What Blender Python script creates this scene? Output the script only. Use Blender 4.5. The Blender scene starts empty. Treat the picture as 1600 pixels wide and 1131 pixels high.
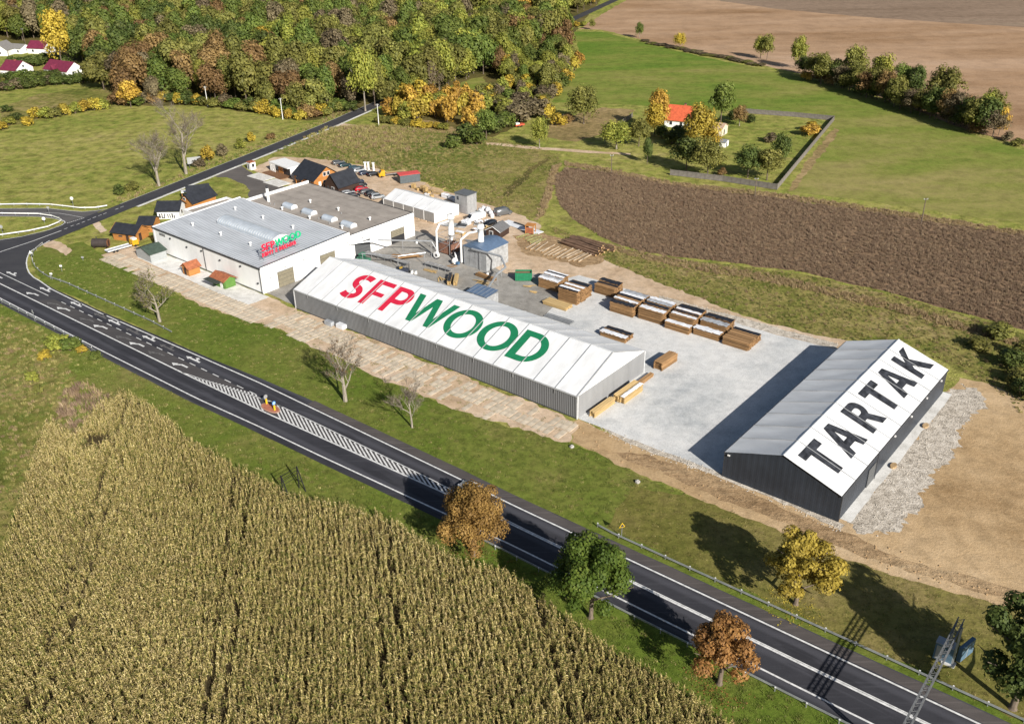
import bpy, bmesh, math, random
import numpy as np
from mathutils import Vector, Matrix
from mathutils.geometry import tessellate_polygon
S = bpy.context.scene
COL = S.collection
rad = math.radians
# ------------------------------------------------------------------ camera
CAM_H = 89.5
F_PX, PITCH, ROLL = 1464.58, rad(27.9726), rad(-0.85941)
_f = Vector((0, math.cos(PITCH), -math.sin(PITCH))); _u0 = Vector((0, math.sin(PITCH), math.cos(PITCH))); _r0 = Vector((1, 0, 0))
_r = _r0*math.cos(ROLL) + _u0*math.sin(ROLL); _u = -_r0*math.sin(ROLL) + _u0*math.cos(ROLL)
cd = bpy.data.cameras.new('camera'); cam = bpy.data.objects.new('camera', cd); COL.objects.link(cam)
cam.matrix_world = Matrix(((_r.x, _u.x, -_f.x, 0), (_r.y, _u.y, -_f.y, 0), (_r.z, _u.z, -_f.z, CAM_H), (0, 0, 0, 1)))
cd.sensor_fit = 'HORIZONTAL'; cd.sensor_width = 36; cd.lens = F_PX/1600*36
cd.clip_start = 1; cd.clip_end = 20000
S.camera = cam
# ------------------------------------------------------------------ sky and sun
SUN_AZ, SUN_EL = -62.0, 28.5          # degrees, counted from +X
w = bpy.data.worlds.new('World'); S.world = w; w.use_nodes = True
nt = w.node_tree; bg = nt.nodes['Background']; sky = nt.nodes.new('ShaderNodeTexSky')
sky.sky_type = 'NISHITA'; sky.sun_disc = False; sky.sun_elevation = rad(SUN_EL); sky.sun_rotation = rad(90-SUN_AZ)
sky.air_density = 1.0; sky.dust_density = 1.2; sky.ozone_density = 1.0
nt.links.new(sky.outputs[0], bg.inputs[0]); bg.inputs[1].default_value = 0.05
sl = bpy.data.lights.new('sun', 'SUN'); sl.energy = 5.0; sl.angle = rad(0.53); sl.color = (1.0, 0.945, 0.86)
sun = bpy.data.objects.new('sun', sl); COL.objects.link(sun)
_sd = Vector((math.cos(rad(SUN_AZ))*math.cos(rad(SUN_EL)), math.sin(rad(SUN_AZ))*math.cos(rad(SUN_EL)), math.sin(rad(SUN_EL))))
sun.rotation_euler = _sd.to_track_quat('Z', 'Y').to_euler(); sun.location = (0, 0, 200)
vs = S.view_settings; vs.view_transform = 'Standard'; vs.look = 'None'; vs.gamma = 1; vs.use_curve_mapping = False
vs.exposure = 0.50
S.cycles.max_bounces = 5; S.cycles.diffuse_bounces = 3; S.cycles.glossy_bounces = 2; S.cycles.transmission_bounces = 3; S.cycles.transparent_max_bounces = 6
S.cycles.use_denoising = True; S.cycles.caustics_reflective = False; S.cycles.caustics_refractive = False
# ------------------------------------------------------------------ survey helpers
def G(px, py, z=0.0):
    """place on the ground (or at height z) of a point read off the 1600 px wide photograph"""
    d = _f*F_PX + _r*(px-800) - _u*(py-565.5)
    t = (z-CAM_H)/d.z
    return Vector((d.x*t, d.y*t, z))
def frame(x, y, deg):
    c, s = math.cos(rad(deg)), math.sin(rad(deg))
    return lambda u, v, z=0.0: Vector((x+c*u-s*v, y+s*u+c*v, z))
K = 1.0407
HX, HY, HA = -94.2, 235.1, -40.57          # hall frame
HF = frame(HX, HY, HA)
T1X, T1Y, T1A = -49.4, 196.35, -39.49      # long tent
T1 = frame(T1X, T1Y, T1A)
T2X, T2Y, T2A = 49.42, 114.84, 50.32       # sawmill tent
T2 = frame(T2X, T2Y, T2A)
RX, RY, RA = -94.17, 195.43, -38.756       # main road: s along, d across (north +)
RD = frame(RX, RY, RA)
def lerp_tab(tab, s):
    if s <= tab[0][0]: return tab[0][1]
    for (a, b), (c, d) in zip(tab, tab[1:]):
        if s <= c: return b+(d-b)*(s-a)/(c-a)
    return tab[-1][1]
# ------------------------------------------------------------------ scene-graph helpers
def tag(o, label=None, cat=None, group=None, kind=None):
    if label: o['label'] = label
    if cat: o['category'] = cat
    if group: o['group'] = group
    if kind: o['kind'] = kind
    return o
def thing(name, label, cat, loc=(0, 0, 0), rz=0.0, group=None):
    o = bpy.data.objects.new(name, None); COL.objects.link(o); o.location = loc; o.rotation_euler = (0, 0, rz)
    o.empty_display_size = 0.5
    return tag(o, label, cat, group)
def put(name, mesh, parent=None, loc=(0, 0, 0), rz=0.0, mat=None):
    o = bpy.data.objects.new(name, mesh); COL.objects.link(o); o.parent = parent; o.location = loc; o.rotation_euler = (0, 0, rz)
    if mat is not None and mesh.materials:
        o.material_slots[0].link = 'OBJECT'; o.material_slots[0].material = mat
    return o
class MB:
    def __init__(self): self.v = []; self.f = []; self.m = []; self.c = []
    def add(self, vs, fs, mi=0, val=None):
        n = len(self.v); self.v += [tuple(p) for p in vs]
        for f in fs: self.f.append(tuple(n+i for i in f)); self.m.append(mi); self.c.append(random.random() if val is None else val)
        return self
    def box(self, x0, x1, y0, y1, z0, z1, mi=0, val=None):
        return self.add([(x0, y0, z0), (x1, y0, z0), (x1, y1, z0), (x0, y1, z0), (x0, y0, z1), (x1, y0, z1), (x1, y1, z1), (x0, y1, z1)],
                        [(3, 2, 1, 0), (4, 5, 6, 7), (0, 1, 5, 4), (1, 2, 6, 5), (2, 3, 7, 6), (3, 0, 4, 7)], mi, random.random() if val is None else val)
    def bar(self, p, q, w, h, mi=0, up=(0, 0, 1)):
        p, q = Vector(p), Vector(q); d = (q-p).normalized(); s = d.cross(Vector(up))
        if s.length < 1e-4: s = d.cross(Vector((0, 1, 0)))
        s.normalize(); t = s.cross(d)
        s *= w/2; t *= h/2
        return self.add([p-s-t, p+s-t, p+s+t, p-s+t, q-s-t, q+s-t, q+s+t, q-s+t], [(0, 1, 2, 3), (7, 6, 5, 4), (1, 0, 4, 5), (2, 1, 5, 6), (3, 2, 6, 7), (0, 3, 7, 4)], mi, random.random())
    def tube(self, pts, rr, n=6, mi=0, caps=True):
        pts = [Vector(p) for p in pts]; rs = rr if isinstance(rr, (list, tuple)) else [rr]*len(pts)
        b = len(self.v); vs = []
        for i, p in enumerate(pts):
            d = (pts[min(i+1, len(pts)-1)]-pts[max(i-1, 0)]).normalized()
            a = Vector((0, 0, 1)) if abs(d.z) < .9 else Vector((1, 0, 0))
            s = d.cross(a).normalized(); t = d.cross(s)
            vs += [p+(s*math.cos(2*math.pi*k/n)+t*math.sin(2*math.pi*k/n))*rs[i] for k in range(n)]
        fs = [(i*n+k, i*n+(k+1) % n, (i+1)*n+(k+1) % n, (i+1)*n+k) for i in range(len(pts)-1) for k in range(n)]
        if caps: fs += [tuple(range(n)), tuple(reversed(range((len(pts)-1)*n, len(pts)*n)))]
        return self.add(vs, fs, mi, random.random())
    def prism(self, pts, z0, z1, mi=0):
        n = len(pts)
        return self.add([(p[0], p[1], z0) for p in pts]+[(p[0], p[1], z1) for p in pts],
                        [tuple(reversed(range(n))), tuple(range(n, 2*n))]+[(i, (i+1) % n, n+(i+1) % n, n+i) for i in range(n)], mi, random.random())
    def xprism(self, prof, x0, x1, mi=0):     # profile in (y,z) swept along x
        n = len(prof)
        return self.add([(x0, p[0], p[1]) for p in prof]+[(x1, p[0], p[1]) for p in prof],
                        [tuple(range(n)), tuple(reversed(range(n, 2*n)))]+[((i+1) % n, i, n+i, n+(i+1) % n) for i in range(n)], mi, random.random())
    def yprism(self, prof, y0, y1, mi=0):     # profile in (x,z) swept along y
        n = len(prof)
        return self.add([(p[0], y0, p[1]) for p in prof]+[(p[0], y1, p[1]) for p in prof],
                        [tuple(range(n)), tuple(reversed(range(n, 2*n)))]+[((i+1) % n, i, n+i, n+(i+1) % n) for i in range(n)], mi, random.random())
    def mesh(self, name, mats, smooth=False):
        me = bpy.data.meshes.new(name); me.from_pydata(self.v, [], self.f)
        for m in (mats if isinstance(mats, (list, tuple)) else [mats]): me.materials.append(m)
        if any(self.m): me.polygons.foreach_set('material_index', self.m)
        a = me.attributes.new('v', 'FLOAT', 'FACE'); a.data.foreach_set('value', self.c)
        if smooth: me.polygons.foreach_set('use_smooth', [True]*len(me.polygons))
        me.update(); return me
    def build(self, name, mats, parent=None, smooth=False, loc=(0, 0, 0), rz=0):
        return put(name, self.mesh(name, mats, smooth), parent, loc, rz)
def np_mesh(name, co, faces, mat, val=None):
    """faces: (n,k) int array"""
    me = bpy.data.meshes.new(name); n, k = faces.shape
    me.vertices.add(len(co)); me.vertices.foreach_set('co', co.astype(np.float32).ravel())
    me.loops.add(n*k); me.loops.foreach_set('vertex_index', faces.astype(np.int32).ravel())
    me.polygons.add(n); me.polygons.foreach_set('loop_start', np.arange(0, n*k, k, dtype=np.int32))
    me.update(calc_edges=True); me.validate()
    for m in (mat if isinstance(mat, (list, tuple)) else [mat]): me.materials.append(m)
    if val is not None:
        a = me.attributes.new('v', 'FLOAT', 'FACE'); a.data.foreach_set('value', val.astype(np.float32))
    return me
# ------------------------------------------------------------------ materials
MATS = {}
def nodes_of(name):
    m = bpy.data.materials.new(name); m.use_nodes = True
    return m, m.node_tree.nodes, m.node_tree.links, m.node_tree.nodes['Principled BSDF']
def rgb(c): return (c[0], c[1], c[2], 1)
def ramp_node(N, stops):
    r = N.new('ShaderNodeValToRGB'); e = r.color_ramp.elements
    while len(e) < len(stops): e.new(0.5)
    for el, (p, c) in zip(e, stops): el.position = p; el.color = rgb(c)
    return r
def noise(N, L, vec, scale, detail=4, rough=.55, dist=0.0):
    n = N.new('ShaderNodeTexNoise'); n.inputs['Scale'].default_value = scale; n.inputs['Detail'].default_value = detail
    n.inputs['Roughness'].default_value = rough; n.inputs['Distortion'].default_value = dist
    if vec is not None: L.new(vec, n.inputs['Vector'])
    return n.outputs[0]
def mixc(N, L, a, b, fac, mode='MIX'):
    m = N.new('ShaderNodeMix'); m.data_type = 'RGBA'; m.blend_type = mode
    for sock, x in ((m.inputs[0], fac), (m.inputs[6], a), (m.inputs[7], b)):
        if hasattr(x, 'is_output'): L.new(x, sock)
        elif isinstance(x, (int, float)): sock.default_value = x
        else: sock.default_value = rgb(x)
    return m.outputs[2]
def mapr(N, L, x, a, b, c=0.0, d=1.0):
    m = N.new('ShaderNodeMapRange'); L.new(x, m.inputs[0])
    for i, q in enumerate((a, b, c, d)): m.inputs[1+i].default_value = q
    return m.outputs[0]
def stretch(N, L, vec, s, rz=0.0):
    m = N.new('ShaderNodeMapping'); L.new(vec, m.inputs[0]); m.inputs['Scale'].default_value = s; m.inputs['Rotation'].default_value = (0, 0, rz)
    return m.outputs[0]
def bumpn(N, L, P, h, dist=.05, strength=.5):
    b = N.new('ShaderNodeBump'); b.inputs['Distance'].default_value = dist; b.inputs['Strength'].default_value = strength
    L.new(h, b.inputs['Height']); L.new(b.outputs[0], P.inputs['Normal'])
def plain(name, c, rough=.7, metal=0.0, var=.12, scale=1.5, spec=.3, attr=0.0, streak=None):
    """painted or natural surface with soft wear; attr = weight of the per-piece value v"""
    if name in MATS: return MATS[name]
    m, N, L, P = nodes_of(name)
    tc = N.new('ShaderNodeTexCoord').outputs['Object']
    n1 = noise(N, L, stretch(N, L, tc, streak) if streak else tc, scale, 5, .6)
    dark = [x*(1-var*1.6) for x in c]; lite = [min(1, x*(1+var)) for x in c]
    r = ramp_node(N, [(.3, dark), (.7, lite)]); L.new(n1, r.inputs[0]); col = r.outputs[0]
    if attr:
        a = N.new('ShaderNodeAttribute'); a.attribute_name = 'v'
        col = mixc(N, L, col, mixc(N, L, col, [x*.35 for x in (1, 1, 1)], 1.0, 'MULTIPLY'), mapr(N, L, a.outputs['Fac'], 0, 1, 0, attr))
    L.new(col, P.inputs['Base Color']); P.inputs['Roughness'].default_value = rough; P.inputs['Metallic'].default_value = metal
    P.inputs['Specular IOR Level'].default_value = spec
    MATS[name] = m; return m
def ground_mat(name, stops, big=.03, mid=.25, fine=2.2, wf=(.45, .3, .25), bump=.25, streak=None, rz=0, rough=.95, dots=None, mottle=None):
    m, N, L, P = nodes_of(name)
    tc = N.new('ShaderNodeTexCoord').outputs['Object']
    tv = stretch(N, L, tc, streak, rz) if streak else tc
    a = noise(N, L, tv, big, 4, .55, .4); b = noise(N, L, tv, mid, 5, .6); c = noise(N, L, tc, fine, 6, .7)
    def mul(x, k, y=None):
        q = N.new('ShaderNodeMath'); q.operation = 'MULTIPLY_ADD'; L.new(x, q.inputs[0]); q.inputs[1].default_value = k
        if y is None: q.inputs[2].default_value = 0
        else: L.new(y, q.inputs[2])
        return q.outputs[0]
    s = mul(a, wf[0], mul(b, wf[1], mul(c, wf[2])))
    r = ramp_node(N, stops); L.new(s, r.inputs[0]); col = r.outputs[0]
    f2 = noise(N, L, tc, fine*3.1, 3, .6)
    col = mixc(N, L, col, (.35, .35, .35), mapr(N, L, f2, .5, .72, 0, .55), 'MULTIPLY')
    if mottle:      # clumps, tussocks and stains of a few metres
        mo = noise(N, L, tc, mottle[0], 6, .72, .3); col = mixc(N, L, mixc(N, L, col, [1-mottle[1]]*3, mapr(N, L, mo, .52, .36, 0, 1), 'MULTIPLY'), [1+mottle[1]*.55]*3, mapr(N, L, mo, .50, .66, 0, 1), 'MULTIPLY')
    if dots:
        v = noise(N, L, tc, dots[0], 2, .5); col = mixc(N, L, col, dots[1], mapr(N, L, v, dots[2], dots[2]+.04))
    L.new(col, P.inputs['Base Color']); P.inputs['Roughness'].default_value = rough; P.inputs['Specular IOR Level'].default_value = .1
    if bump: bumpn(N, L, P, c, bump, .8)
    MATS[name] = m; return m
def leaf_mat(name, stops, tr=.3):
    m, N, L, P = nodes_of(name)
    a = N.new('ShaderNodeAttribute'); a.attribute_name = 'v'
    oi = N.new('ShaderNodeObjectInfo')
    r = ramp_node(N, stops); L.new(a.outputs['Fac'], r.inputs[0])
    h = N.new('ShaderNodeHueSaturation'); L.new(r.outputs[0], h.inputs['Color']); h.inputs['Saturation'].default_value = .96
    L.new(mapr(N, L, oi.outputs['Random'], 0, 1, .492, .508), h.inputs['Hue']); L.new(mapr(N, L, oi.outputs['Random'], 0, 1, .78, 1.22), h.inputs['Value'])
    P.inputs['Roughness'].default_value = .6; P.inputs['Specular IOR Level'].default_value = .25
    L.new(h.outputs[0], P.inputs['Base Color'])
    t = N.new('ShaderNodeBsdfTranslucent'); L.new(h.outputs[0], t.inputs[0])
    mx = N.new('ShaderNodeMixShader'); mx.inputs[0].default_value = tr; L.new(P.outputs[0], mx.inputs[1]); L.new(t.outputs[0], mx.inputs[2])
    out = N['Material Output']; L.new(mx.outputs[0], out.inputs[0])
    MATS[name] = m; return m
# ------------------------------------------------------------------ ground sheets
def ragged(pts, amp=.6, step=1.2, seed=0, closed=True):
    rnd = random.Random(seed); out = []
    n = len(pts); ph = [rnd.uniform(0, 6.28) for _ in range(6)]; d0 = 0
    for i in range(n if closed else n-1):
        a, b = Vector(pts[i][:2]), Vector(pts[(i+1) % n][:2]); ln = (b-a).length; k = max(1, min(400, int(ln/step)))
        nn = Vector((-(b-a).y, (b-a).x)); nn = nn/ln if ln > 0 else nn
        for j in range(k):
            t = j/k; s = d0+ln*t
            off = amp*(.5*math.sin(s*.31+ph[0])+.35*math.sin(s*.83+ph[1])+.25*math.sin(s*1.9+ph[2])+rnd.uniform(-.45, .45))
            if j == 0: off *= .3
            p = a+(b-a)*t+nn*off; out.append((p.x, p.y))
        d0 += ln
    return out
def sheet_mesh(name, loops, z, mat):
    polys = [[Vector((p[0], p[1], 0)) for p in lp] for lp in loops]
    flat = [p for lp in polys for p in lp]
    tris = tessellate_polygon(polys)
    me = bpy.data.meshes.new(name)
    fs = []
    for t in tris:
        a, b, c = (flat[i] for i in t)
        cr = (b-a).cross(c-a).z
        fs.append(t if cr > 0 else (t[0], t[2], t[1]))
    me.from_pydata([(p.x, p.y, z) for p in flat], [], fs); me.materials.append(mat); me.update(); return me
def sheet(name, pts, z, mat, amp=0.0, step=1.2, kind='structure', seed=1, parent=None):
    q = ragged(pts, amp, step, seed) if amp else [(p[0], p[1]) for p in pts]
    o = put(name, sheet_mesh(name, [q], z, mat), parent)
    if kind: o['kind'] = kind
    return o
def PX(*pts): return [G(*p) for p in pts]
def inside(poly, x, y):
    poly = np.array([(p[0], p[1]) for p in poly]); r = np.zeros(len(x), bool); n = len(poly); j = n-1
    for i in range(n):
        xi, yi = poly[i]; xj, yj = poly[j]
        if yi != yj:
            c = ((yi > y) != (yj > y)) & (x < (xj-xi)*(y-yi)/(yj-yi)+xi); r ^= c
        j = i
    return r
def sprinkle(poly, per_m2, seed, avoid=()):
    rng = np.random.default_rng(seed); P = np.array([(p[0], p[1]) for p in poly]); lo, hi = P.min(0), P.max(0)
    n = int((hi-lo).prod()*per_m2); q = rng.random((n, 2))*(hi-lo)+lo
    k = inside(poly, q[:, 0], q[:, 1])
    for a in avoid: k &= ~inside(a, q[:, 0], q[:, 1])
    return q[k]
PROTO = {}
def proto_collection(name, meshes):
    c = bpy.data.collections.new(name)
    for i, me in enumerate(meshes):
        o = bpy.data.objects.new('%s_%02d' % (name, i), me); c.objects.link(o)
    return c
def scatter(name, xy, coll, nvar, smin, smax, seed, label=None, cat=None, z=None, rot=None, idx=None, scl=None):
    """one 'stuff' object: instances of the collection's meshes on points"""
    rng = np.random.default_rng(seed); n = len(xy)
    me = bpy.data.meshes.new(name); me.vertices.add(n)
    co = np.zeros((n, 3), np.float32); co[:, :2] = xy
    if z is not None: co[:, 2] = z
    me.vertices.foreach_set('co', co.ravel())
    for nm, ty, val in (('rot', 'FLOAT', rng.random(n)*6.283 if rot is None else rot), ('scl', 'FLOAT', smin+(smax-smin)*rng.random(n) if scl is None else scl),
                        ('idx', 'INT', rng.integers(0, nvar, n) if idx is None else idx)):
        a = me.attributes.new(nm, ty, 'POINT'); a.data.foreach_set('value', np.asarray(val).astype(np.float32 if ty == 'FLOAT' else np.int32))
    o = put(name, me); tag(o, label, cat, None, 'stuff')
    ng = bpy.data.node_groups.new(name, 'GeometryNodeTree')
    ng.interface.new_socket('Geometry', in_out='INPUT', socket_type='NodeSocketGeometry'); ng.interface.new_socket('Geometry', in_out='OUTPUT', socket_type='NodeSocketGeometry')
    N, L = ng.nodes, ng.links; gi = N.new('NodeGroupInput'); go = N.new('NodeGroupOutput')
    m2p = N.new('GeometryNodeMeshToPoints'); iop = N.new('GeometryNodeInstanceOnPoints'); ci = N.new('GeometryNodeCollectionInfo')
    ci.inputs['Collection'].default_value = coll; ci.inputs['Separate Children'].default_value = True; ci.inputs['Reset Children'].default_value = True
    def at(nm, ty):
        q = N.new('GeometryNodeInputNamedAttribute'); q.data_type = ty; q.inputs['Name'].default_value = nm; return q.outputs[0]
    cx = N.new('ShaderNodeCombineXYZ'); L.new(at('rot', 'FLOAT'), cx.inputs[2])
    L.new(gi.outputs[0], m2p.inputs[0]); L.new(m2p.outputs[0], iop.inputs['Points']); L.new(ci.outputs[0], iop.inputs['Instance'])
    iop.inputs['Pick Instance'].default_value = True; L.new(at('idx', 'INT'), iop.inputs['Instance Index'])
    L.new(cx.outputs[0], iop.inputs['Rotation']); L.new(at('scl', 'FLOAT'), iop.inputs['Scale'])
    L.new(iop.outputs[0], go.inputs[0])
    md = o.modifiers.new('scatter', 'NODES'); md.node_group = ng
    return o
# ================================================================== the setting: ground
g_meadow = ground_mat('meadow_grass', [(.36, (.145, .195, .032)), (.44, (.220, .250, .050)), (.51, (.300, .295, .074)), (.58, (.355, .320, .105)), (.68, (.41, .345, .15))], big=.018, mid=.22, fine=1.1, bump=.5, wf=(.34, .40, .26), mottle=(.28, .42))
g_lawn = ground_mat('verge_grass', [(.38, (.085, .135, .016)), (.46, (.120, .165, .024)), (.54, (.165, .185, .038)), (.61, (.215, .195, .062)), (.69, (.28, .22, .10))], big=.022, mid=.11, bump=.15, wf=(.5, .28, .22), dots=(.9, (.26, .22, .10), .74), mottle=(.55, .30))
g_rough = ground_mat('rough_grass', [(.38, (.105, .135, .024)), (.46, (.18, .185, .042)), (.53, (.265, .23, .075)), (.62, (.36, .275, .135))], big=.04, mid=.25, bump=.3, mottle=(.4, .45))
g_dry = ground_mat('dry_grass', [(.38, (.17, .14, .05)), (.5, (.30, .22, .10)), (.62, (.42, .31, .16))], big=.05, mid=.5, bump=.25, mottle=(.4, .35))
g_crop = ground_mat('winter_crop', [(.37, (.105, .185, .022)), (.45, (.150, .208, .032)), (.52, (.215, .230, .052)), (.60, (.29, .255, .09)), (.68, (.35, .285, .135))], big=.010, mid=.06, fine=1.0, streak=(.55, 1.25, 1), rz=-.2, bump=.15, wf=(.5, .28, .22), mottle=(.22, .22))
g_soil = ground_mat('ploughed_soil', [(.38, (.25, .145, .072)), (.45, (.36, .23, .135)), (.52, (.44, .295, .188)), (.60, (.475, .335, .235)), (.68, (.40, .29, .22))], big=.0045, mid=.03, fine=.5, streak=(.35, 1.3, 1), rz=-.1, bump=.1, wf=(.6, .3, .1), mottle=(.09, .16))
g_grey = ground_mat('stubble_soil', [(.38, (.20, .14, .095)), (.55, (.29, .21, .15)), (.66, (.25, .21, .14))], big=.01, mid=.05, streak=(.3, 1.4, 1), bump=.1, mottle=(.2, .2))
g_wood = ground_mat('leaf_litter', [(.38, (.06, .065, .018)), (.5, (.115, .10, .032)), (.64, (.19, .145, .055))], big=.05, mid=.4, bump=.2)
g_sand = ground_mat('sandy_ground', [(.36, (.42, .295, .185)), (.47, (.55, .41, .28)), (.56, (.63, .49, .36)), (.66, (.70, .60, .48))], big=.05, mid=.22, bump=.1, mottle=(.5, .2))
g_earth = ground_mat('bare_earth', [(.36, (.33, .215, .108)), (.47, (.465, .325, .18)), (.55, (.535, .385, .225)), (.66, (.58, .44, .285))], big=.03, mid=.15, bump=.12, mottle=(.45, .2))
g_track = ground_mat('tracked_earth', [(.37, (.20, .125, .062)), (.48, (.35, .235, .13)), (.57, (.47, .33, .19)), (.66, (.50, .38, .24))], big=.06, mid=.5, streak=(.22, 1.8, 1), rz=rad(37), bump=.3, mottle=(.7, .35))
g_gravel = ground_mat('gravel', [(.38, (.33, .285, .23)), (.5, (.56, .50, .42)), (.62, (.68, .63, .56))], big=.1, mid=.8, fine=3.2, bump=.25, wf=(.2, .3, .5), mottle=(.8, .3))
g_conc = ground_mat('light_concrete', [(.34, (.36, .38, .395)), (.43, (.53, .54, .54)), (.52, (.64, .64, .63)), (.66, (.70, .69, .665))], big=.05, mid=.28, fine=1.6, bump=.01, wf=(.5, .32, .18), mottle=(.5, .10))
g_conc2 = ground_mat('dull_concrete', [(.36, (.20, .185, .165)), (.48, (.30, .285, .26)), (.57, (.355, .34, .315)), (.66, (.44, .385, .32))], big=.06, mid=.3, bump=.01, mottle=(.4, .18))
g_apron = ground_mat('pale_apron', [(.36, (.56, .54, .50)), (.5, (.71, .70, .67)), (.64, (.76, .755, .74))], big=.08, mid=.5, bump=.02, mottle=(.5, .12))
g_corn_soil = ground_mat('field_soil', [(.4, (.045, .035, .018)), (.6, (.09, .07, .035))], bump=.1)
g_bush_soil = ground_mat('dark_stubble', [(.38, (.16, .10, .062)), (.5, (.23, .155, .096)), (.62, (.30, .205, .125))], big=.03, mid=.25, bump=.3)
def asphalt(name, c, c2, band=None, tracks=False):
    m, N, L, P = nodes_of(name); tc = N.new('ShaderNodeTexCoord').outputs['Object']
    a = noise(N, L, tc, .12, 4, .6); b = noise(N, L, stretch(N, L, tc, (.08, 2.2, 1), rad(RA) if band is None else band), 1.0, 4, .6)
    f = noise(N, L, tc, 9, 3, .7)
    col = mixc(N, L, c, c2, mapr(N, L, a, .35, .65)); col = mixc(N, L, col, [x*1.7 for x in c2], mapr(N, L, b, .52, .72, 0, .55))
    if tracks:      # paler, traffic-polished strips between the wheel paths
        mp = N.new('ShaderNodeMapping'); mp.vector_type = 'TEXTURE'; L.new(tc, mp.inputs[0]); mp.inputs['Location'].default_value = (RX, RY, 0); mp.inputs['Rotation'].default_value = (0, 0, rad(RA))
        sp = N.new('ShaderNodeSeparateXYZ'); L.new(mp.outputs[0], sp.inputs[0]); wv = N.new('ShaderNodeMath'); wv.operation = 'MULTIPLY_ADD'; L.new(sp.outputs[1], wv.inputs[0]); wv.inputs[1].default_value = 2*math.pi/3.55; wv.inputs[2].default_value = 3.2
        sn = N.new('ShaderNodeMath'); sn.operation = 'SINE'; L.new(wv.outputs[0], sn.inputs[0]); col = mixc(N, L, col, [x*1.9 for x in c2], mapr(N, L, sn.outputs[0], .2, 1.0, 0, .55))
        pn = noise(N, L, stretch(N, L, mp.outputs[0], (.05, .35, 1)), 1.0, 3, .6); col = mixc(N, L, col, [x*.7 for x in c], mapr(N, L, pn, .56, .60, 0, .5))
    col = mixc(N, L, col, (.5, .5, .5), mapr(N, L, f, .45, .7, 0, .4), 'MULTIPLY')
    L.new(col, P.inputs['Base Color']); P.inputs['Roughness'].default_value = .8; P.inputs['Specular IOR Level'].default_value = .25
    MATS[name] = m; return m
m_road = asphalt('main_asphalt', (.034, .034, .041), (.046, .046, .054), -rad(RA), True)
m_road_old = asphalt('worn_asphalt', (.075, .066, .064), (.10, .088, .084), -rad(RA))
m_side = asphalt('side_asphalt', (.040, .040, .047), (.058, .057, .062), -rad(66))
m_branch = asphalt('branch_asphalt', (.085, .082, .085), (.115, .108, .106), 0)
m_drive = asphalt('drive_asphalt', (.10, .09, .085), (.14, .125, .115), 0)
m_paint = plain('road_paint', (.70, .70, .69), .6, var=.22, scale=1.6)
m_paint_old = plain('worn_paint', (.135, .13, .128), .7, var=.35, scale=2.5)
# one sheet of ground out to the horizon
big = [(-9000, -3000), (9000, -3000), (9000, 14000), (-9000, 14000)]
sheet('ground', big, 0, g_meadow)
Z = lambda k: 0.004*k
far = [G(905, 46), G(945, 20), G(985, -3), G(1040, -30), Vector((420, 2500, 0)), Vector((9000, 9000, 0)), Vector((9000, 400, 0)), G(2300, 395), G(1750, 277), G(1600, 229), G(1500, 199), G(1400, 160), G(1300, 127), G(1200, 104), G(1100, 86), G(1000, 62), G(940, 47)]
sheet('ploughed_field', far, Z(1), g_soil, .8, 3)
sheet('stubble_field', [G(1085, -4), G(1210, 14), G(1350, 27), G(1480, 36), G(1600, 43), G(2100, 75), Vector((9000, 1600, 0)), Vector((9000, 8500, 0)), Vector((520, 2500, 0))], Z(2), g_grey, .8, 4)
CROP = [G(898, 50), G(940, 50), G(1000, 66), G(1100, 90), G(1200, 110), G(1300, 131), G(1400, 165), G(1500, 204), G(1600, 235), G(1750, 283), G(1750, 372), G(1600, 350), G(1440, 327), G(1340, 312), G(1230, 299), G(1307, 187), G(1200, 176), G(1080, 170), G(960, 163), G(862, 160), G(885, 128), G(908, 100)]
sheet('crop_field', CROP, Z(1), g_crop, .7, 2, seed=3)
sheet('wood_floor', [G(128, 100), G(160, 140), G(190, 166), G(310, 165), G(420, 180), G(480, 189), G(540, 180), G(572, 168), G(600, 156), G(640, 192), G(700, 200), G(770, 215), G(830, 185), G(862, 150), G(904, 100), G(890, 60), Vector((420, 2500, 0)), Vector((-3000, 2500, 0)), G(-300, 50), G(0, 62)], Z(1), g_wood, 1.2, 3, seed=4)
sheet('glade', [G(686, 152), G(702, 136), G(738, 123), G(756, 120), G(760, 132), G(752, 142), G(748, 154)], Z(2), g_crop, .8, 2)
sheet('meadow_strip', [G(0, 168), G(60, 148), G(155, 134), G(185, 150), G(178, 168), G(90, 182), G(0, 200)], Z(2), g_rough, .8, 2)
VERGE = [G(45, 395), G(130, 378), G(166, 400), G(240, 441), G(330, 484), G(420, 508), G(500, 546), G(640, 611), G(760, 656), G(890, 692), G(930, 705), G(1000, 745), G(1150, 805), G(1300, 868), G(1430, 915), G(1600, 962), G(1800, 1030), G(1800, 1260), RD(200, 1.5), RD(150, 1.5), RD(100, 1.5), RD(50, 1.5), RD(0, 1.2), RD(-30, 1.2)]
sheet('verge', VERGE, Z(1), g_lawn, .5, 1.5, seed=5)
DRYV = PX((948, 824), (985, 760), (1050, 772), (1150, 790), (1300, 852), (1430, 900), (1600, 946), (1800, 1015), (1800, 1200))+[RD(200, 3.9), RD(170, 4.2), RD(138, 4.4)]
g_dryv = ground_mat('dry_verge_grass', [(.38, (.098, .110, .022)), (.46, (.150, .145, .034)), (.54, (.205, .178, .055)), (.62, (.26, .205, .085)), (.69, (.32, .24, .12))], big=.03, mid=.14, bump=.15, mottle=(.6, .32))
sheet('dry_verge', DRYV, Z(2), g_dryv, .5, 1.5, seed=45)
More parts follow.
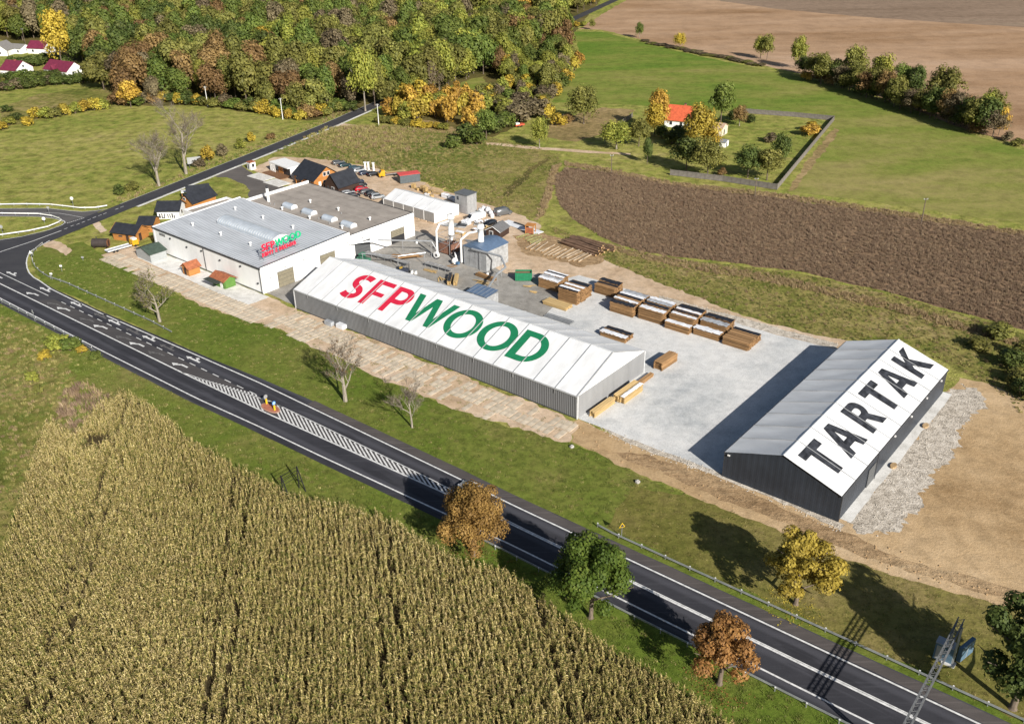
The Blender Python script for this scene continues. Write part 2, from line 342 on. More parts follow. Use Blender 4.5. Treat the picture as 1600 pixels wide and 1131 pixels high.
sheet('verge_by_the_corn', [RD(-60, -9.2), RD(0, -10.6), RD(60, -10.2), RD(110, -8.4), RD(230, -7.6), RD(230, -40), RD(150, -26), RD(110, -24), RD(60, -30), RD(40, -50), RD(-60, -60)], Z(1), g_lawn, .3, 2, seed=6)
ROUGHL = [G(-60, 480), G(60, 510), G(110, 560), G(130, 640), G(80, 670), G(70, 740), G(10, 880), G(-60, 900)]
sheet('rough_corner', ROUGHL, Z(2), g_rough, 1.0, 2, seed=7)
ROUGHM = [G(430, 236), G(510, 200), G(600, 196), G(720, 205), G(860, 236), G(880, 256), G(862, 290), G(840, 345), G(790, 330), G(720, 305), G(640, 275), G(560, 256), G(470, 246)]
sheet('rough_meadow', ROUGHM, Z(1), g_rough, 1.0, 2, seed=8)
sheet('ditch', PX((786, 303), (800, 288), (830, 261), (852, 247), (858, 249), (838, 264), (808, 295), (794, 308)), Z(2), g_wood, .7, 1.2, seed=46)
sheet('log_ground', PX((800, 368), (850, 364), (945, 400), (940, 410), (905, 418), (815, 394)), Z(4), g_track, .8, 1.0, seed=47)
sheet('dry_patch', [G(610, 180), G(690, 192), G(720, 204), G(712, 212), G(640, 200), G(600, 192)], Z(2), g_dry, .8, 2)
sheet('dry_strip', [G(860, 190), G(940, 168), G(992, 172), G(955, 205), G(900, 222), G(850, 214)], Z(2), g_dry, .8, 2, seed=2)
ROUGHR = [G(850, 350), G(880, 360), G(940, 385), G(1010, 398), G(1120, 412), G(1260, 430), G(1400, 462), G(1500, 492), G(1620, 525), G(1700, 560), G(1700, 680), G(1600, 650), G(1545, 600), G(1490, 575), G(1405, 530), G(1310, 535), G(1200, 505), G(1080, 465), G(985, 428), G(930, 405)]
sheet('rough_bank', ROUGHR, Z(1), g_rough, 1.0, 2, seed=9)
for i, q in enumerate(([(900, 372), (1050, 408), (1200, 432), (1400, 476), (1600, 535), (1600, 545), (1400, 486), (1200, 440), (1050, 415), (900, 378)], [(862, 262), (876, 256), (862, 305), (850, 335), (836, 345), (848, 310)], [(880, 254), (960, 266), (1050, 286), (1210, 303), (1400, 331), (1600, 363), (1600, 369), (1400, 337), (1210, 309), (1050, 291), (960, 271), (885, 259)])):
    sheet('dry_grass_strip', PX(*q), Z(2), g_dry, .6, 1.5, seed=20+i)
BROWN = PX((868, 300), (868, 275), (885, 262), (960, 271), (1050, 290), (1200, 308), (1350, 330), (1600, 369), (1760, 395), (1760, 570), (1620, 520), (1500, 488), (1400, 460), (1250, 424), (1120, 408), (1000, 394), (935, 368), (900, 345), (876, 322))
sheet('dark_stubble_field', BROWN, Z(3), g_bush_soil, .7, 1.5, seed=10)
SAND = PX((393, 264), (428, 246), (480, 246), (560, 257), (640, 277), (700, 300), (770, 322), (815, 336), (845, 352), (838, 372), (905, 386), (960, 414), (1080, 461), (1190, 503), (1300, 528), (1335, 535), (1310, 560), (1180, 520), (1000, 462), (860, 428), (770, 440), (690, 430), (640, 372), (560, 330), (470, 296))
sheet('sandy_yard', SAND, Z(3), g_sand, .7, 1.5, seed=11)
EARTH = PX((885, 662), (905, 655), (985, 690), (1131, 744), (1308, 817), (1480, 610), (1500, 590), (1545, 600), (1600, 625), (1800, 700), (1800, 1025), (1600, 952), (1420, 908), (1300, 864), (1150, 802), (1000, 742), (930, 705), (893, 690))
sheet('bare_ground', EARTH, Z(3), g_earth, .5, 1.2, seed=12)
sheet('dirt_track', PX((962, 706), (1020, 712), (1131, 752), (1300, 825), (1400, 868), (1600, 925), (1800, 1000), (1800, 1015), (1600, 940), (1420, 895), (1300, 850), (1150, 788), (1040, 742), (975, 718)), Z(4), g_track, .6, 1.2, seed=13)
sheet('gravel_strip', PX((1322, 812), (1484, 610), (1500, 598), (1535, 615), (1528, 640), (1440, 780), (1390, 838), (1350, 835)), Z(4), g_gravel, 1.3, .6, seed=14)
sheet('gravel_edge', PX((908, 652), (1000, 686), (1131, 738), (1220, 775), (1320, 820), (1312, 828), (1200, 775), (1100, 737), (985, 694)), Z(5), g_gravel, .3, 1.0, seed=15)
YARD2 = PX((404, 453), (640, 358), (690, 372), (735, 395), (790, 428), (862, 428), (895, 455), (880, 500), (845, 500), (850, 560), (600, 520), (474, 483))
sheet('yard_concrete', YARD2, Z(6), g_conc2, .25, 1.5, seed=16)
YARD1 = PX((846, 498), (880, 462), (868, 440), (905, 430), (1000, 458), (1205, 521), (1320, 548), (1400, 560), (1330, 790), (1131, 741), (905, 655), (840, 560))
yard = sheet('concrete_yard', YARD1, Z(7), g_conc, .15, 1.5, seed=17)
sheet('yard_edge', PX((1030, 462), (1200, 508), (1310, 538), (1305, 546), (1200, 519), (1030, 470)), Z(8), g_gravel, .3, 1.0, seed=18)
sheet('concrete_plinth', [T2(1, -1.6), T2(50.6, -1.6), T2(50.6, 0.3), T2(1, 0.3)], Z(8), g_apron, .15, 1.2, seed=19)
joint = plain('concrete_joint', (.30, .29, .28), .9)
for k in range(9):
    a, b = T1(80+k*5.2, 3), T1(80+k*5.2, 41)
    if k in (1, 3, 5): sheet('expansion_joint', [a, b, b+Vector((.06, .05, 0)), a+Vector((.06, .05, 0))], Z(9), joint, 0, parent=yard, kind=None)
sheet('pale_apron', [HF(1, -6.2), HF(49, -6.6), HF(49, -0.2), HF(1, -.2)], Z(5), g_apron, .25, 1.2, seed=21)
PATHBED = PX((158, 399), (205, 386), (236, 386), (300, 437), (413, 463), (463, 482), (902, 659), (905, 668), (890, 691), (760, 656), (640, 611), (500, 546), (420, 508), (330, 484), (240, 441))
sheet('path_bed', PATHBED, Z(4), g_sand, .8, 1.2, seed=22)
sheet('driveway', PX((336, 277), (352, 268), (378, 259), (400, 276), (440, 291), (480, 297), (392, 320), (388, 306), (391, 298), (384, 290), (372, 285), (355, 277)), Z(4), m_drive, .3, 1.2, seed=23)
sheet('farm_track', PX((760, 222), (830, 229), (900, 234), (985, 240), (985, 243), (900, 238), (830, 233), (760, 226)), Z(3), g_sand, .3, 1.5, seed=24)
sheet('lay_by', PX((500, 200), (530, 192), (575, 199), (572, 203), (535, 199)), Z(3), g_sand, .4, 1.2, seed=25)
for i, q in enumerate(([(72, 372), (92, 378), (113, 391), (103, 400), (90, 391), (68, 384)], [(142, 350), (155, 346), (166, 361), (158, 364)])):
    sheet('dirt_patch', PX(*q), Z(3), g_sand, .3, 1.0, seed=26+i)
sheet('tractor_track', PX((1303, 200), (1312, 203), (1300, 222), (1268, 262), (1240, 298), (1230, 299), (1262, 250), (1290, 216)), Z(2), g_dry, .6, 1.5, seed=44)
# ------------------------------------------------------------------ roads
TN = [(-30, .3), (0, 0), (55, 1.2), (108, .5), (121, .2), (240, 0)]
TS = [(-80, -9.6), (17, -10.1), (52, -9.95), (68, -9.25), (85, -8.9), (112, -8.0), (127, -7.6), (240, -7.45)]
TSOL = [(-80, -5.6), (41, -5.55), (65, -5.4), (109, -3.98), (123, -3.75), (240, -3.75)]
TDASH = [(-80, -2.2), (56, -2.1), (80, -2.15), (108, -2.5), (123, -3.45), (240, -3.45)]
ss = list(range(-75, 236, 5))
road = sheet('main_road', [RD(s, lerp_tab(TS, s)-1.5) for s in ss]+[RD(s, lerp_tab(TN, s)+lerp_tab([(-30, .6), (40, .8), (80, 2.2), (240, 2.4)], s)) for s in reversed(ss)], Z(8), m_road, .06, 2.0, seed=30)
sheet('worn_shoulder', [RD(s, lerp_tab(TN, s)+.35) for s in range(70, 236, 5)]+[RD(s, lerp_tab(TN, s)+2.15) for s in range(235, 65, -5)], Z(9), m_road_old, .1, 2.0, seed=31)
sheet('turning_lane', [RD(s, lerp_tab(TSOL, s)+.3) for s in range(-75, 108, 5)]+[RD(s, lerp_tab(TDASH, s)-.2) for s in range(105, -76, -5)], Z(9), asphalt('turning_asphalt', (.062, .058, .060), (.080, .074, .074), -rad(RA)), .05, 2, seed=32)
side_c = [Vector((-146, 208, 0)), Vector((-131, 239, 0)), G(200, 321), G(400, 242), G(512, 196.5), G(568, 172), Vector((-10, 507, 0)), G(845, 55), G(870, 42), G(935, 12), Vector((130, 860, 0)), Vector((420, 1600, 0))]
def ribbon(pts, w0, w1):
    L, R_ = [], []
    for i, p in enumerate(pts):
        d = (pts[min(i+1, len(pts)-1)]-pts[max(i-1, 0)]); d.z = 0; d.normalize(); n = Vector((-d.y, d.x, 0))
        L.append(p+n*w1); R_.append(p+n*w0)
    return R_+L[::-1]
side_road = sheet('side_road', ribbon(side_c[1:], -3.1, 3.1), Z(9), m_side, .08, 2, seed=33)
apron = sheet('junction', PX((-160, 400), (-60, 386), (0, 374.5), (35, 369.5), (70, 362), (95, 352), (101, 347), (150, 331), (166, 340), (110, 364), (80, 375), (62, 385), (50, 391.5), (43, 402), (40.5, 413), (43, 425), (52, 434), (70, 443), (110, 466), (60, 470), (-60, 425), (-160, 410)), Z(10), m_side, 0)
branch = sheet('branch_road', PX((-120, 327), (0, 326.5), (75, 326), (108, 329.5), (128, 331.5), (166, 327), (150, 333), (130, 341), (103, 349.5), (98, 346), (88, 342.5), (60, 339), (0, 338.5), (-120, 339)), Z(11), m_branch, 0)
KERB = Z(13)
def line(name, pts, wd, parent, mat=None, z=None):
    o = put(name, sheet_mesh(name, [[(p.x, p.y) for p in ribbon([Vector(p) for p in pts], -wd/2, wd/2)]], KERB if z is None else z, mat or m_paint), parent); return o
line('edge_line', [RD(s, lerp_tab(TN, s)) for s in range(-12, 236, 4)], .28, road)
line('edge_line', [RD(s, lerp_tab(TS, s)) for s in range(-75, 236, 4)], .28, road)
line('lane_line', [RD(s, lerp_tab(TSOL, s)) for s in range(-75, 236, 4)], .32, road)
line('lane_line', [RD(s, lerp_tab(TDASH, s)) for s in range(62, 236, 4)], .18, road)
line('hatch_line', [RD(s, -5.5+(s-40)*(3.35/24)) for s in range(40, 65, 4)], .18, road)
line('lane_line', [RD(s, lerp_tab(TDASH, s)) for s in range(-75, -16, 4)], .2, road)
for k in range(24):
    s = -13+k*3.9
    if s < 66: line('lane_dash', [RD(s, -2.15), RD(s+2.0, -2.15)], .2, road)
for k in range(68):                                             # diagonal stripes of the painted island
    s = 44.5+k*1.22
    if 65.5 < s < 69.5 or s > 119: continue
    d0 = lerp_tab(TSOL, s)+.15
    d1 = min(lerp_tab(TDASH, s), -5.5+(s-40)*(3.35/24))-.12
    if d1-d0 < .25: continue
    dd = d1-d0
    line('hatch_stripe', [RD(s, d0), RD(s-dd*2.0, d1)], .27, road)
def arrow(s, d, turn, mat, scale=1.0, ghost=False):
    # outline in (along travel, left of travel); travel is towards -s, left is -d
    if turn == 'left':
        pts = [(-2.4, -.45), (-.2, -.45), (.9, .25), (.9, -.15), (2.5, .55), (.9, 1.15), (.9, .72), (-.4, 0.0), (-2.4, 0.0)]
    else:
        pts = [(-2.6, -.2), (-1.5, -.2), (-1.05, -.75), (-1.5, -.75), (-.55, -1.2), (.3, -.75), (-.3, -.75), (-.75, -.2), (1.1, -.2), (1.1, -.55), (2.6, .05), (1.1, .65), (1.1, .25), (-2.6, .25)]
    q = [RD(s-a*scale, d-b*scale) for a, b in pts]
    put('arrow_marking', sheet_mesh('arrow_marking', [[(p.x, p.y) for p in q]], KERB, mat), road)
for s in (-40, -23.3, -9, 7.2, 20.8, 36.9): arrow(s, -.75, 'right', m_paint, .92)
for s in (-41, -23.1, -8.8, 7, 21.3, 36.9): arrow(s, -3.8, 'left', m_paint, .92)
for s, d, t in ((1.2, -3.7, 'left'), (-13.2, -3.75, 'left'), (16.2, -3.8, 'left'), (28.5, -3.7, 'left'), (1.5, -.8, 'right'), (27.8, -.9, 'right'), (14.8, -.9, 'right')): arrow(s, d, t, m_paint_old, 1.0)
line('corner_edge_line', PX((78, 376), (70, 380.5), (62, 385), (55, 388.5), (50, 391.5), (45, 397), (42.3, 404), (41.3, 411), (42.4, 419), (46, 427), (53, 434), (62, 439))+[RD(-22, .3), RD(-12, .1)], .3, apron)
line('centre_line', PX((-60, 414), (0, 394), (50, 377.5), (96, 360.6)), .3, side_road)
for k, (x, y) in enumerate(((103, 357.5), (113, 353.2), (122, 350.5), (130.5, 347.2), (139.4, 343.7), (147.5, 340), (156.2, 336.9), (163.8, 334), (182.5, 326.9), (190.6, 323.7))):
    line('centre_dash', [G(x-2.6, y+1.0), G(x+2.6, y-1.1)], .2, side_road)
line('edge_line', PX((-60, 387), (0, 375.3), (34, 370), (75, 360), (96, 352.5), (102, 348.2), (100, 345.5), (92, 342.5)), .22, apron)
line('edge_line', PX((-100, 326.6), (0, 326.3), (75, 325.7), (107, 329.4), (128, 331.2), (150, 329.6), (168, 326.6)), .2, branch)
line('edge_line', PX((-100, 338.2), (0, 337.8), (60, 338.4), (86, 341.7), (98, 346)), .2, branch)
line('centre_line', PX((18, 332.8), (60, 332.6), (92, 333.5), (112, 336.8), (129, 340.3)), .15, branch)
for k in range(9):
    x = 106+k*3.1; y = 348.9-(x-106)*.318
    line('give_way_dash', [G(x-.9, y+.3), G(x+.9, y-.3)], .35, branch)
line('edge_line', [p+Vector((2.85, -1.25, 0)) for p in side_c[2:7]], .14, side_road)
line('edge_line', [p-Vector((2.85, -1.25, 0)) for p in side_c[2:7]], .14, side_road)
sheet('grey_kerb', ribbon([p+Vector((3.45, -1.5, 0)) for p in side_c[2:6]], -.45, .45), Z(10), g_apron, .12, 1.5, seed=34)
# ================================================================== buildings
white_wall = plain('white_render', (.83, .83, .825), .75, var=.06, scale=.4, streak=(1, 1, .25))
grey_clad = plain('grey_cladding', (.165, .17, .178), .5, var=.10, scale=.3, streak=(1.5, 1.5, .2))
dark_clad = plain('anthracite_cladding', (.032, .039, .052), .45, var=.15, scale=.25)
membrane = plain('white_membrane', (.74, .75, .76), .5, var=.09, scale=.35, streak=(1.2, .3, 1))
seam_m = plain('seam_rail', (.40, .41, .42), .5, var=.1)
red_p = plain('red_print', (.60, .02, .055), .5, var=.10, scale=1.2)
green_p = plain('green_print', (.014, .19, .085), .5, var=.10, scale=1.2)
black_p = plain('black_print', (.040, .043, .052), .6, var=.58, scale=1.0)
dark_trim = plain('dark_trim', (.05, .052, .058), .5)
metal_roof = plain('sheet_metal_roof', (.46, .485, .52), .45, .2, var=.09, scale=.5, streak=(.25, 1, 1))
felt_roof = plain('taupe_roof_felt', (.33, .295, .262), .9, var=.14, scale=.35)
clear_pc = plain('polycarbonate', (.50, .56, .63), .25, .1, var=.10, scale=.6, spec=.6)
galv = plain('galvanised_steel', (.46, .475, .49), .4, .5, var=.14, scale=.8)
white_met = plain('white_metal', (.80, .80, .79), .45, var=.06)
glass = plain('window_glass', (.03, .036, .045), .08, var=.3, spec=.7)
larch = plain('orange_larch', (.50, .22, .065), .6, var=.2, scale=1.0, streak=(.4, .4, 5), attr=.25)
timber_brown = plain('brown_boards', (.055, .032, .024), .75, var=.25, streak=(.4, .4, 5))
slate = plain('anthracite_roofing', (.028, .031, .039), .6, var=.2, scale=.8)
green_roof = plain('green_shingle', (.060, .088, .070), .85, var=.2, scale=1.2)
red_roof = plain('red_tiles', (.56, .115, .05), .8, var=.18, scale=1.0)
maroon_roof = plain('maroon_roof', (.17, .025, .055), .6, var=.15, scale=.8)
rust_roof = plain('rust_shingle', (.36, .125, .06), .8, var=.22, scale=1.4)
grey_board = plain('grey_boards', (.34, .36, .365), .7, var=.1, streak=(.4, .4, 4))
door_grey = plain('door_grey', (.10, .105, .11), .5, var=.1, streak=(.3, .3, 3))
door_beige = plain('door_beige', (.24, .215, .155), .5, var=.12)
def corrug(name, parent, p0, p1, z0, z1, pitch, depth, mat, top=None):
    """folded sheet wall from p0 to p1 (local xy), outward to the right of p0->p1; top: function of distance -> height"""
    p0, p1 = Vector((p0[0], p0[1], 0)), Vector((p1[0], p1[1], 0)); d = p1-p0; ln = d.length; d.normalize(); n = Vector((d.y, -d.x, 0))
    k = max(2, int(ln/pitch)); b = MB(); vs = []; st = []
    for i in range(k):
        for fr, o in ((0, 0), (.45, 0), (.55, depth), (.95, depth)): st.append(((i+fr)*ln/k, o))
    st.append((ln, 0))
    for s, o in st:
        q = p0+d*s+n*o; t = z1 if top is None else top(s); vs += [(q.x, q.y, z0), (q.x, q.y, t)]
    b.add(vs, [(2*i, 2*i+2, 2*i+3, 2*i+1) for i in range(len(st)-1)], 0, .5)
    return b.build(name, mat, parent)
# ---- letters as outlines (first loop outer, others holes)
def arc(cx, cy, rx, ry, a0, a1, n=14): return [(cx+rx*math.cos(rad(a0+(a1-a0)*i/n)), cy+ry*math.sin(rad(a0+(a1-a0)*i/n))) for i in range(n+1)]
def stroke(cl, hw):
    P = []; n = len(cl)
    pts = [Vector(p) for p in cl]
    for i in range(n-1):
        p0, p1, p2, p3 = pts[max(i-1, 0)], pts[i], pts[i+1], pts[min(i+2, n-1)]
        for t in (0, .25, .5, .75): P.append(.5*((2*p1)+(p2-p0)*t+(2*p0-5*p1+4*p2-p3)*t*t+(-p0+3*p1-3*p2+p3)*t**3))
    P.append(pts[-1]); L, R_ = [], []
    for i, p in enumerate(P):
        d = (P[min(i+1, len(P)-1)]-P[max(i-1, 0)]).normalized(); nn = Vector((-d.y, d.x)); L.append(tuple(p+nn*hw)); R_.append(tuple(p-nn*hw))
    return [L+R_[::-1]]
GL = {
 'S': stroke([(12.05, 3.95), (13.0, 3.5), (14.3, 3.42), (15.5, 3.85), (15.95, 4.9), (15.3, 5.9), (14.1, 6.45), (13.05, 7.1), (12.75, 8.2), (13.35, 9.15), (14.5, 9.55), (15.6, 9.5), (16.45, 9.25)], .74),
 'F': [[(17.85, 2.65), (19.42, 2.65), (19.42, 5.74), (22.15, 5.74), (22.15, 6.8), (19.42, 6.8), (19.42, 9.08), (22.8, 9.08), (22.8, 10.24), (17.85, 10.24)]],
 'P': [[(23.7, 2.65), (25.27, 2.65), (25.27, 5.4)]+arc(26.75, 7.8, 2.45, 2.4, -90, 90)+[(23.7, 10.2)], [(25.27, 6.65)]+arc(26.5, 7.85, 1.2, 1.2, -90, 90)+[(25.27, 9.05)]],
 'W': [[(29.66, 10.16), (31.3, 10.16), (32.75, 5.0), (34.3, 10.16), (35.9, 10.16), (37.45, 5.0), (39.0, 10.16), (40.6, 10.16), (38.25, 2.65), (36.7, 2.65), (35.1, 7.9), (33.4, 2.65), (31.85, 2.65)]],
 'O': [arc(44.4, 6.45, 4.12, 3.95, 0, 351, 39), arc(44.4, 6.45, 2.5, 2.72, 0, 351, 39)],
 'Q': [arc(53.1, 6.45, 4.12, 3.95, 0, 351, 39), arc(53.1, 6.45, 2.5, 2.72, 0, 351, 39)],
 'D': [[(57.6, 2.65)]+arc(60.6, 6.45, 3.95, 3.8, -90, 90, 20)+[(57.6, 10.25)], [(59.3, 3.95)]+arc(60.5, 6.45, 2.5, 2.5, -90, 90, 20)+[(59.3, 8.95)]]}
_T = [[(1.73, 7.05), (3.76, 7.05), (3.76, 2.43), (5.61, 2.43), (5.61, 7.05), (7.67, 7.05), (7.67, 8.45), (1.73, 8.45)]]
_A = [[(8.71, 2.43), (10.7, 2.43), (11.1, 3.72), (13.2, 3.72), (13.65, 2.43), (15.55, 2.43), (13.16, 8.48), (11.26, 8.48)], [(11.5, 4.95), (12.2, 7.0), (12.85, 4.95)]]
_R = [[(17.77, 2.42), (19.55, 2.42), (19.55, 4.62), (20.35, 4.62), (21.85, 2.42), (23.8, 2.42), (21.95, 5.03)]+arc(20.85, 6.6, 1.85, 1.85, -50, 90, 12)+[(17.77, 8.45)], [(19.55, 5.9)]+arc(20.65, 6.55, .66, .65, -90, 90, 10)+[(19.55, 7.2)]]
_K = [[(40.4, 2.38), (42.2, 2.38), (42.2, 4.45), (42.75, 5.05), (45.0, 2.38), (47.15, 2.38), (44.05, 6.25), (46.75, 8.42), (44.45, 8.42), (42.2, 6.2), (42.2, 8.42), (40.4, 8.42)]]
mv = lambda g, dx: [[(x+dx, y) for x, y in lp] for lp in g]
def flat_letter(parent, loops, fn, mat, name='letter'):
    """fn maps (s,t) of the sloping roof to local xyz"""
    polys = [[Vector((p[0]*K, p[1]*K, 0)) for p in lp] for lp in loops]; flat = [p for lp in polys for p in lp]
    tr = []
    for t in tessellate_polygon(polys):
        a, b, c = (flat[i] for i in t); tr.append(t if (b-a).cross(c-a).z > 0 else (t[0], t[2], t[1]))
    b = MB().add([fn(p.x, p.y) for p in flat], tr, 0, .5); return b.build(name, mat, parent)
def roof_fn(W, he, hr, lift):
    ang = math.atan2(hr-he, W/2); c, s = math.cos(ang), math.sin(ang)
    return lambda u, t: (u, t*c-s*lift, he+t*s+c*lift)
def panel(parent, u0, u1, W, he, hr, back, mat, sag=.10, name='roof_panel'):
    """one stretched membrane bay, slightly sagging between its rails"""
    nu, nv = 6, 8; ang = math.atan2(hr-he, W/2); sl = math.hypot(hr-he, W/2); vs = []
    for j in range(nv+1):
        for i in range(nu+1):
            a, t = i/nu, j/nv*sl; l = .05-sag*4*a*(1-a)*math.sin(math.pi*min(1, j/nv))+.012*math.sin(7*a+5*j+u0)
            y = t*math.cos(ang)-math.sin(ang)*l; z = he+t*math.sin(ang)+math.cos(ang)*l
            vs.append((u0+(u1-u0)*a, W-y if back else y, z))
    fs = [(j*(nu+1)+i, j*(nu+1)+i+1, (j+1)*(nu+1)+i+1, (j+1)*(nu+1)+i) for j in range(nv) for i in range(nu)]
    if back: fs = [tuple(reversed(f)) for f in fs]
    return MB().add(vs, fs, 0, .5).build(name, mat, parent, smooth=True)
# ---- the long white storage tent lettered SFPWOOD
L1, W1, E1, R1 = 79.2, 22.6, 4.73, 8.99
t = thing('storage_tent', 'long grey-walled storage tent with white roof lettered SFPWOOD', 'tent', (T1X, T1Y, 0), rad(T1A))
corrug('front_wall', t, (0, 0), (L1, 0), 0, E1, .42, .07, grey_clad)
corrug('back_wall', t, (L1, W1), (0, W1), 0, E1, .42, .07, grey_clad)
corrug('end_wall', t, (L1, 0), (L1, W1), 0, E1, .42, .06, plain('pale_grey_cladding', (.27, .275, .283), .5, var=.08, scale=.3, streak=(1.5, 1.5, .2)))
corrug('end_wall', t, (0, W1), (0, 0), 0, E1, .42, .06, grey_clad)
for u, nm in ((L1+.03, 1), (-.03, 0)):
    MB().add([(u, -.05, E1), (u, W1+.05, E1), (u, W1/2, R1)], [(0, 1, 2) if nm else (2, 1, 0)], 0, .5).build('gable_sheet', membrane, t)
NB = 16
for i in range(NB):
    u0, u1 = L1*i/NB, L1*(i+1)/NB
    panel(t, u0, u1, W1, E1, R1, False, membrane, .03); panel(t, u0, u1, W1, E1, R1, True, membrane, .10)
fn = roof_fn(W1, E1, R1, .15)
sl1 = math.hypot(W1/2, R1-E1)
for i in range(1, NB+1):
    u = L1*i/NB - (.06 if i == NB else 0)
    MB().bar(fn(u, 0), fn(u, sl1), .13, .10).build('seam_rail', seam_m, t)
    a, b2 = fn(u, 0), fn(u, sl1); MB().bar((a[0], W1-a[1], a[2]), (b2[0], W1-b2[1], b2[2]), .10, .10).build('seam_rail', seam_m, t)
MB().bar((0, W1/2, R1+.10), (L1, W1/2, R1+.10), .22, .08).build('ridge_cap', membrane, t)
MB().box(-.05, L1+.05, -.16, .02, E1-.18, E1+.02).build('eaves_gutter', seam_m, t)
MB().box(-.05, L1+.05, W1-.02, W1+.16, E1-.18, E1+.02).build('eaves_gutter', seam_m, t)
for x, y in ((0, 0), (L1, 0), (L1, W1), (0, W1)): MB().box(x-.13, x+.13, y-.13, y+.13, 0, E1-.02).build('corner_trim', plain('pale_trim', (.6, .61, .62), .5), t)
for i in range(1, NB):
    if i % 2: MB().tube([(L1*i/NB, -.22, E1-.1), (L1*i/NB, -.22, E1-.9)], .05).build('bracket', galv, t)
fnl = roof_fn(W1, E1, R1, .105)
for ch, m in (('S', red_p), ('F', red_p), ('P', red_p), ('W', green_p), ('O', green_p), ('Q', green_p), ('D', green_p)): flat_letter(t, GL[ch], fnl, m)
MB().box(0, L1, -.12, 0, 0, .18).build('plinth', dark_trim, t)
# ---- the dark sawmill tent lettered TARTAK; local u runs along its length from the near right corner
L2, W2, E2, R2 = 50.06, 19.47, 4.88, 8.21
t = thing('sawmill_tent', 'anthracite-walled tent hall with white roof lettered TARTAK', 'tent', (T2X, T2Y, 0), rad(T2A))
corrug('side_wall', t, (0, 0), (L2, 0), 0, E2, 1.0, .015, dark_clad)
corrug('side_wall', t, (L2, W2), (0, W2), 0, E2, .35, .05, dark_clad)
gt = lambda s: E2+(R2-E2)*(1-abs(s-W2/2)/(W2/2))
corrug('gable_wall', t, (0, W2), (0, 0), 0, E2, 1.0, .012, dark_clad, gt); corrug('gable_wall', t, (L2, 0), (L2, W2), 0, E2, 1.0, .012, dark_clad, gt)
fn = roof_fn(W2, E2, R2, .13); sl2 = math.hypot(W2/2, R2-E2)
for i in range(10):
    u0, u1 = L2*i/10-(.25 if i == 0 else 0), L2*(i+1)/10+(.25 if i == 9 else 0)
    panel(t, u0, u1, W2, E2, R2, False, membrane, .03); panel(t, u0, u1, W2, E2, R2, True, membrane, .16)
    if i:
        u = L2*i/10; MB().bar(fn(u, 0), fn(u, sl2), .10, .07).build('seam_rail', seam_m, t)
        a, b2 = fn(u, 0), fn(u, sl2); MB().bar((a[0], W2-a[1], a[2]), (b2[0], W2-b2[1], b2[2]), .10, .07).build('seam_rail', seam_m, t)
MB().bar((-.25, W2/2, R2+.10), (L2+.25, W2/2, R2+.10), .2, .06).build('ridge_cap', membrane, t)
for y in (0, W2): MB().box(-.27, L2+.27, y-.16 if y == 0 else y+.02, y-.02 if y == 0 else y+.16, E2-.16, E2+.02).build('eaves_trim', dark_trim, t)
for y in (-.09, W2+.09): MB().box(-.02, .12, y-.07, y+.07, 0, E2-.17).build('corner_trim', dark_trim, t)
fnl = roof_fn(W2, E2, R2, .095)
for g in (_T, _A, _R, mv(_T, 23.4), mv(_A, 23.1), _K): flat_letter(t, g, fnl, black_p)
dr = MB().box(11.3, 14.3, -.14, -.07, 0, 3.4).build('sliding_door', door_grey, t)
MB().tube([(14.6, -.2, 0), (14.6, -.2, E2-.1)], .06).build('downpipe', dark_trim, t)
MB().box(-.3, -.07, W2-.9, W2-.5, E2-.45, E2-.28).build('flood_lamp', white_met, t)
for u in (22, 30, 38, 46): MB().box(u, u+.35, -.3, -.08, E2-.6, E2-.35).build('flood_lamp', white_met, t)
for u in (20, 36): MB().prism([(u+.9*math.cos(a*.7), -1.4+.5*math.sin(a*.7)) for a in range(9)], .03, .35).build('soil_heap', g_earth, t)
# ---- white factory hall
h = thing('factory_hall', 'large white factory hall with ribbed metal roof and taupe rear roof', 'factory', (HX, HY, 0), rad(HA))
LH, V1, V2 = 46.6, 27.7, 50.4
def rz_(v): return 6.45+.9*v/V1
prof = [(0, 0), (V1, 0), (V1, 7.35), (0, 6.45)]
MB().xprism(prof, 0, LH).build('front_block', white_wall, h)
rb = MB().add([(.35, .12, rz_(.12)+.05), (LH-.3, .12, rz_(.12)+.05), (LH-.3, V1-.3, rz_(V1-.3)+.05), (.35, V1-.3, rz_(V1-.3)+.05)], [(0, 1, 2, 3)])
for k in range(45):
    u = .7+k*1.03
    if u < LH-.4: rb.bar((u, .15, rz_(.15)+.09), (u, V1-.35, rz_(V1-.35)+.09), .10, .10)
rb.build('ribbed_roof', metal_roof, h)
MB().xprism([(0, 6.62), (0, 6.46), (V1, 7.36), (V1, 7.62)], 0, .35).build('parapet', white_wall, h)
MB().xprism([(0, 6.62), (0, 6.46), (V1, 7.36), (V1, 7.62)], LH-.3, LH+.003).build('parapet', white_wall, h)
MB().xprism([(-.02, 6.66), (-.02, 6.60), (V1, 7.60), (V1, 7.66)], LH-.34, LH+.05).build('parapet_cap', dark_trim, h)
MB().box(-.1, LH+.1, -.28, -.003, 6.22, 6.52).build('gutter', dark_trim, h)
MB().box(0, LH, -.08, -.003, 0, .28).build('plinth', plain('plinth_grey', (.16, .165, .17), .8), h)
MB().box(1.9, LH-.004, V1+.003, V2, 0, 6.35).build('rear_block', white_wall, h)
MB().box(2.3, LH-.35, V1+.05, V2-.15, 6.352, 6.40).build('rear_roof', felt_roof, h)
for x in range(5): MB().box(2.4, LH-.4, V1+4.4*x+2, V1+4.4*x+2.06, 6.401, 6.415).build('felt_lap', plain('felt_lap', (.21, .18, .155), .9), h)
MB().box(1.9, 2.3, V1+.05, V2, 6.352, 7.15).build('parapet', white_wall, h)
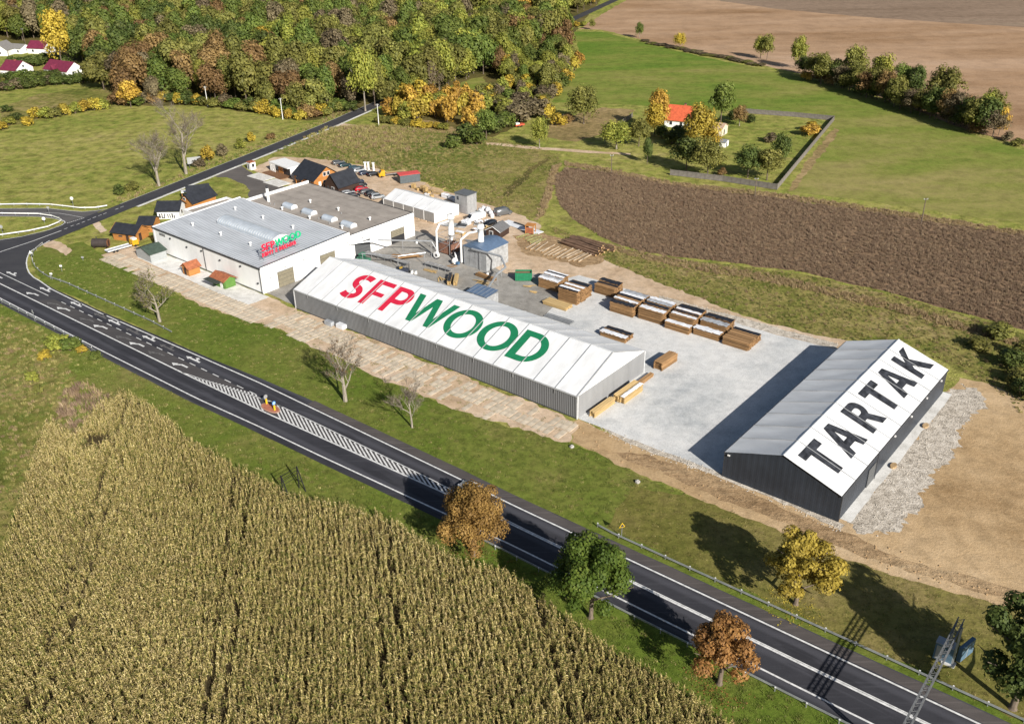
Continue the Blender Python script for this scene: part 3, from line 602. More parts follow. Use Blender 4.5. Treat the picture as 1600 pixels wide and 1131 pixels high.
MB().box(2.3, LH, V2-.15, V2+.03, 6.352, 6.55).build('parapet', dark_trim, h)
MB().box(LH-.3, LH+.006, V1+.05, V2-.16, 6.352, 6.6).build('parapet', white_wall, h)
MB().box(LH-.33, LH+.04, V1+.05, V2, 6.602, 6.66).build('parapet_cap', dark_trim, h)
MB().box(-8, -.004, 14.2, 28.5, 0, 5.2).build('annexe', white_wall, h)
MB().box(-7.6, -.05, 14.6, 28.1, 5.203, 5.25).build('annexe_roof', felt_roof, h)
for a in ((-8, -7.6, 14.2, 28.5), (-7.6, 0, 14.2, 14.55), (-7.6, 1.8, 28.12, 28.5)): MB().box(a[0], a[1], a[2], a[3], 5.202, 5.75).build('parapet', white_wall, h)
MB().box(-8, 1.85, 28.55, 34, 0, 4.0).build('porch', white_wall, h)
# barrel skylight
sk = MB(); pr = [(11.6+4.7*(.5-.5*math.cos(math.pi*i/12)), rz_(14)+.35+1.25*math.sin(math.pi*i/12)) for i in range(13)]
sk.xprism([(11.6, rz_(14)-.2)]+pr+[(16.3, rz_(14)-.2)], 12.6, 36.4)
so = sk.build('barrel_skylight', clear_pc, h)
for k in range(25):
    u = 12.6+k*.99; r_ = MB(); pp = [(u, y, z+.03) for y, z in pr]
    r_.tube(pp, .06, 4).build('skylight_rib', galv, so)
MB().xprism([(11.58, rz_(14)-.1)]+[(y, z+.02) for y, z in pr]+[(16.32, rz_(14)-.1)], 36.4, 36.47).build('skylight_end', white_met, so)
for u0, v0 in ((16.2, 32.5), (24.5, 32.6), (32.9, 32.6), (40.6, 32.6)):
    pr2 = [(u0-1.9, 6.6), (u0-1.9, 6.9)]+[(u0-1.9+3.8*(.5-.5*math.cos(math.pi*i/10)), 6.9+.75*math.sin(math.pi*i/10)) for i in range(1, 10)]+[(u0+1.9, 6.9), (u0+1.9, 6.6)]
    pr3 = [(y-(u0)+v0, z) for y, z in pr2]
    d = MB().xprism([(v0+(p[0]-u0)*.55, p[1]) for p in pr2], u0-2.0, u0+2.0).build('dome_skylight', clear_pc, h)
    MB().xprism([(v0+(p[0]-u0)*.56, p[1]+.01) for p in pr2], u0+2.0, u0+2.07).build('skylight_end', white_met, d)
    MB().box(u0-2.1, u0+2.15, v0-1.15, v0+1.15, 6.40, 6.61).build('skylight_kerb', plain('kerb_grey', (.4, .4, .4), .7), d)
vt = MB(); vt.tube([(0, 0, 0), (0, 0, .75)], .22, 8); vt.tube([(0, 0, .7), (0, 0, .95)], [.42, .30], 8); vent_me = vt.mesh('roof_vent', white_met)
for u, v in ((17.3, 38.8), (16.1, 30.0), (28.8, 39.2), (28.0, 29.9), (41.5, 39.2), (40.7, 30.3)): put('roof_vent', vent_me, h, (u, v, 6.41))
for u, v in ((19.8, 21.0), (32.3, 21.1), (32.7, 7.5), (8.6, 6.8), (20.6, 7.2), (7.8, 20.7)): put('roof_vent', vent_me, h, (u, v, rz_(v)+.04))
for u, v in ((9.5, 31.0), (10.8, 31.4), (23, 31.2), (30, 31.3), (42.6, 31.3), (35.2, 30.6), (31.5, 37.9)): MB().tube([(u, v, 6.41), (u, v, 6.85)], .12, 6).build('vent_pipe', galv, h)
ch = MB().tube([(7.06, 32.2, 6.41), (7.06, 32.2, 10.2)], .42, 10).build('flue', white_met, h); MB().tube([(7.06, 32.2, 10.2), (7.06, 32.2, 10.9)], .3, 8).build('flue_cowl', dark_trim, ch)
# openings
def opening(name, v0, v1, z1, mat, part=1.0):
    o = MB().box(LH+.004, LH+.05, v0, v1, 0, z1).build(name, plain('opening_dark', (.03, .03, .032), .8), h)
    MB().box(LH+.02, LH+.09, v0+.08, v1-.08, z1*(1-part)+.02, z1-.04).build('door_leaf', mat, o)
    for k in range(4):
        zz = z1*(1-part)+.02+(z1-.06-z1*(1-part))*k/4
        MB().box(LH+.091, LH+.105, v0+.1, v1-.1, zz, zz+.05).build('door_joint', dark_trim, o)
    MB().bar((LH+.06, v0-.06, z1+.06), (LH+.06, v1+.06, z1+.06), .12, .12).build('door_frame', galv, o)
    return o
opening('loading_door', 4.6, 9.3, 4.0, door_beige); opening('loading_door', 17.6, 22.4, 4.2, door_beige)
opening('loading_door', 29.0, 34.2, 3.9, door_grey); opening('loading_door', 41.6, 46.5, 3.7, door_beige, .5)
for v, z in ((12.5, 4.6), (26.5, 4.8), (31.5, 4.7), (36.5, 3.4), (44.0, 4.6), (2.4, 3.2), (6.8, 4.6)): MB().box(LH+.004, LH+.22, v, v+.3, z, z+.28).build('wall_lamp', galv, h)
for u, z in ((8.2, 5.0), (15.6, 4.4), (22.3, 5.0), (30, 4.4), (38.6, 5.0), (44.9, 2.2)): MB().box(u, u+.4, -.3, -.004, z, z+.35).build('wall_lamp', dark_trim, h)
lv = MB().box(3.2, 5.9, -.08, -.004, 5.0, 5.6).build('louvre', dark_trim, h)
for k in range(5): MB().box(3.25, 5.85, -.12, -.081, 5.04+k*.11, 5.1+k*.11).build('louvre_blade', galv, lv)
for u in (23.4, LH-.25, 1.0): MB().tube([(u, -.16, .1), (u, -.16, 6.25)], .09, 6).build('downpipe', dark_trim if u > 2 else white_met, h)
MB().tube([(LH+.12, V1-.4, 0), (LH+.12, V1-.4, 6.2)], .07, 6).build('downpipe', white_met, h)
# rooftop lettering: two upright lines of letters on a steel frame, reading towards the yard side
sg = MB()
for v in (3.6, 6.8, 10.0, 13.2): sg.tube([(LH-3.2, v, rz_(v)), (LH-3.2, v, rz_(v)+4.4)], .06, 5); sg.tube([(LH-5.0, v, rz_(v)), (LH-3.25, v, rz_(v)+3.2)], .05, 5)
for z in (7.35, 8.35, 9.0, 10.9): sg.tube([(LH-3.2, 2.6, z+.15), (LH-3.2, 14.6, z+.55)], .05, 5)
sign = sg.build('rooftop_sign', galv, h)
def stand_text(txt, v0, z0, size, mats, gap=.12):
    """upright block letters facing local +x, running along v"""
    G5 = {'D': ['110', '101', '101', '101', '110'], 'O': ['111', '101', '101', '101', '111'], 'M': ['10001', '11011', '10101', '10001', '10001'], 'Y': ['101', '101', '010', '010', '010'], 'Z': ['111', '001', '010', '100', '111'],
          'R': ['110', '101', '110', '101', '101'], 'E': ['111', '100', '110', '100', '111'], 'W': ['10001', '10001', '10101', '11011', '10001'], 'N': ['1001', '1101', '1011', '1001', '1001'], 'A': ['010', '101', '111', '101', '101'], 'S': ['111', '100', '111', '001', '111'], 'F': ['111', '100', '110', '100', '100'], 'P': ['110', '101', '110', '100', '100']}
    v = v0
    for i, c_ in enumerate(txt):
        if c_ == ' ': v += size*.45; continue
        g = G5[c_]; cw = size/5*.95; b = MB()
        for r0, row in enumerate(g):
            c0 = 0
            while c0 < len(row):
                if row[c0] == '1':
                    c1 = c0
                    while c1+1 < len(row) and row[c1+1] == '1': c1 += 1
                    z = z0+size*(4-r0)/5+(v-v0)*.034
                    b.box(LH-3.14, LH-2.96, v+c0*cw, v+(c1+1)*cw, z+.002*r0, z+size/5+.002*r0); c0 = c1
                c0 += 1
        b.build('letter', mats[i] if isinstance(mats, list) else mats, sign); v += len(g[0])*cw+size*gap
    return v
sgn_red = plain('sign_red', (.82, .02, .06), .4); sgn_green = plain('sign_green', (.01, .45, .20), .4)
def stand_glyph(loops, mat, v0, z0, sc):
    vs, n0 = [], 0; polys = [[Vector((p[0], p[1], 0)) for p in lp] for lp in loops]; flat = [p for lp in polys for p in lp]; b = MB()
    f3 = lambda p, x: (x, v0+(p.x-11.3)*sc, z0+(p.y-2.65)*sc+(p.x-11.3)*sc*.034)
    tr = [t if (flat[t[1]]-flat[t[0]]).cross(flat[t[2]]-flat[t[0]]).z > 0 else (t[0], t[2], t[1]) for t in tessellate_polygon(polys)]
    b.add([f3(p, LH-2.96) for p in flat], tr, 0, .5); b.add([f3(p, LH-3.14) for p in flat], [tuple(reversed(t)) for t in tr], 0, .5)
    for lp in polys:
        n = len(lp); b.add([f3(p, LH-2.96) for p in lp]+[f3(p, LH-3.14) for p in lp], [(i, n+i, n+(i+1) % n, (i+1) % n) for i in range(n)], 0, .5)
    b.build('letter', mat, sign)
for ch, m in (('S', sgn_red), ('F', sgn_red), ('P', sgn_red), ('W', sgn_green), ('O', sgn_green), ('Q', sgn_green), ('D', sgn_green)): stand_glyph(GL[ch], m, 3.2, 8.95, .222)
stand_text('DOMY Z DREWNA', 3.2, 7.6, .95, sgn_red, .24)
# ---- gabled houses and sheds
def house(name, label, a, b, depth, he, hr, wall, roof, axis='x', over=.35, wins=(), cat='house', group=None, chimney=None, trim=None, rz=None, loc=None, width=None):
    """a, b: photo points of the two ends of the wall towards the camera; local x along it, y away; axis: ridge direction"""
    if loc is None:
        A, B = G(*a), G(*b); d = B-A; width = d.length; rz = math.atan2(d.y, d.x); loc = A
    t = thing(name, label, cat, loc, rz, group); w_, dp = width, depth
    if axis == 'x':
        MB().xprism([(0, 0), (dp, 0), (dp, he), (dp/2, hr), (0, he)], 0, w_).build('wall', wall, t)
        sl = (hr-he)/(dp/2); e = over; zo = he-sl*e
        for s in (0, 1):
            pr = [(-e, zo), (-e, zo+.14), (dp/2, hr+.14+.003), (dp/2, hr+.003)] if s == 0 else [(dp/2, hr+.003), (dp/2, hr+.143), (dp+e, zo+.14), (dp+e, zo)]
            MB().xprism(pr, -e, w_+e).build('roof_slope', roof, t)
        if trim:
            for x in (-e-.03, w_+e-.05): MB().xprism([(-e, zo+.01), (-e, zo+.16), (dp/2, hr+.17), (dp+e, zo+.16), (dp+e, zo+.01), (dp/2, hr+.02)], x, x+.08).build('barge_board', trim, t)
    else:
        MB().yprism([(0, 0), (w_, 0), (w_, he), (w_/2, hr), (0, he)][::-1], 0, dp).build('wall', wall, t)
        sl = (hr-he)/(w_/2); e = over; zo = he-sl*e
        for s in (0, 1):
            pr = [(-e, zo), (-e, zo+.14), (w_/2, hr+.143), (w_/2, hr+.003)] if s == 0 else [(w_/2, hr+.003), (w_/2, hr+.143), (w_+e, zo+.14), (w_+e, zo)]
            MB().yprism(pr[::-1], -e, dp+e).build('roof_slope', roof, t)
        if trim: MB().yprism([(-e, zo+.01), (-e, zo+.16), (w_/2, hr+.17), (w_+e, zo+.16), (w_+e, zo+.01), (w_/2, hr+.02)][::-1], -e-.05, -e+.03).build('barge_board', trim, t)
    for f, u0, u1, z0, z1, kind in wins:
        def bx(o, q, k=0):
            lo, hi = -(.004+q), -.004
            if f == 'f': return (u0-o, u1+o, lo, hi, z0-o, z1+o)
            if f == 'r': return (w_+.004, w_+.004+q, u0-o, u1+o, z0-o, z1+o)
            if f == 'l': return (-.004-q, -.004, u0-o, u1+o, z0-o, z1+o)
            return (u0-o, u1+o, dp+.004, dp+.004+q, z0-o, z1+o)
        if kind == 'w':
            fr = MB().box(*bx(.12, .05)).build('window', white_met, t); MB().box(*bx(0, .08)).build('pane', glass, fr)
        elif kind == 'd': MB().box(*bx(0, .06)).build('door', timber_brown, t)
        elif kind == 'D': MB().box(*bx(0, .06)).build('door', white_met, t)
        elif kind == 'k': MB().box(*bx(0, .06)).build('shutter', dark_trim, t)
    if chimney:
        x, y, z = chimney; c = MB().box(x-.35, x+.35, y-.35, y+.35, z-1.5, z+.7).build('chimney', plain('brick_red', (.36, .12, .07), .9), t)
        MB().box(x-.42, x+.42, y-.42, y+.42, z+.701, z+.8).build('chimney_cap', dark_trim, c)
    return t
HZ = rad(HA)
house('garden_shed', 'pale grey wooden shed with dark green roof beside the white hall', 0, 0, 4.5, 2.3, 3.4, grey_board, green_roof, 'y', .35, [('l', .6, 1.3, .9, 1.9, 'w'), ('l', 2.4, 3.2, .05, 2.0, 'k'), ('l', 3.5, 4.1, .9, 1.9, 'w')], 'shed', loc=HF(.5, -5.9), rz=HZ, width=6.9)
house('wooden_hut', 'small orange wooden hut with rust roof by the white hall', 0, 0, 3.1, 2.1, 3.2, larch, rust_roof, 'y', .4, [('f', .8, 1.7, .05, 1.9, 'd')], 'hut', loc=HF(20.3, -4.9), rz=HZ, width=2.9, trim=rust_roof)
ki = house('sales_kiosk', 'kiosk with bright green side wall and red roof by the white hall', 0, 0, 3.1, 2.2, 3.0, plain('kiosk_green', (.10, .21, .045), .6), rust_roof, 'x', .55, [('f', .5, 2.6, .9, 1.9, 'k'), ('f', 3.2, 4.2, .1, 2.0, 'D'), ('r', .2, .22, .1, 2.0, 'k')], 'kiosk', loc=HF(32.0, -4.1), rz=HZ, width=5.0)
MB().box(-.4, 4.9, -2.2, -.56, 2.05, 2.12).build('awning', plain('awning_dark', (.05, .06, .05), .8), ki)
house('log_house', 'orange larch log house with dark roof at the hall corner', (178, 374.5), (214, 379), 5.2, 2.5, 4.0, larch, slate, 'x', .6, [('f', 1.9, 3.1, 1.1, 1.5, 'k'), ('f', 4.3, 5.2, .05, 2.0, 'd'), ('r', 1.2, 2.2, .05, 2.1, 'd')], trim=larch)
house('log_house', 'small dark-roofed log house tucked behind the orange log house', (218, 363), (240, 363), 5.5, 2.4, 3.7, larch, slate, 'x', .5, [])
wh = house('show_house', 'white show house with black print and dark roof beside the annexe', (247, 342.5), (281, 342), 6.0, 2.6, 4.4, white_wall, slate, 'x', .5, [('r', 2.0, 3.0, .9, 1.9, 'w')])
for x0, x1, z0, z1 in ((.5, .9, .3, 1.6), (1.2, 2.2, .2, .5), (1.2, 1.5, .5, 1.7), (1.9, 2.2, .5, 1.7), (2.9, 3.2, .3, 1.5), (3.5, 3.8, .3, 1.5), (4.1, 4.5, .3, 1.7), (4.7, 5.0, .2, 1.2)): MB().box(x0, x1, -.03, -.004, z0, z1).build('black_print', black_p, wh)
house('gable_house', 'orange gabled show house behind the annexe with arched attic window', (285, 326), (303, 330), 9.0, 2.6, 4.7, larch, slate, 'y', .5, [('f', 1.1, 2.0, 2.9, 3.5, 'w')])
house('gable_house', 'orange show house with long dark roof behind the annexe', (298, 322), (330, 318), 6.5, 2.8, 5.2, larch, slate, 'x', .5, [('r', 2.2, 3.4, 2.8, 3.7, 'w')])
gc = thing('garden_canopy', 'small white flat canopy behind the orange show houses', 'canopy', G(285, 312), rad(20))
MB().box(0, 4.5, 0, 2.6, 2.0, 2.2).build('canopy_roof', white_met, gc)
for x, y in ((.1, .1), (4.2, .1), (.1, 2.3), (4.2, 2.3)): MB().box(x, x+.15, y, y+.15, 0, 1.997).build('post', larch, gc)
oh = house('timber_house', 'large orange timber house with dark roof by the car park', (461, 284.5), (492, 296.5), 9.6, 3.0, 6.4, larch, slate, 'x', .6, [('f', 1.2, 2.0, 1.0, 2.0, 'w'), ('f', 3.0, 3.9, .1, 2.1, 'k'), ('f', 8.6, 9.6, .9, 2.0, 'w'), ('r', 1.6, 2.5, .1, 2.1, 'D'), ('r', 3.4, 5.4, .1, 2.1, 'w'), ('r', 6.5, 7.6, .9, 2.1, 'w'), ('r', 3.6, 4.5, 3.6, 4.7, 'w'), ('r', 5.0, 5.9, 3.6, 4.7, 'w')])
MB().xprism([(-1.8, 2.3), (-1.8, 2.42), (0, 3.2), (0, 3.08)], 3.4, 7.2).build('porch_roof', slate, oh)
for x in (3.5, 7.0): MB().box(x, x+.18, -1.7, -1.52, 0, 2.3).build('porch_post', larch, oh)
house('timber_house', 'brown timber house with steep dark roof beside the parked cars', 0, 0, 8.4, 2.4, 5.9, timber_brown, slate, 'y', .35, [('f', 1.0, 1.9, .1, 2.0, 'k'), ('f', 3.1, 4.2, .9, 1.9, 'w'), ('l', 3.0, 4.0, .9, 1.9, 'w')], loc=HF(-4.0, 61.2), rz=HZ, width=6.4)
pv = thing('show_pavilion', 'white flat-roofed pavilion with timber terrace beside the timber house', 'pavilion', HF(-36, 62.5), HZ-rad(6))
MB().box(0, 11.5, 1.5, 7.5, 2.9, 3.25).build('flat_roof', white_met, pv)
MB().box(3.6, 11.2, 2.6, 7.2, 0, 2.89).build('wall', white_wall, pv)
for k in range(7): MB().box(-.02+k*.02, .18+k*.02, 1.6+k*.78, 1.95+k*.78, .1, 2.89).build('screen_slat', white_met, pv)
for k in range(5): MB().box(.3+k*.7, .6+k*.7, 1.52, 1.62, .1, 2.89).build('screen_slat', white_met, pv)
MB().box(3.8, 6.6, 2.5, 2.597, .2, 2.5).build('panel', larch, pv); MB().box(6.9, 10.9, 2.5, 2.597, .2, 2.6).build('glazed_wall', glass, pv)
MB().box(0, 11.4, -1.5, 2.45, .0, .22).build('deck', plain('deck_brown', (.20, .105, .055), .8, var=.2, streak=(.3, 6, 1)), pv)
for k, (u, v, a, b) in enumerate(((-37, 55.5, 9, 4.6), (-27, 54.5, 8, 5.0))):
    q = thing('paved_terrace', ('pale paved terrace in front of the white pavilion', 'pale paved terrace in front of the timber house')[k], 'terrace', HF(u, v), HZ); MB().box(0, a, 0, b, 0, .16).build('slab', g_apron, q)
    for z in range(3): MB().box(a*(z+1)/4, a*(z+1)/4+.06, .05, b-.05, .161, .17).build('joint', joint, q)
q = thing('ticket_hut', 'small white hut with rust roof by the driveway', 'hut', HF(-43.5, 60.5), HZ)
MB().box(0, 2.0, 0, 2.0, 0, 2.5).build('wall', white_wall, q); MB().box(-.15, 2.15, -.15, 2.15, 2.503, 2.65).build('roof', rust_roof, q); MB().box(.4, 1.0, -.05, -.004, .2, 2.0).build('door', door_grey, q); MB().box(2.004, 2.05, .5, 1.4, .9, 2.0).build('pane', glass, q)
# white storage tent by the car park
t3 = thing('white_tent', 'white storage tent with grey side wall by the car park', 'tent', HF(23.0, 60.9), HZ-rad(.5))
MB().add([(0, 0, 3.0), (21, 0, 3.0), (21, 0, 0), (0, 0, 0)], [(3, 2, 1, 0)]).build('lining', grey_clad, t3)
for k in range(5): corrug('side_panel', t3, (4.2*k+.12, -.01), (4.2*k+4.08, -.01), .1, 3.0, .3, .05, plain('tent_grey', (.27, .26, .25), .7, var=.1, streak=(2, 2, .2)))
for k in range(6): MB().box(4.2*k-.1, 4.2*k+.1, -.1, .08, 0, 3.05).build('post', white_met, t3)
for x, o in ((0, 0), (21, 1)): MB().add([(x, 0, 0), (x, 10, 0), (x, 10, 3), (x, 5, 4.9), (x, 0, 3)], [(0, 1, 2, 3, 4) if o else (4, 3, 2, 1, 0)]).build('end_sheet', membrane, t3)
MB().add([(0, 10, 0), (21, 10, 0), (21, 10, 3), (0, 10, 3)], [(3, 2, 1, 0)]).build('back_sheet', membrane, t3)
for k in range(5): panel(t3, 4.2*k, 4.2*k+4.2, 10, 3, 4.9, False, membrane, .05); panel(t3, 4.2*k, 4.2*k+4.2, 10, 3, 4.9, True, membrane, .05)
fn = roof_fn(10, 3, 4.9, .12)
for k in range(1, 5): MB().bar(fn(4.2*k, 0), fn(4.2*k, 5.3), .08, .06).build('seam_rail', seam_m, t3)
for k in range(7): MB().box(1+k*3, 3.2+k*3, -.7, -.3, .02, .35).build('ballast_block', g_sand, t3)
# village houses at the far left
house('village_house', 'white village house with maroon roof, leftmost by the hedge', (2, 119), (26, 121), 11, 3.2, 6.8, white_wall, maroon_roof, 'x', .4, [('r', 3, 4, 1.2, 2.4, 'w'), ('r', 6.5, 7.5, 1.2, 2.4, 'w'), ('r', 4.8, 5.8, 3.9, 4.9, 'w')], chimney=(5.5, 5.5, 6.6))
vh = house('village_house', 'white village house with maroon roof and dormer beside the wood', (70, 117), (106, 122), 10, 3.0, 6.6, white_wall, maroon_roof, 'x', .4, [('f', 2, 3, 1, 2.2, 'w'), ('f', 6, 7, 1, 2.2, 'w'), ('r', 3, 4, 1.2, 2.4, 'w'), ('r', 6, 7, 1.2, 2.4, 'w')])
MB().yprism([(5.6, 3.2), (8.0, 3.2), (6.8, 5.2)][::-1], -.35, 3.2).build('dormer', maroon_roof, vh)
house('village_house', 'far village house with dark maroon roof under the yellow tree', (44, 84), (70, 85), 9, 3, 6.2, white_wall, maroon_roof, 'x', .4, [('f', 3, 4.2, 1, 2.2, 'w')])
house('village_house', 'white village house end-on at the left edge of the picture', (-14, 88), (12, 88), 10, 3.2, 6.8, white_wall, plain('grey_tiles', (.22, .21, .20), .8), 'y', .4, [('f', 5, 6.2, 1, 2.2, 'w')])
house('village_house', 'long low white village house with grey roof behind the others', (-10, 82), (33, 85), 8, 2.8, 4.6, white_wall, MATS['grey_tiles'], 'x', .3, [('f', 18, 19.2, .8, 2, 'w'), ('f', 14, 15, .8, 2, 'w'), ('f', 10, 11, .8, 2, 'w')])
# farmhouse with the red roof
fh = house('farmhouse', 'farmhouse with bright red tiled roof among garden trees', (1038, 198), (1078, 202), 11, 3.0, 7.2, white_wall, red_roof, 'x', .5, [('f', 2, 3, 1, 2.2, 'w'), ('f', 6, 7, 1, 2.2, 'w'), ('f', 9.5, 10.5, 1, 2.2, 'w')], chimney=(6, 6.0, 7.2))
MB().tube([(-.6, -.2, 3.6), (-.62, -.5, 3.7)], [.05, .55], 12).build('satellite_dish', white_met, fh)
house('garden_shed', 'small cream shed with tan roof behind the yellow garden tree', (1112, 212), (1127, 214), 6.0, 2.8, 4.2, plain('cream_wall', (.70, .62, .48), .8), plain('tan_roof', (.45, .32, .23), .8), 'x', .3, [('r', 2, 3, .2, 2.1, 'k')], 'shed')
house('garden_shed', 'low white lean-to shed beside the cream garden shed', (1118, 229), (1133, 231), 3.4, 1.8, 2.4, white_wall, galv, 'x', .25, [('r', .8, 1.6, .1, 1.5, 'k')], 'shed')
# ================================================================== vegetation
bark = plain('bark', (.16, .125, .095), .95, var=.3, scale=2.0, streak=(3, 3, .6))
bark_pale = plain('pale_bark', (.30, .265, .215), .95, var=.25, scale=2.0, streak=(3, 3, .6))
LEAF = {
 'green': leaf_mat('leaf_green', [(0, (0.063, 0.098, 0.019)), (.45, (0.121, 0.165, 0.027)), (1, (0.213, 0.250, 0.047))]),
 'dark': leaf_mat('leaf_dark_green', [(0, (0.048, 0.076, 0.019)), (.5, (0.090, 0.122, 0.025)), (1, (0.155, 0.183, 0.040))]),
 'olive': leaf_mat('leaf_olive', [(0, (0.103, 0.107, 0.025)), (.5, (0.190, 0.189, 0.040)), (1, (0.310, 0.287, 0.063))]),
 'lime': leaf_mat('leaf_yellow_green', [(0, (0.138, 0.165, 0.023)), (.5, (0.270, 0.287, 0.042)), (1, (0.460, 0.433, 0.074))]),
 'yellow': leaf_mat('leaf_yellow', [(0, (.23, .170, .020)), (.5, (.46, .335, .030)), (1, (.68, .50, .060))]),
 'orange': leaf_mat('leaf_orange', [(0, (0.241, 0.140, 0.023)), (.5, (0.483, 0.287, 0.038)), (1, (0.690, 0.470, 0.063))]),
 'russet': leaf_mat('leaf_russet', [(0, (0.121, 0.076, 0.029)), (.5, (0.236, 0.146, 0.053)), (1, (0.391, 0.250, 0.089))]),
 'brown': leaf_mat('leaf_grey_brown', [(0, (0.098, 0.076, 0.044)), (.5, (0.178, 0.140, 0.078)), (1, (0.287, 0.232, 0.121))]),
 'lind': leaf_mat('leaf_golden_brown', [(0, (.135, .072, .020)), (.5, (.26, .145, .036)), (1, (.40, .245, .062))]),
 'gold': leaf_mat('leaf_gold', [(0, (.21, .160, .018)), (.5, (.42, .325, .036)), (1, (.64, .51, .075))]),
 'maple': leaf_mat('leaf_maple_orange', [(0, (.165, .080, .024)), (.5, (.33, .160, .042)), (1, (.50, .27, .075))]),
 'fresh': leaf_mat('leaf_fresh_green', [(0, (0.048, 0.095, 0.011)), (.5, (0.101, 0.171, 0.019)), (1, (0.201, 0.275, 0.038))]),
}
def crown_np(seed, n, leaf, lobes, shape='round', open_=0.0, low=.25, gap=1.0):
    """leaf clusters of a crown in a box of unit width and unit height (z from low to 1)"""
    rng = np.random.default_rng(seed); zc, zr = (1+low)/2, (1-low)/2
    d = rng.normal(size=(lobes, 3)); d /= np.linalg.norm(d, axis=1)[:, None]; d[:, 2] = np.where(d[:, 2] < -.6, -d[:, 2], d[:, 2])
    rr = rng.uniform(.40, .84, lobes)[:, None]; c = d*rr*np.array([.42, .42, zr*.92])
    if shape == 'cone': c[:, :2] *= (1.15-.95*((c[:, 2]+zr)/(2*zr)))[:, None]
    if shape == 'tall': c[:, :2] *= .85
    lr = rng.uniform(.11, .20, lobes)*math.sqrt(26/lobes)*(1.0 if lobes < 40 else 1.1)*gap; c = np.vstack([c, np.zeros((3, 3))+rng.normal(size=(3, 3))*.05]); lr = np.append(lr, [.2*gap, .22*gap, .2*gap])
    if gap < 1: c[:lobes] *= rng.uniform(.9, 1.22, lobes)[:, None]
    if open_: keep = rng.random(len(lr)) > open_*.35; c, lr = c[keep], lr[keep]
    k = rng.choice(len(lr), n, p=lr**2/(lr**2).sum())
    v = rng.normal(size=(n, 3)); v /= np.linalg.norm(v, axis=1)[:, None]
    flip = (v[:, 2] < -.3) & (rng.random(n) < .7); v[flip, 2] *= -1
    asp = np.array([1, 1, zr/.42*.9])
    p = c[k]+v*lr[k][:, None]*asp*rng.uniform(.62, 1.1, n)[:, None]
    nr = v+rng.normal(size=(n, 3))*.34+np.array([0, 0, .2]); nr /= np.linalg.norm(nr, axis=1)[:, None]
    a = np.cross(nr, rng.normal(size=(n, 3))); a /= np.linalg.norm(a, axis=1)[:, None]; b = np.cross(nr, a)
    s = (leaf*rng.uniform(.45, 1.5, n))[:, None]
    p[:, 2] += zc
    q = np.stack([p-a*s*.55, p-b*s*.42+nr*s*.1, p+a*s*.55, p+b*s*.42+nr*s*.1], 1).reshape(-1, 3)
    f = np.arange(4*n).reshape(n, 4)
    lv = rng.uniform(0, 1, len(lr)); val = np.clip(.55*rng.random(n)+.45*lv[k], 0, 1)
    return q, f, val
def branch_mb(seed, h, r, levels=3, spread=.55, split=3, first=.35, mb=None, thin=.012):
    rnd = random.Random(seed); mb = mb or MB()
    def grow(p, d, ln, rd_, lv):
        pts = [p]; q = p; dd = d.copy(); n = 4 if lv else 5
        for i in range(n):
            dd = (dd+Vector((rnd.uniform(-1, 1), rnd.uniform(-1, 1), rnd.uniform(-.25, .6)))*(.16 if lv else .06)).normalized(); q = q+dd*(ln/n); pts.append(q)
        rs = [max(thin, rd_*(1-.55*i/n)) for i in range(n+1)]
        mb.tube(pts, rs, 6 if lv == 0 else (4 if lv < 2 else 3), caps=False)
        if lv < levels:
            m = split+(1 if lv else 2)
            for j in range(m):
                t = (first+(1-first)*(j+.7)/m) if lv == 0 else (.3+.7*(j+.6)/m)
                i = min(n-1, int(t*n)); bp = pts[i].lerp(pts[i+1], t*n-i)
                az = rnd.uniform(0, 6.283)+j*2.4; sd = Vector((math.cos(az), math.sin(az), rnd.uniform(.15, .7)))
                nd = (dd*(1-spread)+sd*spread).normalized()
                grow(bp, nd, ln*rnd.uniform(.48, .72)*(1.0 if lv else .85), max(thin, rs[i]*.55), lv+1)
    grow(Vector((0, 0, 0)), Vector((0, 0, 1)), h, r, 0); return mb
def trunk_mesh(name, seed, top, r, mat, limbs=5):
    """tapered trunk with limbs reaching into the crown; unit height tree, real radius r at unit scale"""
    rnd = random.Random(seed); b = MB(); b.tube([(0, 0, -.01), (.0, 0, .04), (rnd.uniform(-.01, .01), rnd.uniform(-.01, .01), top*.5), (rnd.uniform(-.02, .02), rnd.uniform(-.02, .02), top)], [r*1.5, r, r*.8, r*.35], 7)
    for k in range(limbs):
        a = k*2.4+rnd.random(); z0 = top*rnd.uniform(.45, .8); ln = rnd.uniform(.18, .33)
        b.tube([(0, 0, z0), (math.cos(a)*ln*.5, math.sin(a)*ln*.5, z0+.10), (math.cos(a)*ln, math.sin(a)*ln, z0+.24)], [r*.55, r*.38, r*.12], 5, caps=False)
    return b.mesh(name, mat)
FAR, NEAR, TRUNK = [], [], []
for i in range(8):
    sh = ('round', 'tall', 'round', 'round', 'tall', 'round', 'cone', 'round')[i]
    q, f, v = crown_np(100+i, 3400, .055, 15+4*(i % 3), sh, 0 if i % 4 != 3 else .5, .02+.04*(i % 3)); FAR.append(np_mesh('crown', q, f, LEAF['green'], v))
for i in range(3): TRUNK.append(trunk_mesh('trunk', 50+i, .72, .017, bark, 6))
TRUNK.append(trunk_mesh('trunk', 57, .72, .022, bark_pale, 6))
MIDM = []
for i in range(4):
    q, f, v = crown_np(140+i, 4200, .042, 40, ('round', 'round', 'tall', 'cone')[i], .2 if i == 1 else 0, .0+.03*(i % 2)); MIDM.append(np_mesh('crown', q, f, LEAF['green'], v))
BUSH = []
for i in range(4):
    q, f, v = crown_np(160+i, 1300, .095, 18, 'round', 0, -.12); BUSH.append(np_mesh('foliage', q, f, LEAF['green'], v))
stem = MB()
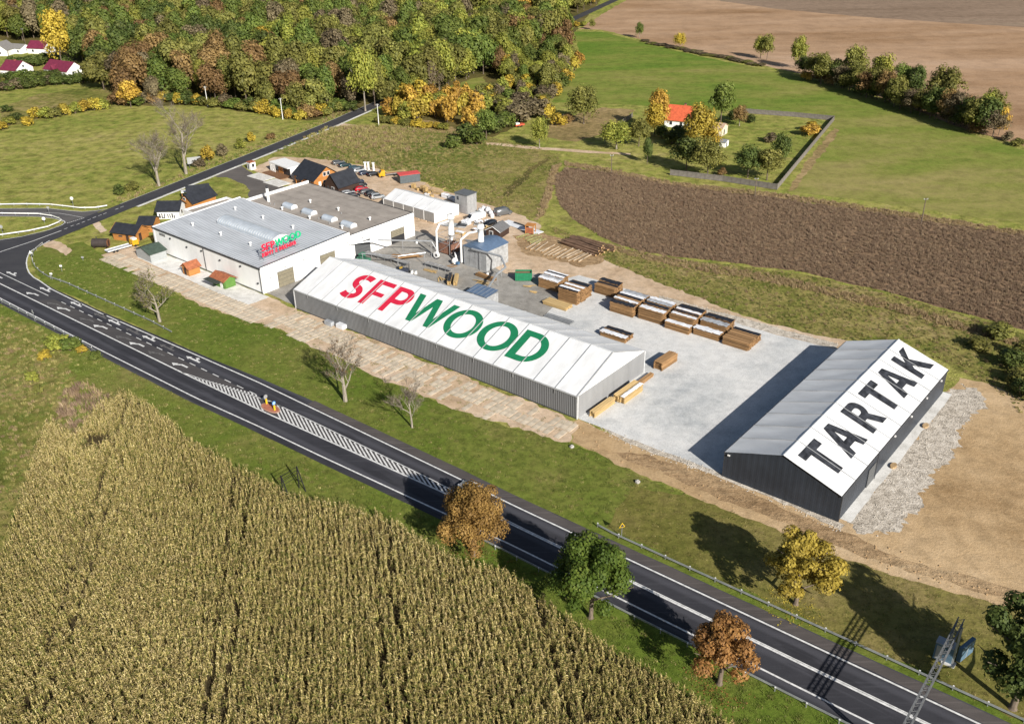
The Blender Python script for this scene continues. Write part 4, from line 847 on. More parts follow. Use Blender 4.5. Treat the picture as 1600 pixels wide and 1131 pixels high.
for k in range(6): stem.tube([(0, 0, 0), (.18*math.cos(k), .18*math.sin(k), .45), (.3*math.cos(k+.3), .3*math.sin(k+.3), .8)], [.02, .014, .006], 4)
STEM = stem.mesh('stem', bark)
TREES = []
def tree(pos, h, wd, cls, label, cat='tree', group=None, crown=None, trunk=None, name='broadleaf_tree', rz=None):
    rnd = random.Random(hash((round(pos[0], 1), round(pos[1], 1))) & 0xffff)
    t = thing(name, label, cat, (pos[0], pos[1], 0), rnd.uniform(0, 6.28) if rz is None else rz, group); t.scale = (wd, wd, h)
    cm = crown if crown is not None else FAR[rnd.randrange(8)]
    put('crown', cm, t, mat=LEAF[cls])
    put('trunk', trunk or TRUNK[rnd.randrange(3)], t)
    TREES.append(t); return t
def bush(pos, h, wd, cls, label, group=None, name='shrub', cat='shrub'):
    rnd = random.Random(int(abs(pos[0]*31+pos[1]*17)))
    t = thing(name, label, cat, (pos[0], pos[1], 0), rnd.uniform(0, 6.28), group); t.scale = (wd, wd*rnd.uniform(.8, 1.1), h)
    put('foliage', BUSH[rnd.randrange(4)], t, mat=LEAF[cls]); put('stem', STEM, t); return t
# ---- big roadside trees, each with its own crown
def road_tree(name, label, px, h, wd, cls, seed, n, leaf, lobes, low, shape='round', rtr=.32, op=0, bk=bark, gap=.85):
    p = G(*px); t = thing(name, label, 'tree', (p.x, p.y, 0)); 
    q, f, v = crown_np(seed, n, leaf, lobes, shape, op, low, gap); q[:, :2] *= wd; q[:, 2] *= h
    put('crown', np_mesh('crown', q, f, LEAF[cls], v), t)
    rnd = random.Random(seed); b = MB(); tp = h*.8
    b.tube([(0, 0, -.1), (0, 0, .35), (.1, .05, tp*.3), (.0, .1, tp*.6), (.1, 0, tp)], [rtr*1.5, rtr, rtr*.85, rtr*.55, .06], 9)
    for k in range(11):
        a = k*2.4; z0 = tp*(.28+.05*k); ln = wd*rnd.uniform(.25, .42)
        b.tube([(0, 0, z0), (math.cos(a)*ln*.5, math.sin(a)*ln*.5, z0+h*.07), (math.cos(a)*ln, math.sin(a)*ln, z0+h*.17)], [rtr*.5, rtr*.3, .04], 6, caps=False)
    b.build('trunk', bk, t, smooth=True); return t
road_tree('roadside_tree', 'large round golden-brown tree on the corn side of the road', (740, 868), 12.6, 12.2, 'lind', 1, 30000, .021, 50, .10, gap=.98)
road_tree('roadside_tree', 'large fresh green tree beside the road next to the corn', (923, 965), 13.4, 13.4, 'fresh', 2, 20000, .025, 42, .10, gap=.80)
road_tree('roadside_tree', 'small orange maple beside the guard rail', (1124, 1068), 10.6, 10.4, 'maple', 3, 10000, .028, 40, .18, op=.5, gap=.72)
road_tree('roadside_tree', 'golden yellow tree on the grass verge near the dark tent', (1243, 944), 11.4, 12.2, 'gold', 4, 15000, .027, 46, .20, op=.4, gap=.72)
road_tree('roadside_tree', 'dark green tree at the right edge by the sign gantry', (1582, 1106), 15.5, 14.4, 'dark', 5, 13000, .028, 44, .18, op=.5, rtr=.42, gap=.72)
# ---- bare trees
def bare(label, px, h, r, seed, levels=4, twig=None, spread=.55, first=.3, pale=True, split=3):
    p = G(*px); t = thing('bare_tree', label, 'tree', (p.x, p.y, 0))
    b = branch_mb(seed, h*.62, r, 0, spread, split, first, thin=.03); b.build('trunk', bark_pale if pale else bark, t)
    q = branch_mb(seed, h*.62, r*.97, levels, spread, split, first, thin=.016); q.build('branches', bark_pale if pale else bark, t)
    rng = np.random.default_rng(seed+1); pts = np.array(q.v); pts = pts[pts[:, 2] > h*.38]; n = int(190*h); p0 = pts[rng.integers(0, len(pts), n)]
    ctr = np.array([0, 0, h*.45]); dv = p0-ctr; dv /= np.linalg.norm(dv, axis=1)[:, None]; dv = dv+rng.normal(size=(n, 3))*.55+np.array([0, 0, .25]); dv /= np.linalg.norm(dv, axis=1)[:, None]
    sd = np.cross(dv, rng.normal(size=(n, 3))); sd /= np.linalg.norm(sd, axis=1)[:, None]; ln = rng.uniform(.4, 1.1, n)[:, None]*(.7+h*.03); tw_ = rng.uniform(.010, .020, n)[:, None]
    co = np.stack([p0-sd*tw_, p0+sd*tw_, p0+dv*ln+sd*tw_*.4, p0+dv*ln-sd*tw_*.4], 1).reshape(-1, 3); put('twigs', np_mesh('twigs', co, np.arange(4*n).reshape(n, 4), bark, rng.random(n)), t)
    if twig:
        rng = np.random.default_rng(seed); pts = np.array(q.v); pts = pts[pts[:, 2] > h*.35]; n = twig[1]
        p0 = pts[rng.integers(0, len(pts), n)]+rng.normal(size=(n, 3))*.25
        nr = rng.normal(size=(n, 3)); nr /= np.linalg.norm(nr, axis=1)[:, None]; a = np.cross(nr, rng.normal(size=(n, 3))); a /= np.linalg.norm(a, axis=1)[:, None]; c = np.cross(nr, a); s = rng.uniform(.10, .26, n)[:, None]
        co = np.stack([p0-a*s, p0-c*s*.6, p0+a*s, p0+c*s*.6], 1).reshape(-1, 3)
        put('leaves', np_mesh('leaves', co, np.arange(4*n).reshape(n, 4), LEAF[twig[0]], rng.random(n)), t)
    return t
bare('bare pale-limbed tree with a few russet leaves on the verge before the long tent', (540, 627), 12.0, .42, 11, 4, ('russet', 260), .5, .22)
bare('small bare tree on the verge, right of the bigger bare tree', (644, 668), 8.8, .2, 12, 4, None, .5, .3)
bare('leaning bushy half-bare tree on the verge near the white hall', (250, 503), 10.5, .36, 13, 4, ('olive', 900), .62, .25)
bare('tall bare tree at the meadow edge, left of the pair by the side road', (249, 291), 17.0, .50, 14, 4, ('brown', 500), .58, .26, True, 4)
bare('taller bare tree at the meadow edge, right of the pair by the side road', (291, 272), 22.0, .55, 15, 4, ('brown', 500), .55, .28, True, 4)
# ---- the wood
rng = np.random.default_rng(7)
road_line = [(p.x, p.y) for p in side_c[4:]]
def road_gap(x, y):
    best = np.full(len(x), 1e9)
    for (ax, ay), (bx, by) in zip(road_line, road_line[1:]):
        L2_ = (bx-ax)**2+(by-ay)**2; tt = np.clip(((x-ax)*(bx-ax)+(y-ay)*(by-ay))/L2_, 0, 1); best = np.minimum(best, np.hypot(x-ax-tt*(bx-ax), y-ay-tt*(by-ay)))
    return best
def side_of(x, y):   # >0: left (west) of the side road
    ax, ay = road_line[0]; bx, by = road_line[-1]; return (bx-ax)*(y-ay)-(by-ay)*(x-ax)
WOODA = PX((134, 104), (160, 142), (192, 163), (310, 160), (420, 174), (480, 183), (540, 174), (566, 166))+[Vector((-20, 495, 0)), Vector((20, 590, 0)), Vector((66, 712, 0)), Vector((120, 850, 0)), Vector((160, 960, 0)), Vector((-620, 960, 0))]+PX((-140, 52), (-60, 62), (0, 62), (60, 66), (100, 88))
WOODB = PX((604, 167), (640, 161), (684, 154), (700, 136), (738, 122), (772, 112), (800, 132), (858, 146), (896, 100), (880, 62), (850, 64), (800, 82), (740, 106), (680, 132), (630, 154))
def poisson(poly, dmin, n, seed):
    q = sprinkle(poly, n, seed); out = []; cell = {}
    for x, y in q:
        k = (int(x//dmin), int(y//dmin))
        if any((x-a)**2+(y-b)**2 < dmin*dmin for i in (-1, 0, 1) for j in (-1, 0, 1) for a, b in cell.get((k[0]+i, k[1]+j), ())): continue
        cell.setdefault(k, []).append((x, y)); out.append((x, y))
    return np.array(out)
pa = poisson(WOODA, 8.2, .12, 21); pa = pa[road_gap(pa[:, 0], pa[:, 1]) > 5.0]
pb = poisson(WOODB, 5.0, .25, 22); pb = pb[road_gap(pb[:, 0], pb[:, 1]) > 5]
def to_px(x, y, z=0):
    d = Vector((x, y, z-CAM_H)); k = d.dot(_f); return 800+F_PX*d.dot(_r)/k, 565.5-F_PX*d.dot(_u)/k
def front_depth(pts):      # metres behind the wood's first trees as seen from the camera
    ang = np.arctan2(pts[:, 0], pts[:, 1]); r = np.hypot(pts[:, 0], pts[:, 1]); o = np.zeros(len(r))
    for i in range(len(r)): o[i] = r[i]-r[np.abs(ang-ang[i]) < .03].min()
    return o
pal_l = (('green', .34), ('dark', .24), ('olive', .24), ('russet', .06), ('brown', .06), ('lime', .05), ('yellow', .01))
pal_rus = (('russet', .42), ('brown', .16), ('olive', .25), ('orange', .04), ('green', .13))
pal_c = (('olive', .32), ('brown', .14), ('green', .26), ('lime', .20), ('russet', .06), ('yellow', .02))
pal_r = (('olive', .30), ('lime', .30), ('brown', .09), ('green', .24), ('orange', .02), ('russet', .05), ('yellow', .01))
def palette(px, py, u):
    if 180 < px < 345 and py > 88: p = pal_rus
    elif 345 < px < 560 and py > 100: p = pal_c if u > .35 else pal_rus
    elif px < 420: p = pal_l
    elif px < 620: p = pal_c
    else: p = pal_r
    r = random.random(); s = 0
    for c, w_ in p:
        s += w_
        if r < s: return c
    return p[0][0]
random.seed(5)
DESC = {'green': 'green', 'dark': 'dark green', 'olive': 'olive', 'lime': 'yellow-green', 'yellow': 'bright yellow', 'orange': 'orange', 'russet': 'russet-brown', 'brown': 'grey-brown thinning'}
def ordinal(n): return '%d%s' % (n, 'th' if 10 <= n % 100 <= 20 else {1: 'st', 2: 'nd', 3: 'rd'}.get(n % 10, 'th'))
far_pts, far_sc, far_idx = [], [], []
FARC = []; FAR_CLS = ['green', 'dark', 'olive', 'lime', 'russet', 'brown', 'orange', 'yellow']
for c in FAR_CLS:
    for k in range(3):
        me = FAR[(k*3+FAR_CLS.index(c)) % 8].copy(); co = np.empty(len(me.vertices)*3, np.float32); me.vertices.foreach_get('co', co); co = co.reshape(-1, 3)*np.array([14, 14, 19], np.float32); me.vertices.foreach_set('co', co.ravel()); me.materials[0] = LEAF[c]; FARC.append(me)
far_coll = proto_collection('wood_tree', FARC)
sel = []
for pts, nm, lim in ((pa, 'A', 205), (pb, 'B', 95)):
    dp = front_depth(pts); r = np.hypot(pts[:, 0], pts[:, 1])
    P2 = [to_px(x, y, 9) for x, y in pts]
    vis = [(dp[i]*.9+(r[i]-380)*.22, i) for i in range(len(pts)) if -40 < P2[i][0] < 1640 and P2[i][1] > -20]
    near = set(i for _, i in sorted(vis)[:lim])
    for i, (x, y) in enumerate(pts):
        if i in near: sel.append((x, y, dp[i], nm, P2[i]))
        elif P2[i][0] > -150 and P2[i][1] > -140:
            c = palette(P2[i][0], P2[i][1], random.random()); far_pts.append((x, y)); far_sc.append(random.uniform(.75, 1.2)); far_idx.append(FAR_CLS.index(c)*3+random.randrange(3))
scatter('distant_wood', np.array(far_pts), far_coll, len(FARC), 1, 1, 3, 'mixed autumn wood filling the background behind the front trees', 'wood', scl=np.array(far_sc), idx=np.array(far_idx))
ranks = {}
for s in sel: ranks.setdefault((s[3], min(5, int(s[2]//12))), []).append(s)
RN = ['at the front edge', 'in the second rank', 'in the third rank', 'in the fourth rank', 'in the fifth rank', 'deep']
for (nm, k), lst in sorted(ranks.items()):
    lst.sort(key=lambda s: s[4][0])
    for j, (x, y, d, _, (px, py)) in enumerate(lst):
        c = palette(px, py, random.random())
        if nm == 'A': h_ = random.uniform(14, 22)*(.8 if k == 0 else 1); lab = '%s tree %s of the left-hand wood, %s from the left' % (DESC[c], RN[k], ordinal(j+1))
        else:
            hr_ = .58 if (px > 745) else 1.0; nr_ = road_gap(np.array([x]), np.array([y]))[0] < 24; hr_ = .95 if nr_ else hr_
            h_ = random.uniform(13, 22)*(hr_ if px > 745 else (.75 if k == 0 else 1)); lab = '%s tree %s of the right-hand wood, %s from the left' % (DESC[c], RN[k], ordinal(j+1))
        tree((x, y), h_, min(17.5, h_*random.uniform(.72, 1.05)), c, lab, group='trees of the autumn wood')
# singled-out trees at the wood's edge
for px, h_, wd, c, lab in (((98, 106), 27, 18, 'yellow', 'tall bright yellow tree beside the maroon-roofed village houses'), ((205, 168), 11, 11, 'orange', 'bushy orange-brown tree at the meadow corner of the wood'),
    ((320, 150), 15, 9, 'lime', 'pale green tree above the utility pole at the wood edge'), ((571, 174), 25, 14, 'lime', 'tall pale green tree standing at the side road bend'), ((586, 166), 20, 11, 'olive', 'olive tree right beside the tall roadside tree at the bend'),
    ((465, 182), 13, 12, 'olive', 'rounded olive tree at the meadow edge near the side road'), ((912, 194), 14.5, 14, 'olive', 'large olive tree standing alone at the edge of the green field'), ((843, 232), 11, 7.5, 'lime', 'slim pale green tree beside the farm track'),
    ((760, 218), 11, 10, 'green', 'bushy green tree at the end of the orange shrubs'), ((1245, 108), 15, 10, 'lime', 'tall pale green tree at the left end of the hedgerow'), ((1330, 135), 17, 14, 'olive', 'wide greyish olive tree in the hedgerow, second tall one'),
    ((1372, 146), 16, 13, 'lime', 'yellow-green tree in the middle of the hedgerow'), ((1405, 154), 14, 11, 'green', 'green tree in the middle of the hedgerow'), ((1427, 160), 14, 10, 'dark', 'dark green tree right of the hedgerow middle'),
    ((1470, 178), 18, 16, 'olive', 'biggest domed tree of the hedgerow'), ((1512, 198), 11, 11, 'russet', 'russet tree near the right end of the hedgerow'), ((1535, 205), 13, 9, 'lime', 'pale green tree near the right end of the hedgerow'), ((1545, 200), 14, 12, 'olive', 'grey-green tree at the far right end of the hedgerow'), ((1560, 212), 10, 7, 'orange', 'orange tree closing the right end of the hedgerow'),
    ((1188, 92), 11, 9, 'lime', 'yellow-green tree beside the stubble line at the field corner'), ((1198, 94), 12, 8, 'olive', 'olive tree of the pair at the ploughed field corner'), ((1062, 76), 8, 8, 'yellow', 'small round yellow tree on the field boundary'), ((999, 60), 8.5, 6, 'green', 'small green tree on the field boundary'), ((925, 47), 6, 5, 'olive', 'smallest tree at the top of the field boundary'),
    ((1028, 205), 13, 10, 'orange', 'orange-yellow tree left of the red-roofed farmhouse'), ((1022, 212), 10, 9, 'yellow', 'golden garden tree left of the farmhouse'), ((1092, 240), 15, 13, 'gold', 'big golden tree before the red-roofed farmhouse'), ((1108, 240), 8, 8, 'yellow', 'low bright yellow tree beside the big golden tree'),
    ((1126, 195), 14, 10, 'green', 'tall green tree behind the cream shed'), ((963, 233), 9, 11.5, 'lime', 'round yellow-green garden tree left of the gate'), ((998, 229), 8.5, 9, 'olive', 'round olive garden tree next to the round yellow-green one'),
    ((1072, 268), 10, 11, 'dark', 'dark evergreen tree inside the garden fence'), ((1105, 278), 11, 11, 'olive', 'thin grey-green tree at the garden fence'), ((1168, 278), 9, 9, 'dark', 'dark shrub-like tree at the garden fence corner'), ((1198, 282), 9, 10, 'olive', 'olive tree at the near corner of the garden fence'), ((1218, 262), 10, 7, 'dark', 'slim dark tree inside the long garden fence'), ((1155, 197), 7, 6, 'russet', 'small russet tree right of the tall green tree')):
    gs = 1.2 if 950 < px[0] < 1225 and px[1] > 180 else 1.08
    tree(G(*px), h_*gs, wd*gs, c, lab, crown=MIDM[int(px[0]) % 3], trunk=TRUNK[int(px[0]) % 4])
sp = G(1011, 256); tree(sp, 9.5, 5.5, 'dark', 'small dark spruce at the garden gate', crown=MIDM[3], name='spruce')
def bushes(lst, group, lab, names=None):
    lst = sorted(lst, key=lambda q: q[0][0])
    for j, (px, h_, wd, c) in enumerate(lst):
        bush(G(*px), h_, wd, c, lab % (DESC.get(c, 'golden' if c == 'gold' else c), ordinal(j+1)), group)
R3 = random.Random(9)
bushes([((612+i*11+R3.uniform(-3, 3), 186+R3.uniform(-12, 6)+i*.6), R3.uniform(6, 10), R3.uniform(6, 9), R3.choice(['orange', 'yellow', 'gold', 'lime', 'gold'])) for i in range(13)], 'orange shrubs beside the side road', '%s shrub of the orange thicket right of the side road, %s from the left')
bushes([((630+i*14, 168+R3.uniform(-6, 4)), R3.uniform(7, 11), R3.uniform(7, 9), R3.choice(['orange', 'yellow', 'lime', 'olive'])) for i in range(8)], 'orange shrubs beside the side road', '%s shrub in the back of the orange thicket, %s from the left')
bushes([((700+i*9, 204+i*1.0), R3.uniform(2, 3.5), R3.uniform(4, 6), R3.choice(['yellow', 'lime', 'olive'])) for i in range(-12, 0)], 'yellow scrub along the dry strip', '%s low scrub bush along the dry strip, %s from the left')
bushes([((728, 222), 7, 9, 'dark'), ((745, 226), 6, 9, 'green'), ((708, 232), 4.5, 7, 'green'), ((772, 208), 7, 9, 'dark'), ((790, 200), 6.5, 10, 'green'), ((815, 190), 8, 13, 'brown'), ((838, 184), 8, 12, 'brown'), ((858, 186), 6, 7, 'yellow'), ((872, 196), 5, 8, 'yellow'), ((886, 192), 4, 6, 'russet'), ((850, 168), 5, 7, 'yellow'), ((868, 150), 6, 8, 'yellow'), ((882, 132), 7, 9, 'yellow'), ((895, 112), 7, 9, 'gold'), ((903, 104), 7, 8, 'orange')], 'scrub bushes along the field edge', '%s scrub bush between the thicket and the green field, %s from the left')
bushes([((-6+i*10.5, 143-i*1.05+R3.uniform(-1.5, 1.5)), R3.uniform(4, 5.5), R3.uniform(7, 9), R3.choice(['dark', 'green', 'brown', 'dark'])) for i in range(16)], 'village hedge', '%s bush of the village garden hedge, %s from the left')
bushes([((-4+i*9, 131-i*1.0+R3.uniform(-2, 2)), R3.uniform(3.5, 5), R3.uniform(7, 9), R3.choice(['dark', 'green', 'olive'])) for i in range(14)], 'bushes behind the village hedge', '%s bush behind the village hedge, %s from the left')
bushes([((20+i*12, 102+R3.uniform(-5, 3)), R3.uniform(4, 6), R3.uniform(7, 10), R3.choice(['dark', 'green', 'olive'])) for i in range(8)], 'bushes between the village houses', '%s bush between the village houses, %s from the left')
bushes([((5, 203), 3.5, 6, 'yellow'), ((14, 196), 3.5, 6, 'lime'), ((44, 196), 3.5, 6, 'yellow'), ((58, 186), 5, 7, 'yellow'), ((72, 186), 5, 7, 'lime'), ((86, 184), 4.5, 7, 'olive'), ((104, 180), 5, 7, 'gold'), ((118, 178), 4.5, 7, 'lime'), ((133, 175), 5, 7, 'yellow'), ((148, 173), 5.5, 7, 'gold'), ((162, 171), 5, 7, 'lime'), ((26, 188), 3, 7, 'dark'), ((12, 175), 3, 7, 'dark')], 'yellow hedge across the meadow', '%s bush of the yellow hedge across the meadow, %s from the left')
bushes([((326, 252), 5.5, 5.5, 'yellow'), ((349, 244), 4, 5, 'brown'), ((376, 232), 3.5, 5, 'lime'), ((392, 222), 3.5, 4, 'yellow'), ((312, 262), 3, 5, 'brown'), ((188, 304), 3, 5, 'dark'), ((207, 297), 2.5, 6, 'olive'), ((433, 184), 4, 5, 'yellow'), ((452, 186), 4.5, 5, 'yellow'), ((470, 188), 4, 6, 'gold'), ((424, 218), 2.5, 4, 'russet'), ((533, 172), 5, 8, 'green')], 'bushes along the side road', '%s bush beside the side road, %s from the left')
bushes([((70, 562), 2.2, 3.6, 'yellow'), ((92, 545), 3.2, 5.5, 'lime'), ((110, 548), 3.0, 5.0, 'green'), ((128, 552), 1.8, 2.6, 'yellow'), ((150, 562), 2, 3.4, 'green'), ((50, 598), 2.6, 3.0, 'lime'), ((60, 615), 2, 2.2, 'olive')], 'weed bushes in the lower left corner', '%s weed bush left of the corn field, %s from the left')
bushes([((1582, 575), 4, 7, 'dark'), ((1592, 600), 3.2, 6, 'olive'), ((1600, 560), 3.5, 7, 'olive'), ((1560, 530), 3.5, 7, 'olive'), ((1596, 620), 3.5, 6, 'dark'), ((1530, 545), 2.5, 6, 'olive')], 'bushes at the right edge behind the dark tent', '%s bush at the right edge behind the dark tent, %s from the left')
for j in range(22): tree(G(1258+j*13.8+R3.uniform(-4, 4), 121+j*4.5+R3.uniform(-3, 2)), R3.uniform(9, 14), R3.uniform(11, 14.5), R3.choice(['dark', 'olive', 'green', 'russet', 'brown', 'olive']), 'filler tree between the taller trees of the hedgerow, %s from the left' % ordinal(j+1), crown=MIDM[j % 3])
bushes([((1258, 125), 4, 7, 'orange'), ((1280, 128), 5, 8, 'russet'), ((1300, 133), 5, 8, 'russet'), ((1318, 138), 5, 8, 'dark'), ((1345, 148), 6, 9, 'dark'), ((1362, 152), 6, 9, 'dark'), ((1390, 160), 6, 9, 'green'), ((1412, 166), 6, 9, 'russet'), ((1436, 172), 6, 10, 'dark'), ((1455, 180), 6, 9, 'brown'), ((1485, 190), 6, 9, 'brown'), ((1500, 198), 6, 9, 'dark'), ((1525, 208), 5, 8, 'russet'), ((1575, 220), 3, 6, 'brown'), ((1590, 228), 2.5, 6, 'olive')], 'undergrowth of the hedgerow', '%s undergrowth bush in the hedgerow, %s from the left')
bushes([((1265, 212), 4.5, 8, 'orange'), ((1270, 206), 4, 7, 'yellow'), ((1205, 222), 3, 7, 'brown'), ((1034, 216), 5, 7, 'dark'), ((1050, 225), 5, 9, 'dark'), ((1066, 222), 6, 10, 'dark'), ((1172, 192), 3, 5, 'dark'), ((1128, 275), 2.5, 3.5, 'russet'), ((1146, 188), 4, 6, 'dark')], 'garden bushes of the farmhouse', '%s bush in the farmhouse garden, %s from the left')
bushes([((900+i*12, 42+i*.0-(1 if i else 0)), 3, 6, R3.choice(['yellow', 'olive', 'lime'])) for i in range(2)]+[((1000+i*7, 65+i*1.42+R3.uniform(-1, 1)), R3.uniform(.8, 1.6), R3.uniform(5, 8), R3.choice(['brown', 'olive', 'brown'])) for i in range(1, 28)], 'low scrub of the field boundary', '%s low scrub on the field boundary, %s from the left')
edge = [(188+i*9.2+R3.uniform(-3, 3), lerp_tab([(188, 166), (250, 160), (310, 164), (420, 177), (480, 186), (560, 170)], 188+i*9.2)+R3.uniform(-3, 2)) for i in range(40)]
bushes([(p, R3.uniform(3.5, 6.5), R3.uniform(6, 9), R3.choice(['dark', 'olive', 'russet', 'olive', 'brown', 'green', 'yellow'])) for p in edge], 'undergrowth at the edge of the wood', '%s undergrowth bush at the wood edge above the meadow, %s from the left')
bushes([((745+i*6.5+R3.uniform(-4, 4), 168-i*3.0+R3.uniform(-10, 8)), R3.uniform(4, 7), R3.uniform(6, 9), R3.choice(['olive', 'lime', 'yellow', 'brown', 'olive', 'gold'])) for i in range(22)], 'scrub between the thicket and the crop field', '%s scrub between the orange thicket and the crop field, %s from the left')
fill = [to_px(x, y) for x, y in poisson(PX((745, 168), (775, 150), (800, 125), (850, 118), (886, 122), (862, 160), (835, 178), (790, 192)), 5.5, .2, 71)][:44]
bushes([(p, R3.uniform(4, 7.5), R3.uniform(6, 9.5), R3.choice(['olive', 'lime', 'brown', 'olive', 'gold', 'green', 'yellow'])) for p in fill], 'loose scrub beside the crop field', '%s bush of the loose scrub beside the crop field, %s from the left')
# ---- corn, weeds and grass: uncountable stuff
corn_m = leaf_mat('corn_leaf', [(0, (.058, .078, .012)), (.27, (.145, .150, .028)), (.53, (.33, .265, .080)), (.82, (.50, .39, .15)), (1, (.66, .54, .26))], .12)
def corn_plant(seed):
    rnd = random.Random(seed); b = MB(); H_ = rnd.uniform(1.95, 2.4); g = seed/8
    b.tube([(0, 0, 0), (rnd.uniform(-.05, .05), rnd.uniform(-.05, .05), H_)], [.022, .012], 3, caps=False); b.c[-3:] = [.5]*3
    az0 = rnd.uniform(0, 6.28)
    for k in range(11):
        z = .5+k*(H_-.6)/11; a = az0+(k % 2)*math.pi+rnd.uniform(-.7, .7); ln = rnd.uniform(.38, .66)*(1 if k < 8 else .75); wd = rnd.uniform(.045, .08)
        dx, dy = math.cos(a), math.sin(a); tw = rnd.uniform(-.4, .4); n_ = (-dy, dx)
        pr = [(0, 0), (.35, .28), (.68, .30 if rnd.random() < .5 else .12), (1.0, -.25+rnd.uniform(-.15, .2))]; vs = []
        for t_, zz in pr:
            w2 = wd*(1-.9*t_*t_); vs += [(dx*ln*t_-n_[0]*w2, dy*ln*t_-n_[1]*w2, z+zz*ln+tw*w2), (dx*ln*t_+n_[0]*w2, dy*ln*t_+n_[1]*w2, z+zz*ln-tw*w2)]
        val = min(1, max(0, .16+rnd.uniform(-.22, .55)+.34*g))
        b.add(vs, [(0, 1, 3, 2), (2, 3, 5, 4), (4, 5, 7, 6)], 0, val)
    for k in range(4):
        a = rnd.uniform(0, 6.28); b.add([(0, 0, H_-.05), (.02, .02, H_-.05), (.14*math.cos(a), .14*math.sin(a), H_+.28)], [(0, 1, 2)], 0, .95)
    return b.mesh('corn_plant', corn_m)
corn_coll = proto_collection('corn_plant', [corn_plant(s) for s in range(9)])
CORN = PX((75, 668), (92, 672), (118, 690), (150, 645), (190, 618), (225, 634), (262, 660), (300, 698), (345, 722), (400, 750), (450, 782), (520, 795), (600, 815), (660, 850), (720, 885), (790, 902), (850, 945), (940, 1015), (1020, 1060), (1060, 1085), (1130, 1131), (1240, 1230), (1240, 1420), (-260, 1420), (-120, 1100), (0, 890), (30, 800), (62, 705))
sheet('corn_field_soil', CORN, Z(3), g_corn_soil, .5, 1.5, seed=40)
def corn_rows():
    rng = np.random.default_rng(5); P = np.array([(p[0], p[1]) for p in CORN]); c = P.mean(0); a = rad(101); e = np.array([math.cos(a), math.sin(a)]); n = np.array([-e[1], e[0]])
    R_ = 110; rows = np.arange(-R_, R_, .76); alo = np.arange(-R_, R_, .34); rr, aa = np.meshgrid(rows, alo); rr = rr.ravel(); aa = aa.ravel()
    bend = .0016*np.maximum(0, -(aa+5))**2*.45
    q = c+np.outer(rr+bend+rng.normal(0, .17, len(rr)), n)+np.outer(aa+rng.uniform(-.12, .12, len(aa)), e)
    px = inside(CORN, q[:, 0], q[:, 1]); tram = (np.abs((rr % 21.3)-4) < .4) | (np.abs((rr % 21.3)-6) < .35)
    gap = np.sin(q[:, 0]*.21+1.3)*np.sin(q[:, 1]*.17+.6)+.5*np.sin(q[:, 0]*.53+q[:, 1]*.37)
    keep = px & (rng.random(len(rr)) > .10+.15*(gap > .9)) & ~(tram & (rng.random(len(rr)) < .7)); hole = np.zeros(len(rr), bool)
    for hx, hy, hr_ in ((152, 695, 2.4), (300, 770, 1.2)):
        g = G(hx, hy); hole |= np.hypot(q[:, 0]-g.x, q[:, 1]-g.y) < hr_
    return q[keep & ~hole]
cq = corn_rows(); scl = .85+.28*np.random.default_rng(3).random(len(cq))+.08*np.sin(cq[:, 0]*.11)*np.sin(cq[:, 1]*.13)
cn = np.sin(cq[:, 0]*.045+.8)*np.sin(cq[:, 1]*.06+.3)+.6*np.sin(cq[:, 0]*.13+cq[:, 1]*.09)+.025*(cq[:, 1]-112)      # drier towards the far end, greener in patches
cix = np.clip(np.round(5.3+1.8*cn+np.random.default_rng(9).normal(0, 2.0, len(cq))), 0, 8).astype(int)
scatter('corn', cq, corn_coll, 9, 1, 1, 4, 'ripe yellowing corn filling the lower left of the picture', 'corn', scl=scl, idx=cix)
def tuft(seed, n, h, spread, wd, mat, lean=.5):
    rnd = random.Random(seed); b = MB()
    for k in range(n):
        a = rnd.uniform(0, 6.28); r_ = spread*math.sqrt(rnd.random()); x, y = r_*math.cos(a), r_*math.sin(a); hh = h*rnd.uniform(.5, 1.15); a2 = rnd.uniform(0, 6.28); l = hh*lean*rnd.uniform(.2, 1)
        dx, dy = math.cos(a2), math.sin(a2); w_ = wd*rnd.uniform(.6, 1.3)
        b.add([(x-dy*w_, y+dx*w_, 0), (x+dy*w_, y-dx*w_, 0), (x+dx*l*.4+dy*w_*.7, y+dy*l*.4-dx*w_*.7, hh*.6), (x+dx*l, y+dy*l, hh)], [(0, 1, 2), (0, 2, 3)], 0, rnd.random())
    return b.mesh('tuft', mat)
m_tg = leaf_mat('tuft_green', [(0, (.090, .130, .018)), (.5, (.140, .175, .030)), (1, (.21, .22, .055))], .2)
m_ty = leaf_mat('tuft_straw', [(0, (.17, .17, .042)), (.5, (.30, .265, .085)), (1, (.46, .37, .16))], .2)
m_tt = leaf_mat('tuft_tawny', [(0, (.20, .14, .07)), (.5, (.34, .245, .13)), (1, (.48, .36, .20))], .2)
m_tb = leaf_mat('tuft_brown', [(0, (.140, .092, .060)), (.5, (.245, .168, .108)), (1, (.37, .27, .175))], .15)
grass_coll = proto_collection('grass_tuft', [tuft(s, 26, .22, .5, .03, m_tg) for s in range(4)]+[tuft(9+s, 22, .25, .45, .03, m_ty) for s in range(1)])
weed_coll = proto_collection('weed_tuft', [tuft(20+s, 34, .85, .6, .05, m_ty) for s in range(3)]+[tuft(26, 34, .8, .6, .05, m_tt)]+[tuft(30+s, 34, .6, .6, .06, m_tg) for s in range(3)]+[tuft(36, 30, .6, .6, .06, m_ty)])
corner_coll = proto_collection('corner_weed', [tuft(70, 40, .95, .6, .05, m_tb), tuft(71, 40, 1.0, .6, .05, m_tb), tuft(72, 34, .8, .6, .05, m_tt), tuft(73, 34, .6, .6, .06, m_tg)])
tawny_coll = proto_collection('dry_tuft', [tuft(60+s, 34, .7, .6, .05, m_tt) for s in range(2)])
